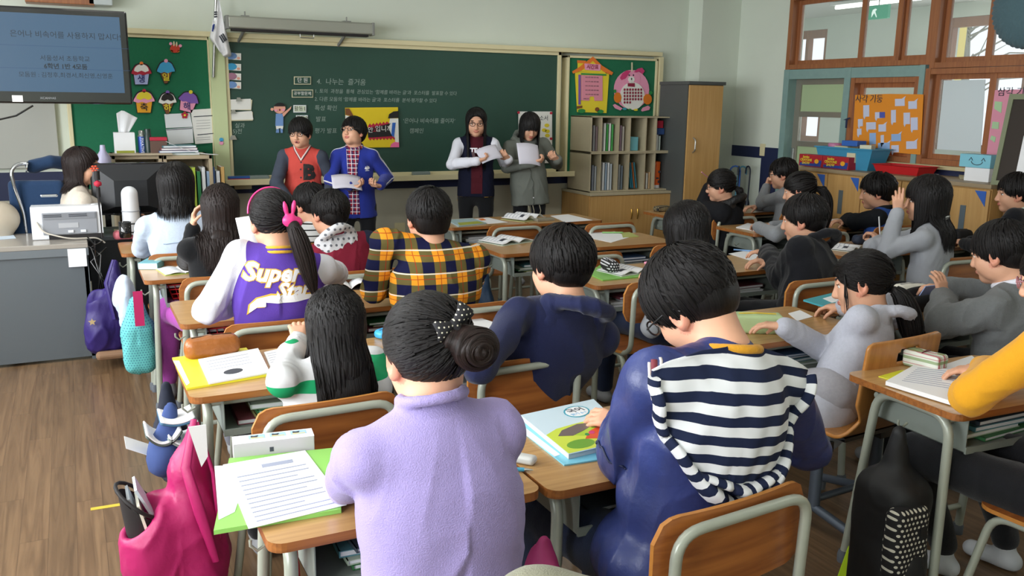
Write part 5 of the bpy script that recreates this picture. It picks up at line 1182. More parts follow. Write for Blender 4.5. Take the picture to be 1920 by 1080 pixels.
# --- near left
p = person('A5', 'person in a lilac sweatshirt with a hair bun and a dotted bow', aty(803, 632, 1.5), 3, (4, 8, -3), (.585, 1.45), s=.98, top=LILAC, detail=3, torso_w=1.12, shs=.86, torso_d=1.1, bs=.99, fold=.014, lean=(-.02, 0, .015), collar=(.016, .012, 1.15),
    arms={'L': dict(e=aty(668, 880, 1.55), w=(.50, 1.84, .74)), 'R': dict(e=aty(898, 875, 1.56), w=(.72, 1.84, .74))}, hair=dict(kind='up', back=-.075, pole=(.30, -.93, .2), th0=2.5, mess=.003, swirl=0, side=-.03, fringe=.05))
g = p['g']; h = p['hair']; sd = SDF(); bc = g(.042, -.118, .015); r_ = .001
sd.ell(bc, (.043, .034, .04), None, .02); sd.cone(g(.01, -.1, .035), bc, .025, .03, .02)
def bunflow(V): q = V-bc; return np.stack([np.hypot(q[:, 0], q[:, 2])*14, q[:, 1]*3, np.arctan2(q[:, 2], q[:, 0])*.3], 1)
bo = sdf_obj('bun', sd, .004, HAIRB, h, flow=bunflow, disp=lambda V: .0025*np.sin(np.hypot((V-bc)[:, 0], (V-bc)[:, 2])*420+np.arctan2((V-bc)[:, 2], (V-bc)[:, 0])*1))
m = MB()
for k in range(90):
    a0 = random.uniform(0, 6.28); rr_ = random.uniform(.3, 1.02); P_ = []
    for j in range(9):
        a = a0+j*.22; yy = -math.sqrt(max(0, 1-rr_**2))*.034-.001; P_.append(Vector((float(bc[0])+.0435*rr_*math.cos(a), float(bc[1])+yy, float(bc[2])+.0405*rr_*math.sin(a))))
    m.tube(P_, [.0004, .0014, .002, .0024, .0024, .0024, .002, .0014, .0004], 5)
b2 = m.build('bun_locks', HAIRB, h)
BOW = dots('bow_dots', '#141318', '#cfc9b4', .009, .17); m = MB(); bw = g(.012, -.098, .062)
def bowwing(sgn, rot): 
    R2 = rz(0); 
    def f(u, v): L = u*.04; w = (.005+.016*u)*(1-.25*(u > .9)); return tuple(bw+p['R']@(ry(rot)@V3(sgn*L, -.012*math.sin(u*2.6)-.008*math.cos((v-.5)*3.1), (v-.5)*2*w)))
    return f
m.grid(bowwing(-1, -10), 8, 6); m.grid(bowwing(1, -48), 8, 6); o = m.build('hair_bow', BOW, h, solid=.004)
sd = SDF(); sd.ell(bw+V3(0, -.008, 0), (.011, .011, .014), None, .01); sd.chain([bw, g(.02, -.115, .045), g(.0, -.112, .022)], [.006, .005, .004], .01); sdf_obj('hair_band', sd, .004, BOW, h)
# --- boy with the striped hood
p = person('B5', 'person in a shiny blue jacket with a navy and white striped hood', aty(1298, 538, 1.66), 4, (20, 40, -10), (1.245, 1.60), s=1.17, top=SATIN, detail=3, torso_w=1.18, shs=1.06, torso_d=1.1, bs=1.12, puff=.008, fold=.016,
    arms={'L': dict(e=aty(1165, 850, 1.68), w=aty(1168, 795, 1.9), d=(-.45, .75, .05), n=(.4, .2, -.8)), 'R': dict(e=aty(1515, 840, 1.66), w=(1.45, 1.95, .76))}, hair=dict(kind='short', back=-.078, side=-.03, mess=.012, pole=(0, -.35, .93)), glasses=FRB, lean=(-.035, -.03, -.0), pants=DJ, hem=.02)
N, xr, fw, zs = p['N'], p['xr'], p['fw'], p['zs']
sd = SDF(); sd.torus(N+zs*.008, .066, .012, p['RT']@rx(-18), .01, 0, .9); sdf_obj('shirt_neckline', sd, .005, fabric('mustard_tee', '#c98f26'), p['root'])
from mathutils.bvhtree import BVHTree
J = p['jk'].data; bv = BVHTree.FromPolygons([v.co for v in J.vertices], [q.vertices for q in J.polygons])
def hoodpt(u, v, extra=0):      # u across -1..1, v down 0..1
    w = .245*(1-v**1.6)**.72 if v < 1 else 0; x = u*w-.012; z = .03-.055*u*u*(1-v)-v*.345
    o = N+xr*x+zs*z; hit = bv.ray_cast(Vector(o-fw*.5), Vector(fw), .9)[0]
    d = float((np.array(hit)-N)@fw) if hit is not None else -.02
    if v < .12: d = max(d, -.09+.0*v) if hit is None else d
    d = min(d, -.035-.03*v); b = .012+.02*math.sin(math.pi*min(v*1.1, 1))*(1-u*u)+.002*math.sin(u*17+v*5)+extra
    return Vector(N+xr*x+zs*z+fw*(d-b))
nu, nv = 40, 44; vs = [hoodpt(-1+2*i/nu, j/nv*.985) for j in range(nv+1) for i in range(nu+1)]; Q = [(j*(nu+1)+i, j*(nu+1)+i+1, (j+1)*(nu+1)+i+1, (j+1)*(nu+1)+i) for j in range(nv) for i in range(nu)]
uvs = np.array([(-1+2*i/nu, 0, (j/nv)*.335+.035*(-1+2*i/nu)**2*(1-j/nv)) for j in range(nv+1) for i in range(nu+1)])
HST = stripes('hood_stripes', '#dfe1e4', '#1d2540', .043, .5, 2, 'suv', .15)
me = fastmesh('hood', [tuple(v) for v in vs], Q, None, True, {'suv': uvs}); me.materials.append(HST); ho = link('hood', me, p['root']); md = ho.modifiers.new('s', 'SOLIDIFY'); md.thickness = .006
bp = [hoodpt(-1, k/40*.97, .012) for k in range(2, 41)]+[hoodpt(1, k/40*.97, .012) for k in range(40, 1, -1)]; cum = [0]
for i in range(1, len(bp)): cum.append(cum[-1]+(bp[i]-bp[i-1]).length)
rad = [.02+.022*math.exp(-((i-len(bp)/2)/9)**2) for i in range(len(bp))]; mb = MB().tube(bp, rad, 10, flat=.55)
uv = [(0, 0, cum[min(i//10, len(bp)-1)]) for i in range(len(mb.v))]
o = mb.build('hood_hem', HST, p['root']); a = o.data.attributes.new('suv', 'FLOAT_VECTOR', 'POINT'); a.data.foreach_set('vector', np.array(uv, np.float32).ravel())
bp2 = [hoodpt(-.93+1.86*k/30, .74+.11*math.sin(math.pi*k/30), .018) for k in range(31)]; cum = [0]
for i in range(1, len(bp2)): cum.append(cum[-1]+(bp2[i]-bp2[i-1]).length)
mb = MB().tube(bp2, [.012+.008*math.sin(math.pi*i/30) for i in range(31)], 10, flat=.6); uv = [(0, 0, cum[min(i//10, 30)]) for i in range(len(mb.v))]
o = mb.build('hood_hem', HST, p['root']); a = o.data.attributes.new('suv', 'FLOAT_VECTOR', 'POINT'); a.data.foreach_set('vector', np.array(uv, np.float32).ravel())
S = p['S']; A = p['A']
for q, sg in (('L', -1), ('R', 1)):
    for k, c in enumerate(('#d8d0cc', '#7a2f3a', '#d8d0cc')):
        surf_tube(p, 'sleeve_stripe', [S[q]+zs*.06-fw*.02+xr*sg*(.02+k*.016), S[q]-fw*.07+xr*sg*(.03+k*.014)-zs*.02], .004 if k != 1 else .008, mat('stripe'+c[1:], c, .7), 12, .001, .3)
surf_tube(p, 'yoke_seam', [A['L']['e']-fw*.06-xr*.02, A['L']['e']+zs*.02-xr*.07, A['L']['e']+fw*.05], .003, NAVY, 10)
# --- second row
GW = stripes('green_white', '#1f9a63', '#cfd0d2', .1, .62, 2, None, .2)
p = person('A4', 'person with very long straight black hair in a green and white top', aty(628, 592, 2.60), 2, (2, 12, 0), (.62, 2.60), s=1.02, top=GW, detail=3, fold=.008, arms={'L': dict(e=atz(528, 712, .79), w=atz(560, 642, .80), d=(.1, .6, .4))}, lean=(0, .03, 0), hair=dict(kind='long', len=.36, w=.095, fringe=.03, pole=(0, -.15, .98)), collar=(0, .022, 1.25))
p = person('B4', 'person in a navy hoodie with thick short black hair, seen from behind', aty(1052, 478, 2.62), 4, (10, 8, 4), (1.34, 2.66), s=1.17, top=NAVYF, detail=3, torso_w=1.24, bs=1.08, torso_d=1.05, fold=.009, arms={'L': dict(e=atz(900, 690, .79), w=atz(900, 634, .765), d=(.25, .9, .05)), 'R': dict(e=aty(1120, 640, 2.75), w=(1.6, 2.95, .75))}, hair=dict(kind='short', back=-.09, side=-.035, mess=.016, vol=1.02, fringe=.03), lean=(.0, -.02, .0))
hood(p, NAVYF, .115, .2, .024, .06)
for sg in (-1, 1): pass
# --- third row
PUR = fabric('purple_fleece', '#5b3fa0', .2, .05)
p = person('A3', 'person in a purple jacket with white sleeves and a pink rabbit hair tie', aty(512, 398, 3.5), 0, (6, 6, -2), (.68, 3.50), s=1.05, top=PUR, sleeve=WHT, detail=2, torso_w=1.12, bs=1.08, fold=.007, arms={'L': dict(e=atz(388, 583, .79), w=atz(470, 562, .76)), 'R': dict(e=atz(628, 512, .86), w=(.98, 3.85, .75))}, hair=dict(kind='up', back=-.085, pole=(.35, -.85, -.2), th0=2.5, mess=.003, swirl=0, side=-.03, fringe=.05), pants=fabric('grey_trousers', '#70727c'), sh=dict(L=aty(452, 480, 3.5)))
g = p['g']; h = p['hair']; tb = g(.03, -.095, -.005)
tail(h, [tb, g(.035, -.125, -.02), g(.045, -.135, -.07), g(.06, -.14, -.14), g(.07, -.145, -.22), g(.08, -.15, -.29)], [.017, .024, .034, .036, .028, .008], HAIRB, N=170, rng=np.random.default_rng(3))
sd = SDF(); pk = mat('pink_rubber', '#e83a86', .35); R = p['R']
sd.ell(g(.025, -.118, .0), (.03, .018, .026), None, .01).ell(g(.012, -.122, .045), (.0095, .008, .03), ry(-10), .008).ell(g(.042, -.122, .047), (.0095, .008, .03), ry(10), .008).ell(g(.052, -.112, -.008), (.022, .02, .022), None, .008)
ti = sdf_obj('rabbit_hair_tie', sd, .004, pk, h)
m = MB().tube([Vector(g(.087*math.cos(a), .015+.0*a, .035+.09*math.sin(a))) for a in [math.pi*k/20 for k in range(21)]], .004, 6); m.build('pink_headband', pk, h)
YL = fabric('yellow_trim', '#d9a93a'); 
for k, (c, rr_) in enumerate(((YL, .005), (PUR, .004), (YL, .005))):
    sd = SDF(); sd.torus(p['N']+p['zs']*(.002+.009*k), .058-.003*k, rr_+.002, p['RT']@rx(-14), .004, 0, .92); sdf_obj('collar_rib', sd, .004, c, p['root'])
wt = mat('print_white', '#ecebef', .6); yt = mat('print_yellow', '#d9a93a', .6)
for s_, sz, dx, dz in (('Super', .088, -.045, .135), ('Star', .08, .03, .07)):
    letters(p, 'back_print_outline', s_, sz, yt, dx, dz, False, .002, .35, .0065); letters(p, 'back_print', s_, sz, wt, dx, dz, False, .0035, .35, .003)
sw = [(-.13, -.175), (-.125, -.14), (-.1, -.115), (-.05, -.1), (.02, -.1), (.11, -.105), (.14, -.1), (.12, -.12), (.03, -.128), (-.03, -.13), (-.07, -.128), (-.07, -.145), (-.1, -.148)]
patch(p, 'back_print_outline', [((x+.005)*1.05-.005, (z+.13)*1.22-.13) for x, z in sw][::-1], yt, .155, .002, False); patch(p, 'back_print', sw[::-1], wt, .155, .0035, False)
st = [(.105+(.014 if k % 2 == 0 else .006)*math.cos(math.pi/2+k*math.pi/5), .03+(.014 if k % 2 == 0 else .006)*math.sin(math.pi/2+k*math.pi/5)) for k in range(10)]; patch(p, 'back_print_star', st, yt, .12, .003, False)
PL = plaid('orange_plaid', '#e08a1c', [(0, .105, .5, .1, '#3c3a22', .86), (1, .1, .5, .2, '#3c3a22', .86), (0, .21, .25, .1, '#16193a', .0), (0, .105, .03, .86, '#a02a1c', .8), (1, .1, .03, .96, '#a02a1c', .8), (1, .1, .06, .14, '#e8e4dc', .9), (0, .105, .04, .06, '#d9c9a0', .0)])
def plaid_orange():
    m, nt, b = newmat('plaid_orange'); o = objxyz(nt); X, Z = o[0], o[2]; P1, P2 = .098, .092
    bx = band(nt, X, P1, .5, .1); bz = band(nt, Z, P2, .48, .2); both = mathn(nt, 'MULTIPLY', bx, bz); any_ = mathn(nt, 'MAXIMUM', bx, bz)
    c = mixc(nt, any_, lin('#ef9c2c'), lin('#665c34')); c = mixc(nt, both, c, lin('#171a3d'))
    th = mathn(nt, 'MAXIMUM', band(nt, X, P1, .035, .365), band(nt, Z, P2, .035, .48)); c = mixc(nt, mathn(nt, 'MULTIPLY', th, .75), c, lin('#a3261c'))
    c = mixc(nt, mathn(nt, 'MULTIPLY', band(nt, Z, P2, .055, .27), .9), c, lin('#e9e2d2')); nt.links.new(c, b.inputs['Base Color']); b.inputs['Roughness'].default_value = .9; b.inputs['Specular IOR Level'].default_value = .15; return m
p = person('B3', 'person in an orange, navy and olive plaid shirt with bowl-cut black hair', aty(803, 392, 3.5), 0, (0, 4, 0), (1.37, 3.48), s=1.08, top=plaid_orange(), detail=2, torso_w=1.3, torso_d=1.1, bs=1.12, fold=.008, arms={'L': dict(e=atz(700, 545, .80), w=atz(775, 515, .76)), 'R': dict(e=aty(880, 540, 3.6), w=(1.5, 3.9, .75))}, hair=dict(kind='bowl', back=-.1, side=-.055, fringe=.02, mess=.006, vol=1.03, pole=(.0, -.45, .9)), pants=DJ, sh=dict(L=aty(722, 452, 3.5)))
# --- rows one and two on the left
p = person('A2', 'person in a black sweater with long dark hair, one hand raised to it', aty(412, 380, 4.5), -3, (-8, 6, 3), (.62, 4.46), s=1.03, top=BLACKF, detail=2, torso_w=1.08, arms={'L': dict(e=atz(352, 488, .78), w=aty(362, 425, 4.72), d=(.15, .05, .9), n=(1, -.3, 0), t=(.2, -1, 0), curl=.35)}, hair=dict(kind='long', len=.25, w=.08, fringe=.03, wyaw=0), hairm=HAIRB, pants=fabric('magenta_trousers', '#a1479f'), legs={'L': ((.395, 4.85, .50), (.375, 4.90, .09))})
tb = p['g'](.085, -.03, -.05); tail(p['hair'], [tb, p['g'](.09, -.035, -.1), p['g'](.088, -.04, -.18), p['g'](.09, -.04, -.24)], [.014, .016, .014, .004], HAIRB, 'braid', 50)
p = person('B2', 'person in a dark red vest with navy sleeves and a grey patterned hood', aty(617, 388, 4.45), 6, (24, 4, 4), (1.27, 4.36), s=1.05, top=fabric('wine_fleece', '#7a1f33'), sleeve=fabric('navy_sleeve', '#272c40'), detail=2, torso_w=1.15, bs=1.05, hair=dict(kind='short', back=-.075, side=-.025, mess=.009))
o = hood(p, dots('triangle_print', '#c7c8cc', '#5d6068', .028, .23, ax=(0, 2)), .088, .07, .02, .05)
p = person('A1', 'person in a pale denim shirt with shoulder-length black hair, beside the teacher desk', aty(330, 338, 5.25), -8, (-18, 6, 0), (.55, 5.22), s=1.12, top=DENIM, detail=2, torso_w=1.15, bs=1.05, collar=(.004, .016, 1.1), hair=dict(kind='long', len=.11, w=.088, fringe=.03))
surf_tube(p, 'yoke_seam', [p['Cc']-p['fw']*.2-p['xr']*.13+p['zs']*.03, p['Cc']-p['fw']*.2+p['xr']*.13+p['zs']*.03], .0025, fabric('denim_seam', '#8fa0b8'), 20)
p = person('B1', 'person in a black top with thin white stripes, behind the boy with the patterned hood', aty(580, 372, 5.3), 10, (30, 12, 0), (1.24, 5.30), s=1.1, top=stripes('black_stripes', '#0f1012', '#c9cacb', .034, .8, 2, None, .3), detail=1, hair=dict(kind='bowl', back=-.09, side=-.05, mess=.008))
# --- right block
p = person('C3', 'person with long black hair hanging forward, in a grey jacket, behind the bent boy', aty(1287, 418, 3.5), 8, (14, 26, 8), (2.66, 3.52), s=1.18, top=GREYM, detail=2, hair=dict(kind='long', len=.3, w=.1, fringe=.03), pants=DJ, torso_w=1.05, arms={'L': dict(e=aty(1222, 615, 3.35), w=aty(1250, 560, 3.6), hide=1)})
LG = fabric('pale_grey_hoodie', '#b4b6c2', .3, .1)
p = person('C4', 'person in a pale grey hoodie with a low black ponytail, on the moulded chair', aty(1618, 515, 2.42), 30, (42, 12, 8), (2.58, 2.36), s=1.12, top=LG, detail=3, hem=.09, torso_w=1.08, arms={'L': dict(e=aty(1556, 660, 2.46), w=atz(1468, 612, .765), d=(-.6, .8, -.05), curl=.3), 'R': dict(e=(2.98, 2.5, .79), w=(2.92, 2.66, .76))}, sleeve_r=1.15, hair=dict(kind='up', back=-.085, pole=(.05, -.95, -.35), th0=2.6, mess=.003, swirl=0, side=-.03, fringe=.045), pants=fabric('pale_trousers', '#a09fa6'))
g = p['g']; h = p['hair']; tail(h, [g(.0, -.1, -.035), g(.0, -.125, -.06), g(.01, -.135, -.12), g(.02, -.14, -.18), g(.02, -.135, -.24)], [.02, .034, .045, .045, .02], HAIRK, N=200); sd = SDF(); sd.torus(g(0, -.108, -.042), .02, .007, p['R']@rx(60), .005); sdf_obj('hair_elastic', sd, .004, C['black'], h)
hood(p, LG, .09, .1, .02, .045)
m = MB()
for k in range(14): x = -.074-random.uniform(0, .006); m.tube([Vector(g(x*.9, .05, .04)), Vector(g(x-.004, .052+random.uniform(-.008, .008), -.03)), Vector(g(x*.95, .06+random.uniform(-.012, .012), -.11-random.uniform(0, .03)))], [.001, .0014, .0003], 4)
m.build('loose_strands', HAIRK, h)
YEL = fabric('yellow_sweater', '#dc9c22', .2, .05)
p = person('C5', 'person in a yellow sweater and black trousers at the right edge, elbow on the desk', aty(1992, 500, 1.42), 14, (20, 14, 0), (2.60, 1.40), s=1.0, top=YEL, detail=2, torso_w=1.1, puff=.008, hem=.06, sh=dict(L=aty(1960, 648, 1.40)), arms={'L': dict(e=atz(1822, 742, .80), w=atz(1850, 694, .765), d=(.1, .9, -.1)), 'R': dict(e=(2.75, 1.62, .8), w=(2.62, 1.8, .76))}, hair=dict(kind='up', back=-.07, pole=(0, -.95, 0), th0=2.5, mess=.004, swirl=0), pants=BKT, shoes='#b9bcc0', legs={'L': ((2.43, 1.86, .48), atz(1768, 1030, .09)), 'R': ((2.68, 1.8, .48), atz(1885, 1020, .09))}, glasses=mat('pink_frames', '#a06a70', .3))
p = person('D3', 'person in a black hooded jacket with short black hair, face turned to the left', aty(1508, 398, 3.5), 22, (36, 8, 0), (3.38, 3.34), s=1.17, top=fabric('black_jacket', '#17181d', .3), detail=2, torso_w=1.2, bs=1.1, puff=.01, fold=.012, arms={'L': dict(e=aty(1466, 520, 3.52), w=atz(1440, 474, .765), d=(-.5, .7, 0))}, hair=dict(kind='short', back=-.07, side=-.02, mess=.008, fringe=.035))
hood(p, fabric('black_jacket', '#17181d'), .1, .15, .02, .06)
KN = fabric('dark_grey_knit', '#6e7172', .5, .14)
p = person('D4', 'person in a dark grey knit jumper over a white collar, reaching into a black bag', aty(1878, 458, 2.3), 14, (18, 14, 0), (3.42, 2.20), s=1.15, top=KN, detail=2, torso_w=1.25, bs=1.12, torso_d=1.1, puff=.01, fold=.012, arms={'L': dict(e=aty(1765, 605, 2.32), w=aty(1768, 560, 2.50), d=(.1, .35, .9), n=(.2, .9, 0), curl=.3), 'R': dict(e=(3.72, 2.45, .78), w=(3.5, 2.62, .8))}, hair=dict(kind='short', back=-.07, side=-.02, mess=.008))
sd = SDF(); sd.torus(p['N']+p['zs']*.014, .064, .014, p['RT']@rx(-16), .01, 0, .9); sdf_obj('shirt_collar', sd, .005, WHT, p['root'])
PUF = mat('black_padded', '#17181c', .38, bump=.2, bscale=30)
p = person('E1', 'person in a black padded jacket with glasses, cheek resting on one hand', aty(1352, 340, 5.45), 35, (52, 6, -4), (4.58, 5.42), s=1.12, top=PUF, cuff=WHT, detail=1, puff=.03, torso_w=1.05, arms={'L': dict(e=atz(1318, 392, .79), w=aty(1331, 352, 5.62), d=(.1, -.1, .8), n=(.5, -.8, 0), curl=.5)}, hair=dict(kind='up', back=-.07, pole=(0, -.95, 0), th0=2.5, mess=.004, swirl=0), glasses=FRB)
g = p['g']; tail(p['hair'], [g(0, -.1, -.02), g(0, -.13, -.04), g(0, -.14, -.12), g(0, -.13, -.2)], [.016, .028, .03, .01], HAIRK, N=60); hood(p, mat('black_fur', '#151618', .5, bump=.6, bscale=120), .095, .08, .03, .05, lift=-.01)
GS = fabric('grey_sweatshirt', '#85888c')
p = person('F1', 'person with thin glasses and short black hair in a grey sweatshirt, fist at the chin', aty(1468, 318, 5.6), 30, (48, 8, 0), (5.28, 5.50), s=1.12, top=GS, detail=1, torso_w=1.15, arms={'L': dict(e=atz(1428, 380, .80), w=aty(1438, 348, 5.72), d=(.2, -.1, .8), n=(.3, -.8, 0), curl=.95)}, hair=dict(kind='short', back=-.07, mess=.01), glasses=FRB)
p = person('E2', 'person with a black ponytail in a grey top with dark lettering, between two boys', aty(1500, 348, 4.62), 25, (40, 10, 4), (4.60, 4.55), s=1.12, top=GS, detail=1, arms={'L': dict(e=atz(1455, 440, .79), w=atz(1420, 425, .765))}, hair=dict(kind='up', back=-.07, pole=(.1, -.95, .1), th0=2.5, mess=.004, swirl=0, fringe=.04))
g = p['g']; tail(p['hair'], [g(0, -.1, .0), g(.01, -.14, -.01), g(.02, -.16, -.08), g(.02, -.15, -.18), g(.02, -.14, -.25)], [.016, .028, .035, .03, .01], HAIRK, N=70); letters(p, 'back_lettering', '유자', .07, NAVY, .02, .02, False)
p = person('F2', 'person in a blue jacket with black sleeves and thick black hair, turned to the left', aty(1645, 350, 4.62), 30, (48, 6, 0), (5.28, 4.55), s=1.18, top=fabric('mid_blue', '#3459a8'), sleeve=fabric('black_sleeve', '#1b1e22'), detail=1, torso_w=1.1, puff=.012, arms={'L': dict(e=aty(1604, 415, 4.68), w=atz(1590, 410, .765))}, hair=dict(kind='short', back=-.07, mess=.012, vol=1.04), collar=(.006, .012, 1.1))
p = person('E3', 'person in a pale grey cardigan with long black hair, one hand raised with fingers spread', aty(1738, 362, 3.45), 22, (48, 4, -4), (4.42, 3.42), s=1.15, top=GREYM, cuff=GREYM, detail=2, torso_w=1.15, bs=1.05, arms={'L': dict(e=aty(1663, 470, 3.48), w=aty(1683, 398, 3.5), d=(.0, .1, 1), n=(.6, .6, 0), fing=[.1, .15, .35, .5], thumb=.1), 'R': dict(e=(4.25, 3.7, .78), w=atz(1652, 452, .80), d=(-.3, .6, .5), curl=.7)}, hair=dict(kind='long', len=.22, w=.085, fringe=.02, front_len=.08))
sd = SDF(); sd.torus(p['N']+p['zs']*.012-p['fw']*.005, .068, .013, p['RT']@rx(-20), .01, 0, .9); sdf_obj('checked_collar', sd, .005, plaid('bw_check', '#d8d8d4', [(0, .04, .2, 0, '#222226', .9), (1, .03, .25, 0, '#222226', .9)]), p['root'])
p = person('F3', 'person in a dark top with short black hair at the right edge, face turned left', aty(1905, 352, 3.55), 25, (48, 4, 0), (5.12, 3.48), s=1.1, top=fabric('black_jacket', '#17181d', .3), detail=1, torso_w=1.1, hair=dict(kind='short', back=-.07, mess=.01))
sd = SDF(); sd.torus(p['N']+p['zs']*.01, .062, .012, p['RT']@rx(-16), .01, 0, .9); sdf_obj('shirt_collar', sd, .006, fabric('green_check', '#b9cbb9'), p['root'])
# --- presenters at the front
RED = fabric('coral_fleece', '#c04a42', .2, .06); SLA = fabric('slate_sleeve', '#414754'); S_ = dict(stand=True, detail=2)
p = person('b1', 'person standing in a coral red jacket with a black letter B', aty(563, 250, 6.75), 158, (146, 4, 0), (1.57, 6.78), pz=.78, s=.98, top=RED, sleeve=SLA, torso_w=1.03, bs=.95, skirt=.06, hem=.0, mouth=1, hair=dict(kind='short', fringe=.022, side=-.03, back=-.07, mess=.006, vol=1.05), glasses=FRB, arms={'L': dict(e=(1.79, 6.74, .98), w=(1.69, 6.6, .80)), 'R': dict(e=(1.36, 6.72, .98), w=(1.47, 6.6, .80))}, pants=BKT, **S_)
N, xr, fw, zs, Cc = p['N'], p['xr'], p['fw'], p['zs'], p['Cc']
for dx, c, rr_ in ((0, '#d9c9c4', .006), (.008, '#5a2430', .004)):
    for q in (-1, 1): surf_tube(p, 'collar_rib', [N-fw*.05+xr*q*.03+zs*.03, N+xr*q*(.055+dx)+zs*.01, N+xr*q*(.03+dx)+fw*.06-zs*.04, N+fw*.1-zs*.085+xr*q*dx], rr_, mat('rib'+c[1:], c, .8), 10)
letters(p, 'letter_patch', 'B', .15, C['black'], .058, -.01, True, .003, 0, .009)
for k in range(3): o = Cc+zs*(.075-k*.06); MB().lathe([(.0065, 0), (.006, .003)], 10, 0, (0, 0, 0), Matrix.Translation(surf_pts(p, [o+fw*.12], .001)[0]) @ Matrix.Rotation(math.radians(90), 4, 'X')).build('snap_button', C['ink'], p['root'])
BLU = fabric('royal_blue', '#26348f', .2, .06); RP = plaid('red_plaid', '#a3242e', [(0, .03, .4, 0, '#2a2e52', .8), (1, .034, .4, 0, '#2a2e52', .6), (0, .03, .16, .2, '#d8dce4', .8), (1, .034, .16, .2, '#d8dce4', .8)])
p = person('b2', 'person standing in a royal blue track jacket over a red checked shirt', aty(663, 248, 6.72), 160, (128, -16, 4), (1.99, 6.76), pz=.78, s=1.0, top=BLU, bs=.93, torso_w=1.02, skirt=.08, hair=dict(kind='short', fringe=.03, side=-.015, back=-.07, mess=.01, vol=1.06), glasses=mat('thin_frames', '#4a4640', .3), arms={'L': dict(e=(2.23, 6.72, 1.0), w=(2.10, 6.50, .955), d=(-.7, -.4, .1), n=(0, 0, 1), curl=.6), 'R': dict(e=(1.765, 6.70, 1.0), w=(1.87, 6.50, .955), d=(.7, -.4, .1), n=(0, 0, 1), curl=.6)}, pants=BKT, **S_)
N, xr, fw, zs, Cc, S, A = [p[k] for k in ('N', 'xr', 'fw', 'zs', 'Cc', 'S', 'A')]
patch(p, 'checked_shirt', [(-.06, .17), (.045, .17), (.02, .02), (.03, -.33), (-.05, -.33), (-.055, .02)], RP, 0, .003)
sd = SDF(); sd.torus(N+zs*.012, .058, .013, p['RT']@rx(-16), .01, 0, .9); sdf_obj('shirt_collar', sd, .005, RP, p['root'])
WS = mat('print_white', '#ecebef', .6)
for q, sg in (('L', -1), ('R', 1)):
    for k in (-1, 0, 1):
        o = fw*.017*k; surf_tube(p, 'sleeve_stripe', [N+zs*.02+xr*sg*.07+o, S[q]+zs*.07+xr*sg*.02+o, S[q]+xr*sg*.09+o, A[q]['e']+xr*sg*.09+o, A[q]['w']+xr*sg*.07-zs*.0+o+(A[q]['e']-A[q]['w'])*.2], .0035, WS, 12, .001, .4)
patch(p, 'chest_logo', [(.075, .02), (.085, .04), (.09, .028), (.095, .045), (.1, .028), (.105, .04), (.115, .02), (.1, .012), (.09, .012)], WS, 0, .003); patch(p, 'chest_logo', [(.08, .002), (.11, .002), (.11, .007), (.08, .007)], WS, 0, .003)
VN = fabric('navy_varsity', '#15182c'); MAR = fabric('maroon_hoodie', '#4c1520')
p = person('g1', 'person standing with long black hair, glasses and a navy jacket with white sleeves', aty(893, 230, 6.9), 160, (156, 8, 0), (3.10, 6.94), pz=.84, s=1.03, bs=.97, skirt=.04, top=VN, sleeve=WHT, cuff=YL, torso_w=1.08, hair=dict(kind='long', len=.31, w=.085, fringe=.075, pole=(0, .12, 1), yl=.04), glasses=FRB, arms={'L': dict(e=(3.37, 6.92, 1.08), w=(3.28, 6.68, 1.13), d=(-.6, -.3, .4), n=(0, .6, .6), curl=.7), 'R': dict(e=(2.86, 6.90, 1.08), w=(2.98, 6.64, 1.12), d=(.8, -.2, .2), n=(0, .5, .7), curl=.7)}, pants=BKT, **S_)
patch(p, 'maroon_hoodie', [(-.06, .19), (.06, .19), (.05, .05), (.045, -.3), (-.05, -.3), (-.045, .05)], MAR, 0, .003); letters(p, 'hoodie_print', 'TEA,', .055, WS, .0, .06, True, .006, 0, .0025)
for z, c in ((-.34, YL), (-.37, YL)): patch(p, 'hem_stripe', [(.06, z), (.16, z), (.16, z+.012), (.06, z+.012)], c, 0, .003); patch(p, 'hem_stripe', [(-.16, z), (-.06, z), (-.06, z+.012), (-.16, z+.012)], c, 0, .003)
PK = fabric('grey_parka', '#6f736c', .25, .08)
p = person('g2', 'person with wavy dark hair and a fringe in a grey hooded parka, reading a sheet', aty(993, 238, 6.9), 168, (172, 24, -4), (3.62, 6.94), pz=.84, s=1.02, bs=.97, top=PK, cuff=fabric('beige_cuff', '#a9a48c'), torso_w=1.12, puff=.008, skirt=.13, hair=dict(kind='long', len=.23, w=.1, fringe=.02, front_len=.075, side=-.02), arms={'L': dict(e=(3.88, 6.92, 1.07), w=(3.74, 6.66, 1.12), d=(-.6, -.3, .3), n=(0, .5, .7), curl=.7), 'R': dict(e=(3.38, 6.9, 1.05), w=(3.50, 6.64, 1.10), d=(.7, -.2, .2), n=(0, .5, .7), curl=.7)}, pants=BKT, **S_)
N, xr, fw, zs, Cc = [p[k] for k in ('N', 'xr', 'fw', 'zs', 'Cc')]
surf_tube(p, 'zip_placket', [Cc+fw*.2+zs*.2, Cc+fw*.2-zs*.45], .006, fabric('parka_seam', '#565a54'), 24, .001, .4)
hood(p, PK, .1, .06, .022, .04)
for k, z in enumerate((.12, -.35)): MB().lathe([(.006, 0), (.006, .003)], 8, 0, (0, 0, 0), Matrix.Translation(surf_pts(p, [Cc+fw*.2+zs*z], .004)[0]) @ Matrix.Rotation(math.radians(90), 4, 'X')).build('snap_button', WS, p['root'])
for dx in (-.05, .0, .06): a = surf_pts(p, [Cc+fw*.2-zs*.46+xr*dx], .004)[0]; MB().tube([a, a+Vector((.01, -.01, -.05)), a+Vector((0, 0, -.11 if dx else -.16))], .004, 6).build('drawstring', fabric('beige_cuff', '#a9a48c'), p['root'])
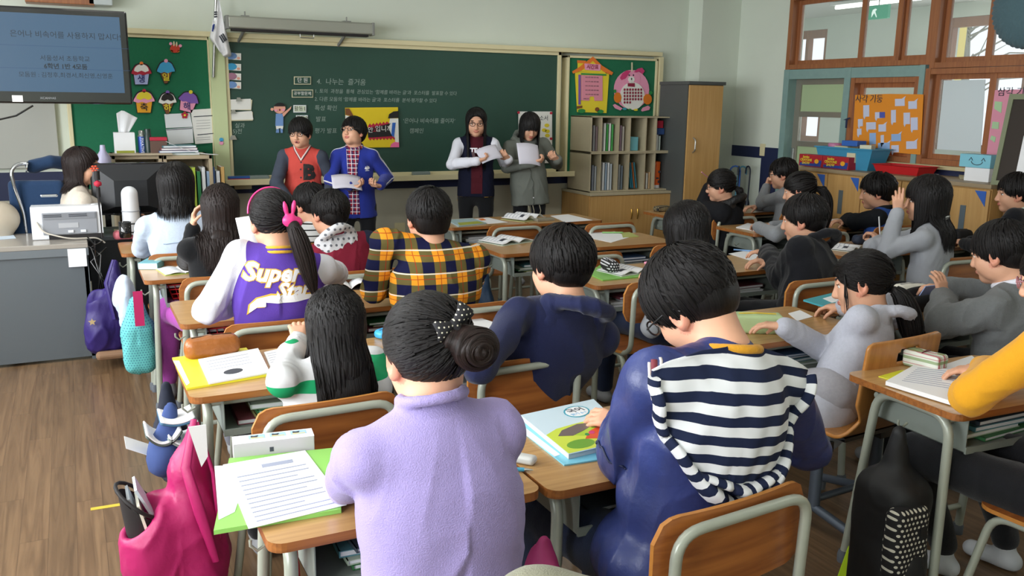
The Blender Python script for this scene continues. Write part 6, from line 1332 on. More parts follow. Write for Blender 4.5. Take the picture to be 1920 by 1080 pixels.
# --- teacher
CRJ = fabric('cream_tweed', '#cfc3b4', .5, .12)
p = person('T', 'person with shoulder-length dark hair in a cream jacket, seated behind the grey desk', aty(154, 303, 6.42), -80, (-104, 4, 0), (-.03, 6.45), pz=.5, s=1.06, bs=1.08, top=CRJ, detail=2, arms={'L': dict(e=(.14, 6.6, .92), w=(.33, 6.56, .84)), 'R': dict(e=(.04, 6.34, .93), w=(.26, 6.42, .85))}, hair=dict(kind='long', len=.1, w=.075, fringe=.06, pole=(.2, 0, 1), yl=.0), hairm=HAIRB, pants=BKT)
# --- knee of somebody sitting next to the camera
kp = thing('person', 'person of whom only one beige-green trouser knee shows at the bottom edge', 'person', (1.0, .78, 0)); kz = (1.6-(1075-0)*0)
ka = aty(1015, 1092, .98); kb = aty(1160, 1150, .86)
sd = SDF(); O = V3(1.0, .78, 0); K1 = V3(*ka)-O; K1[2] -= .06; sd.chain([K1+V3(.25, -.28, .0), K1, K1+V3(-.02, .0, -.42)], [.09, .072, .05], .03); sdf_obj('trousers', sd, .01, KH, kp, smooth=2, disp=folds(.004, 9, 5))
sd = SDF(); sd.chain([K1+V3(.27, -.3, .0), K1+V3(0, 0, -.01), K1+V3(-.02, .01, -.45)], [.05, .04, .03], .03); sd.cone(K1+V3(-.02, .02, -.5), K1+V3(-.02, .12, -.5), .035, .03, .02); sdf_obj('body', sd, .01, SKIN, kp)
# ================================================================ THINGS ON AND AROUND THE DESKS
TZ = .7005
PAP = mat('white_paper', '#e9eaec', .75); PAPL = stripes('lined_paper', '#e6e7ea', '#b9bdc8', .012, .14, 1, None)
def ctr(px): return sum(p[0] for p in px)/len(px), sum(p[1] for p in px)/len(px)
def on_plane(px, z): return [atz(x, y, z) for x, y in px]
def sheet(name, label, cat, px, m, z=TZ, th=.0015, group=None, marks=(), curl=0):
    P = on_plane(px, z); c = sum(P, Vector())/len(P); t = thing(name, label, cat, (c.x, c.y, z), 0, group)
    pts = [(p.x-c.x, p.y-c.y) for p in P]; ar = sum(pts[i][0]*pts[(i+1) % len(pts)][1]-pts[(i+1) % len(pts)][0]*pts[i][1] for i in range(len(pts)))
    if ar < 0: pts = pts[::-1]
    if curl and len(P) == 4:
        L = [p-c for p in P]
        def f(u, v): a = L[0].lerp(L[1], u); b = L[3].lerp(L[2], u); q = a.lerp(b, v); return (q.x, q.y, .001+curl*(math.sin(u*math.pi)*.5+u*u*.5)*(1-.3*v))
        MB().grid(f, 12, 10).build(name.split('_')[-1] if '_' in name else 'page', m, t, solid=th)
    else: MB().prism(pts, th).build('sheet' if 'sheet' in name else 'cover', m, t)
    for mk in marks:
        nm, q, mm = mk[:3]; dz = mk[3] if len(mk) > 3 else 0; Q_ = on_plane(q, z); pts = [(p.x-c.x, p.y-c.y) for p in Q_]; ar = sum(pts[i][0]*pts[(i+1) % len(pts)][1]-pts[(i+1) % len(pts)][0]*pts[i][1] for i in range(len(pts)))
        MB().prism(pts[::-1] if ar < 0 else pts, .0004, 0, Matrix.Translation((0, 0, th+.0002+dz))).build(nm, mm, t)
    return t
def quadlerp(px, u, v):      # px: far-left, far-right, near-right, near-left
    a = Vector(px[0]).lerp(Vector(px[1]), u); b = Vector(px[3]).lerp(Vector(px[2]), u); q = a.lerp(b, v); return (q.x, q.y)
def lines(px, n, m, u0=.08, u1=.92, v0=.12, v1=.9, w=.012, nm='writing', rag=True):
    out = []
    for k in range(n):
        v = v0+(v1-v0)*k/max(1, n-1); e = u1-(random.random()*.35 if rag and k % 3 == 2 else 0); out.append((nm, [quadlerp(px, u0, v), quadlerp(px, e, v), quadlerp(px, e, v+w), quadlerp(px, u0, v+w)], m))
    return out
INK = mat('pale_ink', '#9aa0b4', .8); INKD = mat('dark_ink', '#3d4048', .8)
def open_book(label, x, y, w=.2, h=.26, rz_=0, cover='#dfe4da', z=TZ, pic=True, rise=.022):
    t = thing('open_book', label, 'book', (x, y, z), math.radians(rz_))
    MB().bb((-w, -h/2, 0), (w, h/2, .002)).build('cover', mat('cover'+cover[1:], cover, .6), t)
    for s in (-1, 1):
        def f(u, v): return (s*u*w*.97, (v-.5)*h*.96, .003+rise*math.sin(min(1, u*1.25+.0)*math.pi*.85)*(1-.45*u)+.002*(1-u))
        MB().grid(f, 14, 4).build('page', PAP, t, solid=.003)
        for k in range(5):
            yy = (.36-.13*k)*h; MB().grid(lambda u, v: (s*(.12+.7*u)*w, yy+v*.004, .0055+rise*math.sin(min(1, (.12+.7*u)*1.25)*math.pi*.85)*(1-.45*(.12+.7*u))+.002), 10, 1).build('printed_line', INK, t)
    if pic: MB().grid(lambda u, v: ((.3+.4*u)*w*(-1 if x < 1 else 1)*-1 if False else -(.3+.4*u)*w, (-.28+.14*v)*h, .0062+rise*math.sin(min(1, (.3+.4*u)*1.25)*math.pi*.85)*(1-.45*(.3+.4*u))), 8, 2).build('picture', INKD, t)
    return t
def pouch(name, label, px, z, L, W, H, rz_, m, zipm=None, cat='pencil case', res=.004, boxy_=False):
    c = atz(px[0], px[1], z); t = thing(name, label, cat, (c.x, c.y, z), math.radians(rz_)); sd = SDF(); sd.box((0, 0, H/2), (L/2, W/2, H/2), min(W, H)*(.18 if boxy_ else .38), None, .01)
    if not boxy_: sd.ell((0, 0, H*.45), (L*.5, W*.56, H*.52), None, .02)
    sd.plane((0, 0, .0005), (0, 0, 1))
    sdf_obj('pouch_body', sd, res, m, t, disp=folds(.002, 25, 4))
    MB().tube([(-L*.46, 0, H*.8), (-L*.36, 0, H+.001), (0, 0, H+.0035), (L*.36, 0, H+.001), (L*.46, 0, H*.8)], .0025, 6).build('zip', zipm or C['ink'], t); return t
def boxy(name, label, cat, loc, d, m, rz_=0, bevel=.003, part=None):
    t = thing(name, label, cat, loc, math.radians(rz_)); MB().bb((-d[0]/2, -d[1]/2, 0), (d[0]/2, d[1]/2, d[2])).build(part or 'box_body', m, t, bevel=bevel); return t
def book(label, loc, d, col, rz_=0, group=None, upright=False, spine=True):
    t = thing('book', label, 'book', loc, math.radians(rz_), group); x, y, z = d; m = mat('book'+col[1:], col, .55)
    if upright: MB().bb((-x/2, 0, 0), (x/2, .003, z)).bb((-x/2, 0, 0), (-x/2+.002, y, z)).bb((x/2-.002, 0, 0), (x/2, y, z)).build('cover', m, t); MB().bb((-x/2+.002, .003, .003), (x/2-.002, y-.004, z-.003)).build('page_block', PAP, t)
    else: MB().bb((-x/2, -y/2, 0), (x/2, y/2, .002)).bb((-x/2, -y/2, z-.002), (x/2, y/2, z)).bb((-x/2, -y/2, 0), (-x/2+.003, y/2, z)).build('cover', m, t); MB().bb((-x/2+.003, -y/2+.003, .002), (x/2-.004, y/2-.003, z-.002)).build('page_block', PAP, t)
    return t
_cols = ['#3f7c4a', '#c9cdd0', '#4f6d96', '#b5c4b0', '#8c4a56', '#d3d5d2', '#5b8f9a', '#a8a46a', '#e0e0dc', '#46505c']
def tray_books(key, n, where, off=0, start=0):
    d = DK[key]; z = .5545; pos = ['bottom', 'second', 'third', 'fourth', 'fifth']
    for k in range(n):
        th = random.uniform(.009, .017); c = _cols[(start+k*3) % len(_cols)]
        cn = {'#3f7c4a': 'green', '#c9cdd0': 'pale grey', '#4f6d96': 'slate blue', '#b5c4b0': 'pale green', '#8c4a56': 'dull red', '#d3d5d2': 'off-white', '#5b8f9a': 'teal', '#a8a46a': 'olive', '#e0e0dc': 'white', '#46505c': 'dark grey'}[c]
        book('%s book in the tray %s, %s from below' % (cn, where, pos[k] if k else 'lowest'), (d.location.x+random.uniform(-.04, .04)+off, d.location.y-.03+random.uniform(-.015, .01), z), (.27, .21, th), c, random.uniform(-4, 4), 'books in the under-desk trays'); z += th+.0008
for k, n, wh, st in (('A5', 4, 'of the lilac pupil', 0), ('A4', 4, 'of the girl in green', 4), ('B5', 2, 'of the striped hood boy', 6), ('B3', 4, 'of the plaid shirt boy', 1), ('C1', 4, 'of the front left empty desk', 2), ('C2', 4, 'of the desk with the open textbook', 7), ('C3', 4, 'under the polka dot case', 5), ('D2', 3, 'under the sheet and green pen', 6), ('C4', 4, 'under the pale green case', 3), ('C5', 4, 'under the checked pencil case', 0), ('D3', 3, 'of the boy in black', 8), ('A1', 3, 'under the pink pencil case', 3), ('B4', 4, 'of the boy in the navy hoodie', 2)):
    tray_books(k, n, wh, 0, st)
def basket(label, key, m):
    d = DK[key]; t = thing('plastic_basket', label, 'basket', (d.location.x-.02, d.location.y-.02, .5545)); m_ = MB()
    def ring(z, a, b): return [(-a, -b, z), (a, -b, z), (a, b, z), (-a, b, z)]
    for z, a, b in ((.0, .155, .11), (.025, .162, .117), (.05, .17, .124), (.075, .178, .13), (.1, .186, .136)): m_.tube(ring(z, a, b), .003, 6, closed=True)
    for k in range(13):
        u = -1+2*k/12
        for s in (-1, 1): m_.tube([(u*.155, s*.11, 0), (u*.186, s*.136, .1)], .0022, 5); m_.tube([(s*.155, u*.11, 0), (s*.186, u*.136, .1)], .0022, 5)
    m_.bb((-.155, -.11, 0), (.155, .11, .003)); m_.build('basket_mesh', m, t); return t
REDP = mat('red_plastic', '#c02026', .4)
basket('red plastic mesh basket in the tray beside the purple jacket', 'A3', REDP); basket('red plastic mesh basket in the tray above the magenta knee', 'A2', REDP)
# nearest desk
gp = [(430, 866), (628, 846), (640, 962), (401, 1003)]
t = sheet('ring_folder', 'lime green folder under the handwritten sheet on the nearest desk', 'folder', gp, mat('lime', '#8ecb62', .45), TZ, .010)
t = sheet('handwritten_sheet', 'white handwritten sheet lying on the lime green folder', 'paper', [(418, 872), (572, 845), (650, 947), (466, 992)], PAP, TZ+.0108, .0012, None, lines([(418, 872), (572, 845), (650, 947), (466, 992)], 11, INK, .1, .9, .22, .92, .014)+[('heading', [(490, 872), (548, 862), (550, 868), (492, 878)], INK)])
sheet('loose_sheet', 'white sheet sticking out under the handwritten sheet, left side', 'paper', [(402, 874), (470, 870), (440, 960), (410, 975)], PAP, TZ+.0104, .0003)
a = atz(441, 866, TZ); b = atz(593, 848, TZ); ang = math.degrees(math.atan2(b.y-a.y, b.x-a.x)); L = (b-a).length
t = thing('snack_box', 'long white and silver box with three small pictures, behind the green folder', 'box', ((a.x+b.x)/2, (a.y+b.y)/2+.03, TZ), math.radians(ang))
MB().bb((-L/2, -.028, 0), (L/2, .028, .045)).build('box_body', mat('silver_card', '#b5b2b4', .4), t, bevel=.002); MB().bb((-L/2, -.028, .0451), (L/2, .028, .0458)).build('box_top', PAP, t)
for k in range(3):
    x = -L/2+L*(.2+.26*k); MB().bb((x, -.005, .0458), (x+L*.2, .022, .0463)).build('picture', mat('pic_blue', '#9fc4d6', .6), t); MB().bb((x+.004, -.003, .0463), (x+L*.2-.004, .003, .0466)).bb((x+.006, .004, .0463), (x+L*.09, .014, .0466)).build('picture_detail', mat('pic_sand', '#cfc08e', .6), t)
    MB().prism([(x+.005, .006), (x+.02, .004), (x+.024, .016), (x+.014, .013), (x+.006, .017)], .0005, 0, Matrix.Translation((0, 0, .0466))).build('picture_figure', C['ink'], t)
MB().bb((-.012, -.0286, .016), (-.002, -.028, .028)).build('small_mark', C['ink'], t)
pt_ = atz(985, 868, TZ); t = thing('eraser', 'white rounded eraser case beside the blue pen', 'eraser', pt_, math.radians(-50)); sd = SDF(); sd.box((0, 0, .011), (.028, .017, .011), .008); sdf_obj('eraser_body', sd, .004, mat('pearl', '#c9cac6', .3), t)
t = thing('pen', 'light blue mechanical pen at the lilac elbow', 'pen', atz(972, 880, TZ+.006), math.radians(-32)); MB().tube([(-.05, 0, 0), (.015, 0, 0)], .0055, 8).build('grip', mat('pen_blue', '#3f9cc0', .4), t); MB().tube([(.015, 0, 0), (.03, 0, 0), (.037, 0, 0)], [.005, .003, .0008], 8).build('tip', mat('steel', '#b9bbb8', .3, .9), t)
# textbook of the striped hood boy
sheet('file_holder', 'light blue plastic file under the textbook', 'folder', [(953, 790), (1092, 760), (1150, 790), (1215, 850), (1058, 874)], mat('file_blue', '#7cc7dc', .3), TZ, .004, None, [('label_strip', [(958, 797), (970, 793), (1050, 855), (1040, 859)], PAP)])
bk = [(978, 788), (1112, 758), (1190, 832), (1066, 861)]
W4 = on_plane(bk, TZ+.0045); c = sum(W4, Vector())/4; t = thing('textbook', 'textbook with a sky, temple roof and flower meadow on its cover', 'book', (c.x, c.y, TZ+.0045)); pts = [(p.x-c.x, p.y-c.y) for p in W4][::-1]
MB().prism(pts, .014).build('page_block', mat('page_edge', '#c8cfd0', .7), t); MB().prism([(x*1.02, y*1.02) for x, y in pts], .0012, 0, Matrix.Translation((0, 0, .0142))).build('cover', mat('cover_sky', '#cfe2ec', .3), t)
def cov(nm, uv, m, k):
    P = on_plane([quadlerp(bk, u, v) for u, v in uv], TZ+.0045); q = [(p.x-c.x, p.y-c.y) for p in P]; ar = sum(q[i][0]*q[(i+1) % len(q)][1]-q[(i+1) % len(q)][0]*q[i][1] for i in range(len(q)))
    MB().prism(q[::-1] if ar < 0 else q, .0003, 0, Matrix.Translation((0, 0, .0155+k*.0003))).build(nm, m, t)
el = lambda cx_, cy, rx_, ry_, n=18: [(cx_+rx_*math.cos(2*math.pi*k/n), cy+ry_*math.sin(2*math.pi*k/n)) for k in range(n)]
cov('meadow', [(0, .52), (.2, .44), (.45, .42), (1, .4), (1, 1), (0, 1)], mat('meadow', '#c9d84e', .4), 0); cov('hill', el(.62, .62, .3, .12), mat('meadow2', '#a9c83e', .4), 1); cov('tree', el(.28, .86, .2, .1), mat('tree_green', '#6fa03a', .4), 1); cov('tree', el(.85, .38, .13, .1), mat('tree_green', '#6fa03a', .4), 1)
cov('temple_roof', [(.12, .6), (.24, .5), (.5, .44), (.62, .46), (.6, .5), (.7, .52), (.5, .6), (.3, .66)], mat('roof_grey', '#6e625e', .5), 2); cov('flower_bed', [(.4, .78), (.55, .64), (.95, .5), (1, .72), (.6, .84)], mat('flower_red', '#d8502c', .5), 2); cov('figure', el(.56, .68, .04, .035), C['hotpink'], 3); cov('figure', el(.48, .7, .03, .03), C['green'], 3); cov('blossom', el(.82, .5, .12, .03), C['pink'], 2); cov('fox', [(.45, .93), (.5, .88), (.62, .86), (.72, .88), (.6, .93)], C['carrot'], 2)
cov('title_ring', el(.66, .18, .17, .13), mat('ring_teal', '#3f9fb4', .4), 1); cov('title_oval', el(.66, .18, .15, .11), PAP, 2)
tv = on_plane([quadlerp(bk, .66, .15)], TZ+.0045)[0]; an = math.atan2(W4[1].y-W4[0].y, W4[1].x-W4[0].x)
wall_text('title', '국어', .032, C['ink'], t, Matrix.Translation((tv.x-c.x, tv.y-c.y, .0166)) @ Matrix.Rotation(an, 4, 'Z'), .0002, bold=.0006)
tv = on_plane([quadlerp(bk, .66, .23)], TZ+.0045)[0]; wall_text('title', '읽기 6-1', .016, C['blue'], t, Matrix.Translation((tv.x-c.x, tv.y-c.y, .0166)) @ Matrix.Rotation(an, 4, 'Z'), .0002)
# second desk: yellow folder, book, leather case
sheet('ring_folder', 'bright yellow folder on the desk of the girl in green', 'folder', [(323, 674), (462, 655), (503, 706), (350, 732)], mat('folder_yellow', '#e6dc3a', .4), TZ, .007, None, [('label_strip', [(325, 680), (336, 680), (356, 722), (350, 727)], PAP)])
op = [(372, 676), (484, 655), (506, 700), (392, 721)]; sheet('workbook', 'open white workbook with a small grey picture on the yellow folder', 'book', op, PAP, TZ+.008, .005, None, [('picture', [quadlerp(op, u, v) for u, v in el(.45, .72, .16, .1)], INKD)]+lines(op, 4, INK, .1, .8, .15, .5, .012), curl=0)
sheet('printed_page', 'small printed page between the workbook and the black hair', 'paper', [(495, 662), (540, 652), (560, 690), (510, 698)], PAP, TZ, .004, None, lines([(495, 662), (540, 652), (560, 690), (510, 698)], 8, INK))
t = pouch('leather_pencil_case', 'brown leather pencil case lying open behind the yellow folder', (399, 668), TZ, .185, .07, .075, 8, mat('tan_leather', '#9a5a24', .35, bump=.15, bscale=90), mat('dark_zip', '#3c2a1c', .5))
boxy('eraser', 'small white eraser with a dark red sleeve near the black hair', 'eraser', atz(534, 652, TZ), (.03, .018, .012), PAP, 10, .002); 
# others on the left block
t = boxy('book_box', 'turquoise and white thick paperback on the desk beside the girl in black', 'book', atz(287, 500, TZ), (.10, .17, .035), mat('turq', '#6fb2bc', .4), -22, .002, 'cover'); MB().bb((-.048, -.0853, .003), (.048, .08, .032)).build('page_block', PAP, t)
c_ = atz(338, 508, TZ); open_book('open notebook with a green corner under the black sleeve', c_.x, c_.y, .1, .2, 8, '#b9c86a', pic=False, rise=.01)
pouch('pencil_case', 'soft pink pencil case on the desk next to the teacher', (245, 447), TZ, .2, .08, .055, 8, mat('pink_vinyl', '#d2737f', .35), C['white'])
c_ = atz(655, 536, TZ); open_book('open book with a black and red back, left of the plaid elbow', c_.x, c_.y, .12, .2, -10, '#2a2226', pic=False, rise=.035)
c_ = atz(712, 466, TZ); open_book('open white book between the dark red vest and the plaid shirt', c_.x-.03, c_.y-.12, .1, .2, 0, '#dfe4da', pic=False)
pouch('pencil_pouch', 'bright blue pouch on the desk corner left of the bun', (722, 632), TZ, .07, .05, .03, 20, mat('bright_blue', '#3aa5e0', .4))
c_ = atz(892, 612, TZ); t = thing('loose_sheet', 'white sheet under the hand of the boy in the navy hoodie', 'paper', (c_.x, c_.y, TZ), math.radians(12)); MB().bb((-.1, -.09, 0), (.1, .12, .0012)).build('sheet', PAP, t)
# right block
c_ = atz(950, 453, TZ); open_book('open white textbook with a grey oval picture on the empty-seated desk', c_.x, c_.y, .15, .24, 18, '#cfdccb', rise=.03)
sheet('loose_sheet', 'white sheet on the empty-seated desk beside a green pen', 'paper', [(1096, 436), (1152, 434), (1180, 445), (1146, 455), (1108, 447)], PAP, TZ, .0015)
t = thing('pen', 'green pen on the paler green pad behind the white sheet', 'pen', atz(1150, 436, TZ+.008), math.radians(-20)); MB().tube([(-.08, 0, 0), (.06, 0, 0), (.075, 0, 0)], [.006, .006, .001], 8).build('barrel', mat('pen_green', '#8fc07a', .4), t)
sheet('notepad', 'thin olive green pad under the green pen', 'notebook', [(1165, 437), (1180, 436), (1198, 444), (1168, 446)], mat('olive_pad', '#a9b060', .6), TZ, .004)
sheet('picture_book', 'closed picture book with a landscape cover at the left end of the front desk', 'book', [(838, 414), (886, 411), (912, 420), (860, 426)], mat('pb_blue', '#9fb8bc', .5), TZ, .009, None, [('landscape', [(858, 420), (895, 417), (908, 420.5), (862, 425)], mat('pb_green', '#a3a83c', .5))])
sheet('drawing_sheet', 'white sheet with small red drawings on the front desk', 'paper', [(885, 411), (915, 408), (952, 417), (915, 420)], PAP, TZ, .0015, None, [('red_drawing', [(896, 411), (906, 410), (912, 413), (903, 414)], C['orange'])])
c_ = atz(982, 411, TZ); open_book('curled olive-tinted magazine open on the front desk', c_.x, c_.y, .14, .24, 24, '#c6c98e', rise=.05)
boxy('pencil_tin', 'flat grey pencil tin right of the magazine on the front desk', 'pencil case', atz(1020, 414, TZ), (.16, .06, .02), mat('tin_grey', '#a5a292', .35, .4), 5)
sheet('loose_sheet', 'large white sheet at the right end of the front desk', 'paper', [(1032, 405), (1065, 402), (1111, 413), (1060, 417)], PAP, TZ, .0015)
sheet('ring_folder', 'green folder under the open workbook and polka dot case', 'folder', [(1124, 499), (1200, 508), (1215, 519), (1130, 527), (1104, 515)], mat('folder_green', '#7fbf55', .45), TZ, .006)
c_ = atz(1172, 509, TZ+.007); open_book('open workbook with a grey oval picture, beside the polka dot case', c_.x, c_.y, .12, .2, 10, '#dfe4da', z=TZ+.007, rise=.022)
PD = dots('polka_black', '#16161a', '#c8c8cc', .014, .3); pouch('polka_dot_pencil_case', 'black pencil case with white polka dots standing on the workbook', (1143, 507), TZ+.016, .06, .15, .06, -12, PD)
boxy('eraser', 'small pink eraser near the right end of the polka dot desk', 'eraser', atz(1213, 495, TZ), (.03, .02, .014), C['pink'], 10)
sheet('loose_sheet', 'white sheet under the hand of the boy in the black jacket', 'paper', [(1366, 476), (1400, 470), (1434, 483), (1425, 494)], PAP, TZ, .0015)
t = thing('pen', 'blue and white pen in front of the boy in the black jacket', 'pen', atz(1403, 470, TZ+.006), math.radians(-48)); MB().tube([(-.09, 0, 0), (.07, 0, 0), (.085, 0, 0)], [.005, .005, .001], 8).build('barrel', mat('pen_sky', '#7fa8d8', .4), t)
t = pouch('pencil_case', 'pale green rectangular pencil case with a yellow zip', (1418, 622), TZ, .2, .08, .075, -28, mat('celery', '#b2c894', .55, noise=.06), mat('yellow_zip', '#e0bb3a', .5), boxy_=True)
MB().bb((.03, -.0425, .026), (.075, -.041, .046)).build('sewn_label', PAP, t)
sheet('loose_sheet', 'white sheet in front of the pale grey sleeve', 'paper', [(1478, 588), (1500, 582), (1524, 594), (1495, 602)], PAP, TZ, .0015)
sheet('ring_folder', 'turquoise folder at the left end of the desk behind the pale grey hoodie', 'folder', [(1506, 565), (1560, 552), (1600, 566), (1548, 578)], mat('folder_turq', '#4aa5b0', .4), TZ, .008, None, [('loose_note', [(1542, 563), (1565, 556), (1583, 565), (1560, 571)], PAP)])
pouch('pencil_case', 'white pencil case with an open dark zip and orange inside', (1706, 553), TZ, .17, .07, .055, -8, mat('offwhite_canvas', '#d6d2c6', .7, noise=.12, nscale=25), mat('navy_zip', '#232a44', .5))
sheet('loose_sheet', 'white sheet with a yellow pencil behind the dark grey knit', 'paper', [(1683, 556), (1710, 553), (1745, 569), (1702, 577)], PAP, TZ, .0015)
t = thing('pencil', 'short yellow pencil on the white sheet behind the dark grey knit', 'pencil', atz(1702, 574, TZ+.005), math.radians(-25)); MB().tube([(-.04, 0, 0), (.035, 0, 0), (.05, 0, 0)], [.0035, .0035, .0006], 6).build('barrel', C['yellow'], t)
AN = dots('animal_print', '#1c1a18', '#8a7c5a', .016, .38, ax=(0, 1)); pouch('pencil_case', 'animal print pencil case on the desk before the black padded jacket', (1241, 396), TZ, .16, .07, .045, 10, AN)
sheet('loose_sheet', 'white sheets under the grey sleeve of the ponytailed girl', 'paper', [(1380, 427), (1402, 419), (1426, 424), (1418, 434)], PAP, TZ, .004)
sheet('loose_sheet', 'white sheet with blue print on the desk of the boy in blue and black', 'paper', [(1546, 413), (1570, 410), (1585, 416), (1562, 419)], PAP, TZ, .0015)
c_ = atz(1583, 466, TZ); open_book('open white book in front of the girl in the grey cardigan', c_.x, c_.y+.02, .13, .22, 25, '#dfe4da', rise=.022)
pouch('pencil_case', 'dark blue and brown pencil case in front of the girl in the grey cardigan', (1620, 457), TZ, .17, .07, .06, -5, mat('navy_canvas', '#222c40', .7), mat('brown_zip', '#5a3a26', .6))
pouch('pencil_case', 'dark pencil case with a round red charm right of the long black hair', (1800, 452), TZ, .16, .1, .08, 0, mat('black_canvas', '#141518', .8)); 
bm_ = DK['D4']; t = thing('black_bag', 'black open bag with a blue sheet inside, held by the person in dark grey knit', 'bag', (3.42, 2.66, TZ)); sd = SDF(); sd.ell((0, 0, .05), (.17, .07, .06), None, .02); sd.ell((0, -.015, .1), (.14, .035, .06), None, .01, 0, True); sd.plane((0, 0, .001), (0, 0, 1)); sdf_obj('bag_body', sd, .006, mat('black_canvas', '#141518', .8), t); MB().box((.03, -.02, .085), (.16, .004, .08), 0, Matrix.Rotation(.5, 3, 'X')).build('blue_sheet', mat('pale_blue_sheet', '#9fb0dc', .5), t)
# desk of the person in yellow
CHK = plaid('check_case', '#d8dcd2', [(0, .03, .35, 0, '#b02f4a', .75), (1, .03, .35, 0, '#6f8f4a', .7), (0, .03, .12, .5, '#6f8f4a', .6), (1, .03, .1, .5, '#b02f4a', .6)]); t = pouch('checked_pencil_case', 'red, green and white checked box-shaped pencil case', (1733, 690), TZ, .07, .13, .06, 10, CHK, mat('maroon_zip', '#6a2a34', .5), res=.0035, boxy_=True)
sheet('ring_folder', 'yellow green folder corner under the white workbook', 'folder', [(1647, 707), (1690, 695), (1740, 700), (1700, 722)], mat('folder_lemon', '#d9d936', .45), TZ, .003)
op = [(1716, 690), (1790, 690), (1862, 752), (1808, 766)]; op = [(1708, 694), (1800, 684), (1880, 752), (1800, 767), (1656, 722)]; wq = [(1712, 692), (1812, 702), (1840, 752), (1664, 722)]
t = sheet('workbook', 'thick white workbook with printed lines and red marks under the yellow elbow', 'book', [(1660, 722), (1712, 692), (1790, 700), (1868, 748), (1806, 767)], PAP, TZ+.003, .014, None, [(a, b, c, .0) for a, b, c in lines(wq, 9, INK, .12, .9, .12, .85, .02)])
sheet('loose_sheet', 'grey-white sheet behind the checked pencil case, under the hand', 'paper', [(1765, 686), (1822, 667), (1850, 690), (1790, 702)], PAP, TZ, .0012)
# ---------------------------------------------------------------- bags
def bag(label, name, loc, prims, m, res=.008, dispa=.006, seed=1, rz_=0):
    t = thing(name, label, 'bag', loc, math.radians(rz_)); sd = SDF(); prims(sd); sdf_obj('bag_body', sd, res, m, t, smooth=2, disp=folds(dispa, 11, seed)); return t
MAG = mat('magenta_nylon', '#a8175c', .5, bump=.1, bscale=80)
hx, hy = .20, 2.72
def pr(sd):
    sd.box((.02, 0, -.4), (.1, .11, .2), .07, ry(-8), .04); sd.ell((-.08, -.02, -.36), (.085, .11, .17), None, .05); sd.chain([(.07, .0, 0), (.05, 0, -.12), (.04, 0, -.3)], [.02, .05, .08], .04); sd.cone((.07, 0, -.2), (.1, 0, -.42), .05, .06, .04); sd.ell((-.1, -.02, -.2), (.055, .085, .12), ry(14), .02, 0, True)
t = bag('magenta backpack hanging open on the side of the nearest desk', 'backpack', (hx, hy, .60), pr, MAG, .007, .007, 3)
rim = [Vector((-.1+.062*math.cos(a)*1.0, .092*math.sin(a), -.20+.045*math.cos(a)*-1.2)) for a in [k*math.pi/10 for k in range(20)]]; MB().tube(rim, .006, 6, closed=True).build('opening_rim', C['black'], t)
MB().grid(lambda u, v: (-.1+.058*math.cos(u*6.283)*(1-.25*v), .085*math.sin(u*6.283)*(1-.2*v), -.215-.05*math.cos(u*6.283)-v*.13), 24, 6).build('lining', C['black'], t)
MB().tube([(.07, -.02, .04), (.03, -.1, -.08), (.06, -.13, -.22), (.1, -.1, -.4)], [.01, .016, .018, .012], 8, flat=.4).build('shoulder_strap', MAG, t); MB().tube([(.08, -.02, .03), (.11, -.07, -.12), (.12, -.06, -.34)], [.01, .016, .014], 8, flat=.4).build('shoulder_strap', MAG, t)
MB().box((-.125, -.10, -.47), (.05, .006, .014), 0, Matrix.Rotation(.5, 3, 'Y')).build('striped_badge', stripes('badge_rainbow', '#3d6fae', '#c8b23a', .012, .5, 0), t); MB().box((-.06, -.135, -.53), (.035, .006, .02), 0, Matrix.Rotation(-.5, 3, 'Y')).build('silver_badge', mat('steel', '#b9bbb8', .3, .9), t)
for k, (dx, lab, col) in enumerate(((-.085, 'white notebook leaning in the open magenta backpack, leftmost', '#dfdccc'), (-.1, 'grey-edged book in the open magenta backpack', '#9aa1a8'), (-.068, 'translucent pale folder in the open magenta backpack', '#c3cdd8'))):
    tt = thing('notebook', lab, 'book', (hx+dx, hy-.03+.02*k, .27+.02*k)); MB().box((0, 0, .05), (.008, .11, .2), 0, Matrix.Rotation(-.22-.1*k, 3, 'Y')).build('cover', mat('book'+col[1:], col, .5), tt)
NB = mat('blue_cloth', '#34487c', .85)
t = bag('blue cloth bag behind the magenta backpack', 'cloth_bag', (.21, 3.0, .52), lambda sd: [sd.ell((-.01, .0, -.1), (.058, .08, .075), None, .03), sd.cone((.02, 0, .06), (0, 0, -.04), .02, .04, .04)], NB, .009, .006, 5)
for k, (px, py, lab, col, r_) in enumerate(((305, 812, 'curled dark magazine with a white rim above the blue cloth bag', '#4a5550', 1.0), (330, 775, 'blue and white booklet standing in the bag by the aisle', '#3f6a88', .35), (345, 815, 'grey green booklet lying over the blue cloth bag', '#8b9690', .9))):
    v = aty(px, py, 3.0); tt = thing('booklet', lab, 'book', (v.x, v.y, v.z)); r2 = .07
    MB().grid(lambda u, v_: (-.055+.11*u, -.07+.14*v_, .04*(u-.5)**2*4*r_-.02), 12, 2).build('cover', mat('book'+col[1:], col, .4), tt, solid=.006); MB().grid(lambda u, v_: (-.053+.106*u, -.068+.136*v_, .04*(u-.5)**2*4*r_-.013), 12, 2).build('pages', PAP, tt, solid=.005)
v = aty(262, 838, 3.05); t = thing('loose_sheet', 'printed white sheet poking out beside the blue cloth bag', 'paper', v); MB().box((0, 0, 0), (.1, .12, .001), 0, Matrix.Rotation(.5, 3, 'Y')).build('sheet', PAP, t)
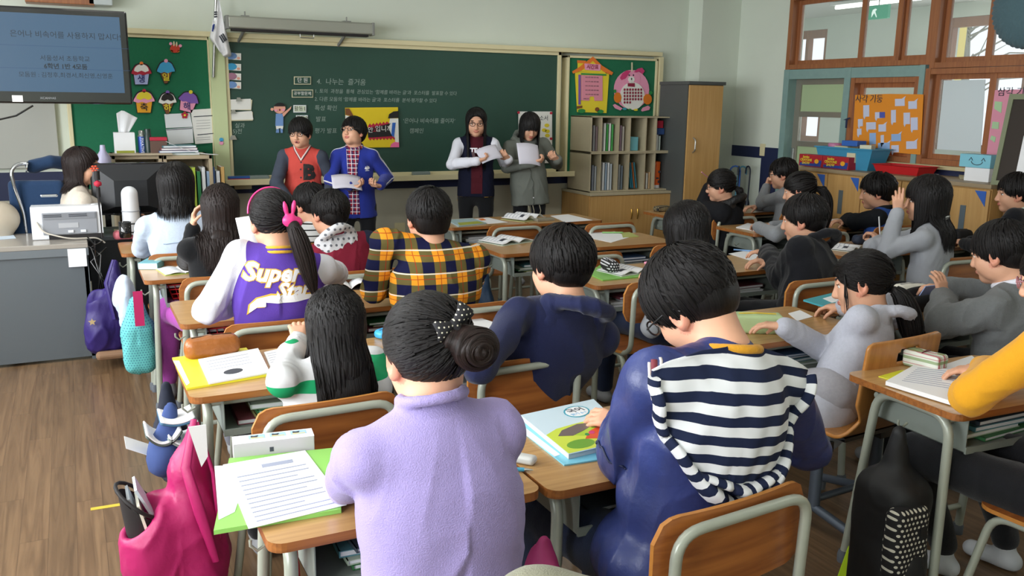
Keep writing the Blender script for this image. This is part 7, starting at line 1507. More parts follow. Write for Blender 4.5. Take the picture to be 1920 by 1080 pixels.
NV2 = mat('navy_cloth', '#141a2c', .85); t = bag('dark navy jacket hanging at the side of the desk with the yellow folder', 'hanging_jacket', (.235, 3.2, .60), lambda sd: [sd.cone((0, 0, 0), (0, 0, -.22), .02, .06, .03), sd.ell((0, .03, -.25), (.05, .1, .12), None, .03)], NV2, .009, .01, 6); t['category'] = 'jacket'
v = aty(362, 790, 2.66); t = thing('loose_sheet', 'folded white sheet hanging beside the magenta backpack strap', 'paper', (.262, 2.6, .655)); MB().prism([(-.02, .0), (.03, .0), (.03, -.1), (.01, -.13)], .003, 0, frontM(0, 0, 0)).build('sheet', PAP, t)
PURB = mat('purple_nylon', '#2c1c66', .55, bump=.1, bscale=80)
t = bag('purple backpack hanging half open beside the grey teacher desk', 'backpack', (.15, 5.70, .60), lambda sd: [sd.box((-.04, 0, -.33), (.11, .09, .19), .07, ry(6), .04), sd.cone((.03, .02, .02), (.02, 0, -.2), .02, .07, .04), sd.ell((-.1, -.02, -.14), (.06, .06, .07), ry(30), .01, 0, True), sd.ell((-.09, -.04, -.38), (.08, .08, .12), None, .03)], PURB, .008, .008, 7)
MB().tube([(.02, -.05, .05), (-.03, -.09, -.08), (0, -.1, -.3)], [.01, .016, .014], 8, flat=.4).build('shoulder_strap', PURB, t); MB().prism([(-.1+.022*(1 if k % 2 == 0 else .45)*math.cos(math.pi/2+k*math.pi/5), -.3+.022*(1 if k % 2 == 0 else .45)*math.sin(math.pi/2+k*math.pi/5)) for k in range(10)], .006, 0, frontM(-.02, -.118, 0)).build('star_badge', mat('star_tan', '#c0a878', .6), t)
MB().box((-.03, -.1, -.515), (.17, .06, .05), 0).build('leather_base', mat('base_tan', '#8a6a50', .7), t, bevel=.02); MB().tube([(.05, -.11, -.1), (.06, -.12, -.2)], .008, 6).build('zip_pull', mat('star_tan', '#c0a878', .6), t)
TQ = dots('teal_dots', '#5fb4b4', '#2f6f86', .013, .22); t = bag('turquoise dotted drawstring bag hanging at the side of the desk', 'drawstring_bag', (.235, 4.82, .58), lambda sd: [sd.box((0, 0, -.25), (.075, .09, .14), .05, None, .03), sd.cone((0, 0, -.02), (0, 0, -.16), .03, .065, .03)], TQ, .008, .008, 8); MB().bb((-.015, -.11, -.12), (.03, -.105, .06)).build('magenta_ribbon', mat('pink_band', '#b81e5e', .6), t)
t = bag('pale denim jacket hanging over the side of the desk with the turquoise paperback', 'hanging_jacket', (.20, 5.0, .64), lambda sd: [sd.ell((0, 0, -.12), (.04, .1, .15), None, .03), sd.cone((0, .02, -.02), (0, 0, -.1), .03, .06, .03)], DENIM, .009, .012, 9); t['category'] = 'jacket'
t = bag('small navy backpack hanging under the desk with the open textbook', 'backpack', (2.235, 4.86, .50), lambda sd: [sd.ell((0, 0, -.2), (.07, .09, .15), None, .03), sd.cone((0, 0, .05), (0, 0, -.1), .018, .05, .03)], mat('blue_nylon', '#26405f', .6), .009, .008, 10)
BKN = mat('black_nylon', '#0f1013', .6); gx, gy = 2.27, 1.80
t = bag('black backpack with a white polka dot pocket hanging on the right-hand desk', 'backpack', (gx, gy, .52), lambda sd: [sd.box((.0, 0, -.3), (.09, .11, .25), .07, None, .04), sd.cone((0, 0, .08), (0, 0, -.12), .02, .06, .04), sd.ell((-.02, -.06, -.36), (.085, .09, .14), None, .03)], BKN, .008, .005, 11)
PK2 = dots('pocket_dots', '#131216', '#c9c6b8', .017, .27, ax=(0, 2)); sd = SDF(); sd.box((-.045, -.1, -.24), (.075, .035, .12), .03, None, .02); sdf_obj('dotted_pocket', sd, .006, PK2, t, disp=folds(.003, 14, 3)); MB().box((-.015, -.137, -.2), (.03, .004, .04), 0).build('pocket_badge', BKN, t)
v = aty(1578, 1060, 1.72); t = thing('clear_file', 'neon yellow file corner sticking out beside the polka dot backpack', 'folder', v); MB().prism([(-.03, -.08), (.02, -.08), (.02, .06)], .003, 0, frontM(0, 0, 0)).build('cover', mat('neon', '#b6d92a', .4), t)
t = bag('red bag strap and top of a bag hanging under the nearest desk', 'cloth_bag', (.37, 1.83, .62), lambda sd: [sd.cone((0, 0, .02), (0, 0, -.2), .016, .022, .02), sd.ell((0, 0, -.34), (.06, .09, .14), None, .04)], mat('red_cloth', '#b01824', .7), .009, .006, 12)
t = bag('magenta bag hanging beside the lilac sweatshirt, right side', 'cloth_bag', (.90, 1.62, .60), lambda sd: [sd.ell((0, 0, -.16), (.035, .09, .16), None, .03), sd.cone((0, 0, .02), (0, 0, -.06), .014, .03, .03)], mat('plum_cloth', '#8f1f56', .7), .009, .005, 13)
# ---------------------------------------------------------------- teacher's corner
GRS = mat('grey_steel', '#5f666b', .45, .2); TT = mat('desk_grey_top', '#9b958c', .25, coat=.3)
t = thing('teacher_desk', 'long grey steel teacher desk with a beige-grey top, left side', 'desk', (-.62, 6.05, 0)); w2 = .665
MB().bb((-w2, -.2, .70), (w2, .35, .73)).build('desk_top', TT, t, bevel=.004); MB().bb((-w2+.01, -.19, .02), (w2-.01, -.17, .70)).build('front_panel', GRS, t); MB().bb((w2-.03, -.19, 0), (w2-.005, .33, .70)).build('side_panel', GRS, t); MB().bb((-w2+.005, -.19, 0), (-w2+.03, .33, .70)).build('side_panel', GRS, t); MB().bb((-w2, -.202, .655), (w2, -.185, .70)).build('edge_rail', mat('rail_grey', '#6f767b', .4, .2), t)
v = aty(145, 483, 5.85); t2 = MB().bb((v.x+.62-.05, -.206, v.z-.055), (v.x+.62+.05, -.203, v.z+.055)).build('label_sheet', PAP, t)
t = thing('side_desk', 'darker grey side desk carrying the monitor', 'desk', (.10, 6.33, 0)); MB().bb((-.06, -.1, .68), (.42, .36, .71)).build('desk_top', GRS, t, bevel=.003); MB().bb((-.05, -.09, 0), (.41, -.07, .68)).build('back_panel', mat('dark_steel', '#2d3034', .5), t); MB().bb((.37, -.068, 0), (.4, .34, .68)).build('side_panel', mat('dark_steel', '#2d3034', .5), t)
DZ = .731
a = atz(62, 452, DZ); b = atz(195, 448, DZ); W_ = (b-a).length
t = thing('laser_printer', 'white and grey laser printer on the teacher desk', 'printer', ((a.x+b.x)/2, a.y+.17, DZ)); pw = mat('printer_white', '#d8dade', .4); pg_ = mat('printer_grey', '#8d9096', .45)
MB().prism([(-.15, 0), (.15, 0), (.15, .15), (.1, .19), (-.12, .2), (-.15, .17)], W_, 0, Matrix.Translation((-W_/2, 0, 0)) @ Matrix.Rotation(math.radians(90), 4, 'Z') @ Matrix.Rotation(math.radians(90), 4, 'X')).build('printer_body', pw, t, bevel=.008)
MB().bb((-W_/2+.06, -.157, .03), (W_/2-.03, -.148, .165)).build('rear_door', pg_, t, bevel=.004); MB().bb((-W_/2+.07, -.16, .125), (W_/2-.04, -.156, .16)).build('vent_panel', mat('printer_grey2', '#7d8086', .5), t)
for x in (-.08, .06): MB().box((x, -.161, .142), (.1, .004, .004)).box((x, -.161, .152), (.1, .004, .004)).build('vent_slot', C['ink'], t)
for x in (-.0, .07): MB().bb((x, -.163, .04), (x+.03, -.155, .055)).build('latch', pw, t)
MB().bb((-.05, -.159, .07), (.06, -.156, .1)).build('rating_label', mat('label_grey', '#a9abaf', .6), t); MB().bb((-W_/2+.09, -.152, .0), (W_/2, -.149, .028)).build('paper_slot', C['black'], t)
cp = [Vector((-W_/2+.03, -.15, .11)), Vector((-W_/2+.06, -.18, .05)), Vector((.0, -.22, .01)), Vector((.16, -.2, .006)), Vector((.2, -.19, -.03))]; MB().tube(arcpath(cp, .05), .005, 6).build('power_cord', mat('cord_beige', '#b5aea2', .5), t)
mc = aty(245, 360, 6.35); t = thing('computer_monitor', 'black monitor seen from behind on the side desk', 'monitor', (mc.x, 6.35, .712)); h2 = .235; z0 = .12
MB().bb((-h2, .0, z0), (h2, .03, z0+.34)).build('screen_frame', BLK, t, bevel=.006)
vs = [(-h2+.01, 0, z0+.01), (h2-.01, 0, z0+.01), (h2-.01, 0, z0+.33), (-h2+.01, 0, z0+.33), (-.1, -.06, z0+.06), (.1, -.06, z0+.06), (.1, -.06, z0+.23), (-.1, -.06, z0+.23)]; MB().add(vs, [(0, 1, 5, 4), (1, 2, 6, 5), (2, 3, 7, 6), (3, 0, 4, 7), (4, 5, 6, 7)]).build('rear_cover', mat('monitor_black', '#1c1e22', .4), t)
MB().bb((-.05, -.05, .01), (.05, .0, .2)).bb((-.12, -.08, 0), (.12, .1, .012)).build('stand', BLK, t, bevel=.004)
v = aty(248, 437, 6.12); t = thing('speaker_column', 'tall white rounded column speaker before the monitor', 'speaker', (v.x, 6.12, .73)); sd = SDF(); sd.cone((0, 0, .0), (0, 0, .26), .055, .05, .01); sd.plane((0, 0, .002), (0, 0, 1)); sdf_obj('speaker_body', sd, .006, pw, t); MB().lathe([(.056, .15), (.056, .154)], 16).build('seam', pg_, t)
v = aty(235, 434, 5.98); t = thing('mug', 'black mug beside the white column speaker', 'mug', (v.x, 5.98, DZ)); MB().lathe([(.032, 0), (.036, .01), (.037, .1), (.032, .1), (.03, .02)], 18).build('mug_body', BLK, t); MB().tube(arcpath([(.035, 0, .085), (.07, 0, .085), (.07, 0, .03), (.035, 0, .03)], .025), .005, 6).build('handle', BLK, t)
t = thing('cable_bundle', 'tangle of black cables hanging behind the printer', 'cable', (.05, 5.9, .7)); 
for k in range(5): MB().tube([(random.uniform(-.02, .1), random.uniform(-.05, .1), random.uniform(-.02, .1)), (random.uniform(0, .1), -.05, random.uniform(-.1, .05)), (.03+.02*k, -.02, -.3), (.02+.02*k, 0, -.62)], .005, 6).build('cord', BLK, t)
v = aty(175, 382, 6.15); t = thing('water_bottle', 'small clear water bottle behind the printer', 'bottle', (v.x, 6.15, DZ)); MB().lathe([(.028, 0), (.03, .02), (.03, .13), (.012, .165), (.012, .18)], 14).build('bottle_body', mat('clear_plastic', '#d8e2e4', .1, alpha=.5), t); MB().lathe([(.014, .18), (.014, .2)], 12).build('cap', PAP, t)
v = aty(177, 316, 6.02); t = thing('flower_pen', 'orange flower-topped pen held up before the teacher face', 'pen', (v.x, 6.02, v.z)); m = MB()
for k in range(6): m.lathe([(.0, -.006), (.012, 0), (0, .006)], 8, 0, (.016*math.cos(k*1.047), 0, .016*math.sin(k*1.047)))
m.lathe([(0, -.008), (.012, 0), (0, .008)], 8); m.build('flower_head', mat('pen_orange', '#e2491c', .5), t); MB().tube([(0, 0, -.02), (.004, 0, -.16), (.01, .0, -.3)], .003, 6).build('stem', C['black'], t)
v = aty(183, 342, 6.0); t = thing('toy_figure', 'small red and black figure beside the monitor edge', 'toy', (v.x, 6.0, v.z-.03)); MB().lathe([(.0, .0), (.022, .012), (.022, .03), (0, .045)], 12).build('red_head', C['red'], t); MB().tube([(0, 0, 0), (0, 0, -.06)], .012, 8).tube([(0, 0, .045), (0, 0, .1)], .016, 8).build('black_body', C['black'], t); MB().tube([(0, 0, -.05), (0, 0, DZ-v.z+.03)], .004, 6).build('stick', C['black'], t)
sheet('desk_sheet', 'pale blue sheet on the left end of the teacher desk', 'paper', [(-30, 440), (22, 436), (30, 447), (-30, 452)], mat('pale_blue_paper', '#b9c6d2', .6), DZ)
# swivel chair
BLC = fabric('chair_blue', '#1d3350'); t = thing('office_chair', 'blue high-backed swivel chair behind the teacher desk', 'chair', (-.33, 6.42, 0)); 
q = lambda x, y, Y: (lambda v: V3(v.x+.33, v.y-6.42, v.z))(aty(x, y, Y))
sd = SDF(); c1 = q(72, 390, 6.42); sd.box(c1+V3(.0, 0, -.03), (.165, .03, .21), .03, rz(-12)); sdf_obj('backrest', sd, .012, BLC, t)
sd = SDF(); sd.chain([q(62, 312, 6.45), q(95, 303, 6.45), q(122, 306, 6.5)], [.045, .04, .045], .01); sdf_obj('headrest', sd, .01, BLC, t); ch = mat('chrome', '#c9ccd0', .15, 1)
MB().lathe([(.036, 0), (.036, .008)], 18, 0, (0, 0, 0), Matrix.Translation(q(57, 313, 6.42)-V3(.015, .02, 0)) @ Matrix.Rotation(math.radians(-80), 4, 'Y')).build('headrest_cap', ch, t)
MB().tube(arcpath([q(52, 306, 6.42), q(30, 308, 6.4), q(20, 322, 6.38), q(27, 350, 6.38), q(45, 400, 6.4), q(52, 445, 6.42)], .04), .012, 8).build('side_frame', ch, t); MB().bb((-.26, -.25, .42), (.24, .25, .5)).build('seat_cushion', BLC, t, bevel=.03); MB().tube([(0, 0, .42), (0, 0, .06)], .03, 10).build('column', ch, t)
for k in range(5): a = k*1.2566; MB().tube([(0, 0, .08), (.28*math.cos(a), .28*math.sin(a), .05)], [.022, .015], 8).lathe([(.025, 0), (.025, .04)], 10, 0, (.28*math.cos(a), .28*math.sin(a), 0)).build('base_leg', BLK, t)
MB().box(q(92, 367, 6.3), (.1, .02, .02)).build('chrome_badge', ch, t, bevel=.008)
v = aty(5, 412, 6.3); t = thing('round_heater', 'beige round heater at the left edge behind the teacher desk', 'heater', (v.x, 6.35, 0)); sd = SDF(); sd.ell((-.03, 0, v.z), (.125, .08, .115), None, .02); sd.cone((0, 0, .05), (0, 0, v.z), .05, .04, .03); sd.ell((0, 0, .03), (.15, .12, .03), None, .02); sdf_obj('heater_body', sd, .012, mat('heater_beige', '#a59a88', .5), t)
# low shelves behind the teacher
def low_shelf(xa, xb, label, Yf=7.0, xp=None):
    A_ = aty(xa, 297, Yf); B_ = aty(xb, 297, Yf); z1 = aty((xa+xb)/2, 291, Yf).z; t = thing('low_bookcase', label, 'bookcase', ((A_.x+B_.x)/2, Yf, 0)); h = (B_.x-A_.x)/2
    m = MB(); m.bb((-h, 0, z1-.03), (h, .4, z1)).bb((-h, 0, 0), (-h+.025, .4, z1)).bb((h-.025, 0, 0), (h, .4, z1)).bb((-h, .38, 0), (h, .4, z1)).bb((-h, 0, z1-.42), (h, .4, z1-.395)).bb((-h, 0, 0), (h, .4, .06)); m.build('carcass', CUB if 0 else mat('shelf_beige', '#b8a78a', .5), t, bevel=.003); return t, z1, h
s1, z1, h1 = low_shelf(209, 304, 'left low beige bookcase under the tissue box'); s2, z2, h2 = low_shelf(306, 398, 'right low beige bookcase full of upright books')
for k in range(6): c = ['#3f6fae', '#dfe3e6', '#5f8f9a', '#e0c93a', '#3a5f8a', '#dfe3e6'][k]; book('upright book in the left low bookcase, number %s from its right side' % ['one', 'two', 'three', 'four', 'five', 'six'][k], (s1.location.x+h1-.05-.028*k, 7.03, z1-.394), (.022, .2, .26-.02*(k % 3)), c, 0, 'books in the low bookcases', True)
for k in range(9): c = ['#d8c84a', '#3f8f5a', '#b8d04a', '#2f7f4a', '#e2e4e6', '#8fa9c8', '#4f6fa8', '#dfe3e6', '#c8a060'][k]; book('%s upright book in the right low bookcase' % ['mustard', 'mid green', 'lime', 'dark green', 'white', 'pale blue', 'deep blue', 'off-white', 'ochre'][k], (s2.location.x-h2+.14+.035*k, 7.03, z2-.394), (.028, .2, .3-.03*(k % 2)), c, 0, 'books in the low bookcases', True)
v = aty(235, 286, 7.12); t = thing('tissue_box', 'white tissue box with a tissue pulled up, on the left low bookcase', 'tissue box', (v.x, 7.12, z1)); MB().bb((-.07, -.05, 0), (.07, .07, .16)).build('box_body', PAP, t, bevel=.003); MB().bb((-.06, -.052, .0), (.06, -.05, .03)).build('yellow_band', mat('olive_band', '#9aa03a', .6), t); MB().grid(lambda u, v_: ((u-.5)*.07*(1+v_)+.03*v_, .01*math.sin(u*9)+.0*v_, .16+v_*.16*(1-.5*abs(u-.3))), 8, 8).build('tissue', PAP, t, solid=.002)
v = aty(267, 282, 7.1); t = thing('spray_can', 'blue and silver spray can standing on the left low bookcase', 'spray can', (v.x, 7.1, z1)); MB().lathe([(.027, 0), (.027, .13)], 16).build('can_body', mat('can_blue', '#2a4a9a', .3, .3), t); MB().lathe([(.027, .13), (.02, .145), (.02, .17), (.012, .175)], 16).build('cap', mat('steel', '#b9bbb8', .3, .9), t); wall_text('can_print', 'FIXATIVE', .028, PAP, t, Matrix.Translation((0, -.028, .065)) @ Matrix.Rotation(math.radians(90), 4, 'X') @ Matrix.Rotation(math.radians(-90), 4, 'Z'))
v = aty(279, 284, 7.08); t = thing('spray_can', 'dark green can beside the blue spray can', 'spray can', (v.x, 7.08, z1)); MB().lathe([(.026, 0), (.026, .14), (.022, .15), (.022, .185)], 16).build('can_body', mat('can_dark', '#1e3430', .35), t)
boxy('small_box', 'small brown box with a red and cream lid', 'box', (aty(298, 284, 7.08).x, 7.08, z1), (.12, .08, .1), mat('box_brown', '#5f463c', .6)); boxy('small_box', 'flat red and cream box lying on the small brown box', 'box', (aty(298, 284, 7.08).x, 7.08, z1+.101), (.12, .07, .025), C['red'])
for k in range(4): book('%s book in the flat stack on the right low bookcase' % ['lowest', 'second lowest', 'third', 'topmost'][k], (s2.location.x-.06, 7.12, z2+.018*k), (.3-.02*k, .2, .016), _cols[k*2], k*2, 'flat stack on the right low bookcase')
v = aty(345, 284, 7.06); t = thing('loose_sheet', 'curled white sheet on top of the right low bookcase', 'paper', (v.x, 7.02, z2+.002)); MB().grid(lambda u, v_: ((u-.35)*.36, (v_-.5)*.1, .1*(1-u)**2), 12, 3).build('sheet', PAP, t, solid=.002)
v = aty(245, 290, 7.02); t = thing('paper_stack', 'loose pile of folders lying on the left low bookcase', 'folder', (s1.location.x, 7.02, z1+.0005)); MB().bb((-.26, -.06, 0), (.24, .03, .012)).build('folder_pile', mat('tan_paper', '#b3a58c', .7), t)
v = aty(195, 312, 6.9); t = thing('lilac_bottle', 'white and lilac cleaner bottle left of the low bookcase', 'bottle', (v.x, 6.9, v.z)); MB().lathe([(.05, 0), (.052, .01), (.05, .06), (.02, .11), (.016, .15)], 14).build('bottle_body', mat('lilac_white', '#b9b6d2', .4), t); t2 = thing('stool', 'narrow black stand carrying the lilac bottle', 'stand', (v.x, 6.9, 0)); MB().bb((-.08, -.06, v.z-.03), (.09, .08, v.z)).bb((-.02, -.02, 0), (.02, .02, v.z-.03)).bb((-.08, -.08, 0), (.08, .08, .02)).build('stand_frame', BLK, t2)
v = atz(461, 425, .70); t = thing('mesh_basket', 'light blue plastic basket on the front desk behind the girl in black', 'basket', (1.0, 5.78, TZ)); bp_ = mat('basket_blue', '#3f9ccc', .4); m = MB()
for k, z in enumerate((0, .03, .06, .09, .12)): m.tube([(-.1-.004*k, -.07, z), (.1+.004*k, -.07, z), (.1+.004*k, .07, z), (-.1-.004*k, .07, z)], .004, 6, closed=True)
for k in range(11):
    u = -1+.2*k
    for s in (-1, 1): m.tube([(u*.1, s*.07, 0), (u*.115, s*.07, .12)], .003, 5); m.tube([(s*.1, u*.07, 0), (s*.115, u*.07, .12)], .003, 5)
m.bb((-.1, -.07, 0), (.1, .07, .003)); m.build('basket_mesh', bp_, t)
# ---------------------------------------------------------------- cubby contents
def incub(px, zlev): return aty(px, 250, CBY+.05).x, CBY+.05, hh[zlev]+.014
for px, lev, cols, h in ((1114, 1, ['#8c8c90', '#7a6a6e'], .24), (1134, 1, ['#e2e4e2', '#3f9a4a', '#e2e4e2', '#4aa455'], .26), (1164, 1, ['#8f7a8a', '#b9b4ac'], .24), (1114, 0, ['#7f8694', '#9da3a8'], .24), (1134, 0, ['#dfe3e6', '#8fa3b8', '#dfe3e6', '#b9c4cc'], .26), (1164, 0, ['#9aa0a4', '#6f7c88'], .24), (1233, 1, ['#e0e2e0', '#b8c4bc'], .15), (1212, 0, ['#c9a982', '#dcdcd8', '#c9a982'], .16)):
    x, y, z = incub(px, lev)
    for k, c in enumerate(cols): book('%s book from the left in the %s cubby of the %s row' % (['first', 'second', 'third', 'fourth'][k], {1114: 'first', 1134: 'second', 1164: 'third', 1233: 'last', 1212: 'fifth'}[px], 'upper' if lev else 'lower'), (x+.028*k, y, z), (.024, .2, h-.01*(k % 2)), c, 0, 'books in the cubby shelves', True)
x, y, z = incub(1190, 1); boxy('file_box', 'turquoise file box in the upper cubby row', 'box', (x, y+.1, z), (.09, .2, .13), mat('turq', '#6fb2bc', .4))
x, y, z = incub(1184, 0)
for k, c in enumerate(('#3f8aa0', '#2f7f98', '#a8643a', '#3f7f90')):
    t = thing('file_folder', ['leftmost teal', 'second teal', 'rust brown', 'rightmost blue-green'][k]+' folder leaning in the lower cubby row', 'folder', (x+.02+.022*k, y, z+.004), 0, 'leaning folders'); MB().box((-.02, .1, .13), (.01, .2, .25), 0, Matrix.Rotation(-.16, 3, 'Y')).build('cover', mat('book'+c[1:], c, .5), t)
x, y, z = incub(1239, 0); t = thing('orange_tub', 'tall orange tub with black print in the lower right cubby', 'tub', (x, y+.06, z)); MB().lathe([(.045, 0), (.045, .03)], 20).build('base', PAP, t); MB().lathe([(.046, .03), (.046, .24)], 20).build('tub_body', mat('tub_orange', '#e8641c', .4), t); MB().lathe([(.048, .24), (.048, .255), (.04, .26)], 20).build('lid', mat('tub_orange', '#e8641c', .4), t); MB().bb((.0, -.048, .15), (.03, -.046, .17)).bb((-.02, -.048, .09), (.01, -.046, .105)).bb((.0, -.048, .05), (.02, -.046, .075)).build('print', C['ink'], t)
x, y, z = incub(1235, 1); boxy('small_box', 'red box on top of white books in the upper right cubby', 'box', (x+.02, y+.08, z+.215), (.09, .12, .07), C['red']); boxy('small_box', 'blue box under the red box in the upper right cubby', 'box', (x+.02, y+.08, z+.152), (.11, .14, .06), mat('box_blue2', '#2c4a80', .5))
# ---------------------------------------------------------------- along the right wall
CT = ytop+.001
def cab(px, py): v = atx(px, py, XF+.1); return v.y
for i, (x0, x1, lab) in enumerate(((1497, 1541, 'red crayon carton at the left end of the worktop'), (1541, 1591, 'red crayon carton against the blue basket'))):
    y1, y0 = atx(x0, 308, XF+.06).y, atx(x1, 310, XF+.06).y; t = thing('crayon_carton', lab, 'box', (XF+.1, (y0+y1)/2, CT), 0, 'red crayon cartons'); h = (y1-y0)/2-.003; MB().bb((-.04, -h, 0), (.06, h, .105)).build('carton', mat('carton_red', '#a8202c', .5), t, bevel=.002); MB().bb((-.0415, -h+.01, .005), (-.0405, h*.9, .03)).bb((-.0415, -h+.005, .03), (-.0405, -h+.09, .06)).build('blue_band', mat('carton_blue', '#28408c', .5), t)
    for k, s_ in enumerate(('Jumbo', 'CRAYONS', 'SHOW')): wall_text('carton_print', s_, .03, C['yellow'], t, rightM(-.042, .05, .083-.027*k), .0004, bold=.0008)
    MB().prism(el(0, 0, .025, .02, 12), .002, 0, rightM(-.042, -h+.06, .05)).build('round_print', C['amber'], t)
y1, y0 = atx(1541, 280, XF+.2).y, atx(1637, 280, XF+.14).y; yc_ = (y0+y1)/2; h = (y1-y0)/2
t = thing('storage_basket', 'blue plastic tub full of boxes on the worktop', 'basket', (XF+.24, yc_, CT)); bm2 = mat('tub_blue', '#3f8fb4', .35); d_ = .11
vs = []; 
for (a, b, z) in ((d_-.02, h-.05, 0), (d_, h, .17), (d_+.015, h+.012, .172), (d_+.015, h+.012, .182), (d_-.004, h-.008, .182), (d_-.024, h-.055, .01)): vs += [(-a, -b, z), (a, -b, z), (a, b, z), (-a, b, z)]
MB().add(vs, [(4*i+k, 4*i+(k+1) % 4, 4*i+4+(k+1) % 4, 4*i+4+k) for i in range(5) for k in range(4)]+[(3, 2, 1, 0), (20, 21, 22, 23)]).build('tub_body', bm2, t); MB().bb((-d_-.004, -.14, .06), (-d_+.012, -.05, .14)).build('paper_label', C['cream'], t)
tx = XF+.24
for lab, dy, z, dm, c, rr2 in (('blue packet lying on top of the blue tub', -.02, .195, (.12, .16, .045), '#2f62b4', 4), ('cream box in the blue tub below the blue packet', .06, .15, (.13, .15, .04), '#ccc7a4', 0), ('cream and blue box tilted at the right side of the blue tub', -.17, .16, (.09, .1, .05), '#cfd0b4', 20)): boxy('small_box', lab, 'box', (tx-.01, yc_+dy, CT+z), dm, mat('sb'+c[1:], c, .5), rr2)
t = thing('round_container', 'pink round container in the left part of the blue tub', 'container', (tx, yc_+.2, CT+.14)); MB().lathe([(.05, 0), (.055, .01), (.06, .06), (.05, .07)], 18).build('container_body', mat('container_pink', '#c07aa0', .4), t)
y1, y0 = atx(1641, 310, XF+.14).y, atx(1728, 315, XF+.14).y; t = thing('red_tray', 'low red plastic basket on the worktop below the orange poster', 'basket', (XF+.22, (y0+y1)/2, CT)); h = (y1-y0)/2; vs = []
for (a, b, z) in ((.09, h-.03, 0), (.11, h, .07), (.12, h+.01, .07), (.105, h-.006, .06), (.085, h-.035, .006)): vs += [(-a, -b, z), (a, -b, z), (a, b, z), (-a, b, z)]
MB().add(vs, [(4*i+k, 4*i+(k+1) % 4, 4*i+4+(k+1) % 4, 4*i+4+k) for i in range(4) for k in range(4)]+[(3, 2, 1, 0), (16, 17, 18, 19)]).build('tray_body', REDP, t)
def rflat(px, X): return [(-atx(x, y, X).y, atx(x, y, X).z) for x, y in px]
def rcard(name, label, cat, layers, X=XW-.034, th=.003):
    xs = [p[0] for l in layers for p in l[1]]; ys = [p[1] for l in layers for p in l[1]]; c = atx(sum(xs)/len(xs), sum(ys)/len(ys), X); t = thing(name, label, cat, (X, c.y, c.z))
    for nm, px, m, ly in layers:
        pts = [(a+c.y, b-c.z) for a, b in rflat(px, X)]; ar = sum(pts[i][0]*pts[(i+1) % len(pts)][1]-pts[(i+1) % len(pts)][0]*pts[i][1] for i in range(len(pts)))
        MB().prism(pts[::-1] if ar < 0 else pts, th, 0, rightM(-ly*th, 0, 0)).build(nm, m, t)
    return t
NET = mat('net_paper', '#c3c9e0', .7); random.seed(11); NETS = []
for (x, y, w, h, k) in ((1688, 192, 18, 14, 0), (1712, 197, 16, 15, 0), (1625, 208, 11, 22, 1), (1648, 216, 13, 12, 1), (1676, 218, 9, 24, 1), (1701, 222, 12, 22, 2), (1715, 232, 13, 24, 2), (1614, 230, 9, 14, 1), (1634, 236, 18, 14, 2), (1655, 240, 14, 14, 0), (1612, 247, 8, 12, 2), (1637, 260, 12, 22, 1), (1681, 258, 18, 14, 0), (1655, 262, 6, 18, 1), (1658, 274, 22, 13, 0), (1710, 272, 20, 15, 0), (1679, 279, 14, 14, 1)):
    b = [(x-w/2, y-h/2+.5), (x+w/2, y-h/2), (x+w/2, y+h/2-.5), (x-w/2, y+h/2)]; NETS += [('paper_net', b, NET if (x+y) % 7 else mat('net_blue', '#8fb0dc', .7), 1), ('paper_flap', [(x-w/2, y+h/2), (x-w/2+4, y+h/2), (x-w/2+2, y+h/2+5)] if k else [(x+w/2-5, y-h/2), (x+w/2+2, y-h/2-5), (x+w/2, y-h/2)], NET, 1)]
t = rcard('student_poster', 'orange poster with many small folded paper nets, taped to the window frame', 'poster', [('poster_sheet', [(1604, 178), (1668, 176), (1732, 177), (1726, 290), (1640, 283), (1598, 280)], mat('poster_orange', '#dd8a22', .75), 0), ('net_dark', [(1650, 210), (1660, 210), (1660, 221), (1650, 221)], mat('net_indigo', '#4a55a8', .7), 1.2)]+NETS)
v = atx(1629, 186, XW-.042); wall_text('lettering', '사각 기둥', .075, C['ink'], t, rightM(v.x-t.location.x, v.y-t.location.y, v.z-t.location.z), .0006)
t = rcard('taped_sheet', 'large frosted white drawing sheet taped over the window right of the orange poster', 'poster', [('sheet', [(1770, 151), (1848, 149), (1839, 285), (1757, 280)], mat('frosted_sheet', '#cdd9dc', .7), 0)], XW+.05)
t = rcard('student_poster', 'pink poster with pale green paper nets at the right edge', 'poster', [('poster_sheet', [(1866, 169), (1960, 166), (1950, 300), (1850, 290)], mat('poster_rose', '#d890a4', .75), 0), ('paper_net', [(1866, 190), (1880, 191), (1878, 212), (1865, 204)], mat('net_green', '#a8c89c', .7), 1), ('paper_net', [(1862, 228), (1874, 229), (1873, 242), (1860, 241)], mat('net_green', '#a8c89c', .7), 1), ('paper_net', [(1860, 254), (1868, 257), (1866, 267), (1857, 261)], mat('net_green', '#a8c89c', .7), 1)])
v = atx(1903, 173, XW-.042); wall_text('lettering', '삼각 기둥', .07, C['ink'], t, rightM(v.x-t.location.x, v.y-t.location.y, v.z-t.location.z), .0006)
t = rcard('cord_bow', 'dark blue cord tied on the teal door post', 'cord', [('cord', [(1582, 225), (1594, 220), (1594, 223), (1590, 224), (1588, 240), (1586, 240), (1587, 225)], NAVY, 0)], XW-.06, .01)
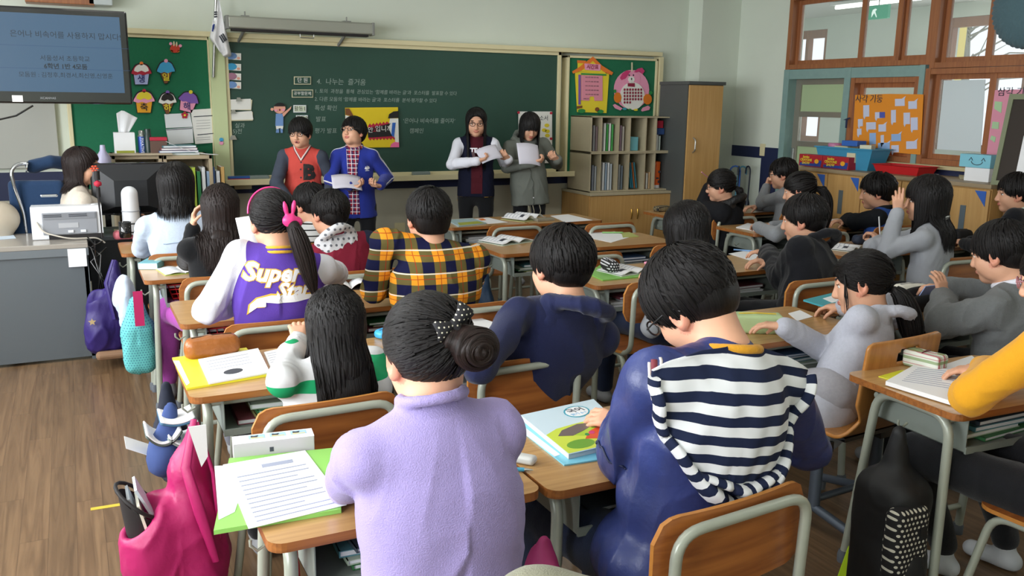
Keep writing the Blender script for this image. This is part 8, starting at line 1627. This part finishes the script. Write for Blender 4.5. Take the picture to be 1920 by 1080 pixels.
# leaning board
PA = [atx(1893, 176, XF+.18), atx(1858, 336, XF+.02)]; t = thing('leaning_board', 'dark brown framed board leaning on the worktop at the right edge', 'board', (PA[1].x, PA[1].y, CT)); H_ = PA[0].z-CT; dx = PA[0].x-PA[1].x; dy = PA[0].y-PA[1].y
def lb_(a0, a1, b0, b1, th, m, nm, off=0):      # a along the wall (towards the camera), b up
    g2 = lambda a, b, o: (dx*b+o, dy*b-a, .0+H_*b); vs = [g2(a, b, o+off) for a, b in ((a0, b0), (a1, b0), (a1, b1), (a0, b1)) for o in (0, th)]; MB().add(vs, [(0, 2, 4, 6), (1, 7, 5, 3), (0, 1, 3, 2), (2, 3, 5, 4), (4, 5, 7, 6), (6, 7, 1, 0)]).build(nm, m, t)
lb_(.03, .9, .03, .95, .01, mat('board_brown', '#2e251e', .6), 'panel', .008); fm = mat('board_frame', '#7d8468', .5)
for a0, a1, b0, b1 in ((0, .035, 0, 1), (.035, .9, .94, 1), (.035, .9, 0, .05)): lb_(a0, a1, b0, b1, .03, fm, 'frame')
lb_(.17, .34, .08, .55, .003, PAP, 'white_sheet', -.0)
v = atx(1835, 300, XF+.14); boxy('small_box', 'white printed box under the smiling blue box', 'box', (XF+.2, v.y, CT), (.13, .2, .1), PAP)
t = boxy('smiling_box', 'light blue box with a drawn smiling face on the white box', 'box', (XF+.19, v.y+.02, CT+.101), (.13, .25, .095), mat('smile_blue', '#7fc2d4', .5)); 
MB().tube([(-.068, -.02+.045*math.cos(a), .045+.025*math.sin(a)) for a in [math.pi+k*math.pi/8 for k in range(9)]], .0025, 5).tube([(-.068, .045, .05), (-.068, .03, .072), (-.068, .015, .05)], .0025, 5).tube([(-.068, -.055, .05), (-.068, -.07, .072), (-.068, -.085, .05)], .0025, 5).build('smile_drawing', C['ink'], t)
sheet('flat_book', 'cream book lying at the right end of the worktop', 'book', [(1797, 329), (1845, 326), (1850, 336), (1800, 336)], mat('cream_book', '#c9c3a0', .6), CT, .015); sheet('loose_sheet', 'white sheets lying on the worktop below the taped sheet', 'paper', [(1725, 320), (1790, 322), (1800, 330), (1740, 326)], PAP, CT, .003)
# corner: switch and umbrellas
v = atx(1429, 281, XW-.01); t = thing('light_switch', 'white switch plate on the navy stripe beside the door', 'switch', (XW, v.y, v.z)); MB().bb((-.012, -.035, -.06), (0, .035, .06)).build('plate', CREAM, t, bevel=.003)
t0 = thing('umbrella_rack', 'low black rack holding umbrellas in the front right corner', 'rack', (6.02, 6.98, 0)); MB().bb((-.12, -.14, 0), (.12, .14, .02)).tube([(-.12, -.14, .45), (.12, -.14, .45), (.12, .14, .45), (-.12, .14, .45)], .007, 6, closed=True).build('rack_frame', BLK, t0)
for x in (-.12, .12):
    for y in (-.14, .14): MB().tube([(x, y, .02), (x, y, .45)], .007, 6).build('post', BLK, t0)
for k, (x, y, tilt, col, lab) in enumerate(((-.05, .05, .1, '#5f9fb8', 'pale blue curved-handled umbrella in the corner rack'), (.05, -.08, -.05, '#1c2230', 'black umbrella in the corner rack'), (0, -.02, .0, '#2f5fb0', 'bright blue umbrella in the corner rack'), (.07, .07, .06, '#3a3f4a', 'grey umbrella at the back of the corner rack'))):
    m_ = mat('umb'+col[1:], col, .5); t = thing('umbrella', lab, 'umbrella', (6.02+x, 6.98+y, .021), k*1.3, 'umbrellas in the corner rack'); t.rotation_euler = (0, tilt, k*1.3); MB().tube([(0, 0, 0), (0, 0, .08), (0, 0, .3), (0, 0, .62), (0, 0, .66)], [.004, .02, .04, .02, .008], 10).build('folded_canopy', m_, t); MB().tube([(0, 0, .66), (0, 0, .93)]+[(.05-.05*math.cos(a), 0, .93+.05*math.sin(a)) for a in [j*math.pi/6 for j in range(7)]]+[(.1, 0, .9)], .008, 8).build('handle', m_, t)
# papers held by the pupils at the front
def held(label, c, w, h, M, m=None):
    t = thing('held_sheet', label, 'paper', c); t.rotation_euler = M; MB().grid(lambda u, v: ((u-.5)*w, (v-.5)*h, .02*math.sin(u*math.pi)), 10, 4).build('sheet', m or mat('held_paper', '#cfccd8', .7), t, solid=.0015); return t
held('white sheet held low by the boy in the royal blue jacket', aty(650, 343, 6.52), .22, .16, (math.radians(35), math.radians(4), math.radians(-8)))
held('white sheet held by the girl in the navy jacket', aty(917, 289, 6.66), .19, .14, (math.radians(50), math.radians(-14), 0))
held('lilac-white sheet held by the girl in the grey parka', aty(991, 290, 6.66), .2, .2, (math.radians(58), math.radians(6), math.radians(-3)))
held('white sheet in front of the chest of the ponytailed girl in purple', aty(480, 450, 3.72), .14, .2, (math.radians(70), 0, math.radians(20)), PAP)
t = thing('pen', 'pink pen sticking out beside the cheek of the girl in the padded jacket', 'pen', aty(1322, 328, 5.58)); t.rotation_euler = (0, math.radians(25), math.radians(20)); MB().tube([(-.06, 0, 0), (.06, 0, 0)], .004, 6).build('barrel', C['pink'], t)
t = thing('pen', 'white pen upright in the lower hand of the girl in the grey cardigan', 'pen', aty(1649, 424, 3.78)); t.rotation_euler = (0, math.radians(-12), 0); MB().tube([(0, 0, -.06), (0, 0, .06)], .004, 6).build('barrel', PAP, t)
v = aty(750, 428, 7.59); t = thing('wall_socket', 'pale socket plate low on the front wall behind the plaid shirt boy', 'socket', (v.x, YW, v.z)); MB().bb((-.05, -.01, -.04), (.05, 0, .05)).build('plate', CREAM, t, bevel=.003)
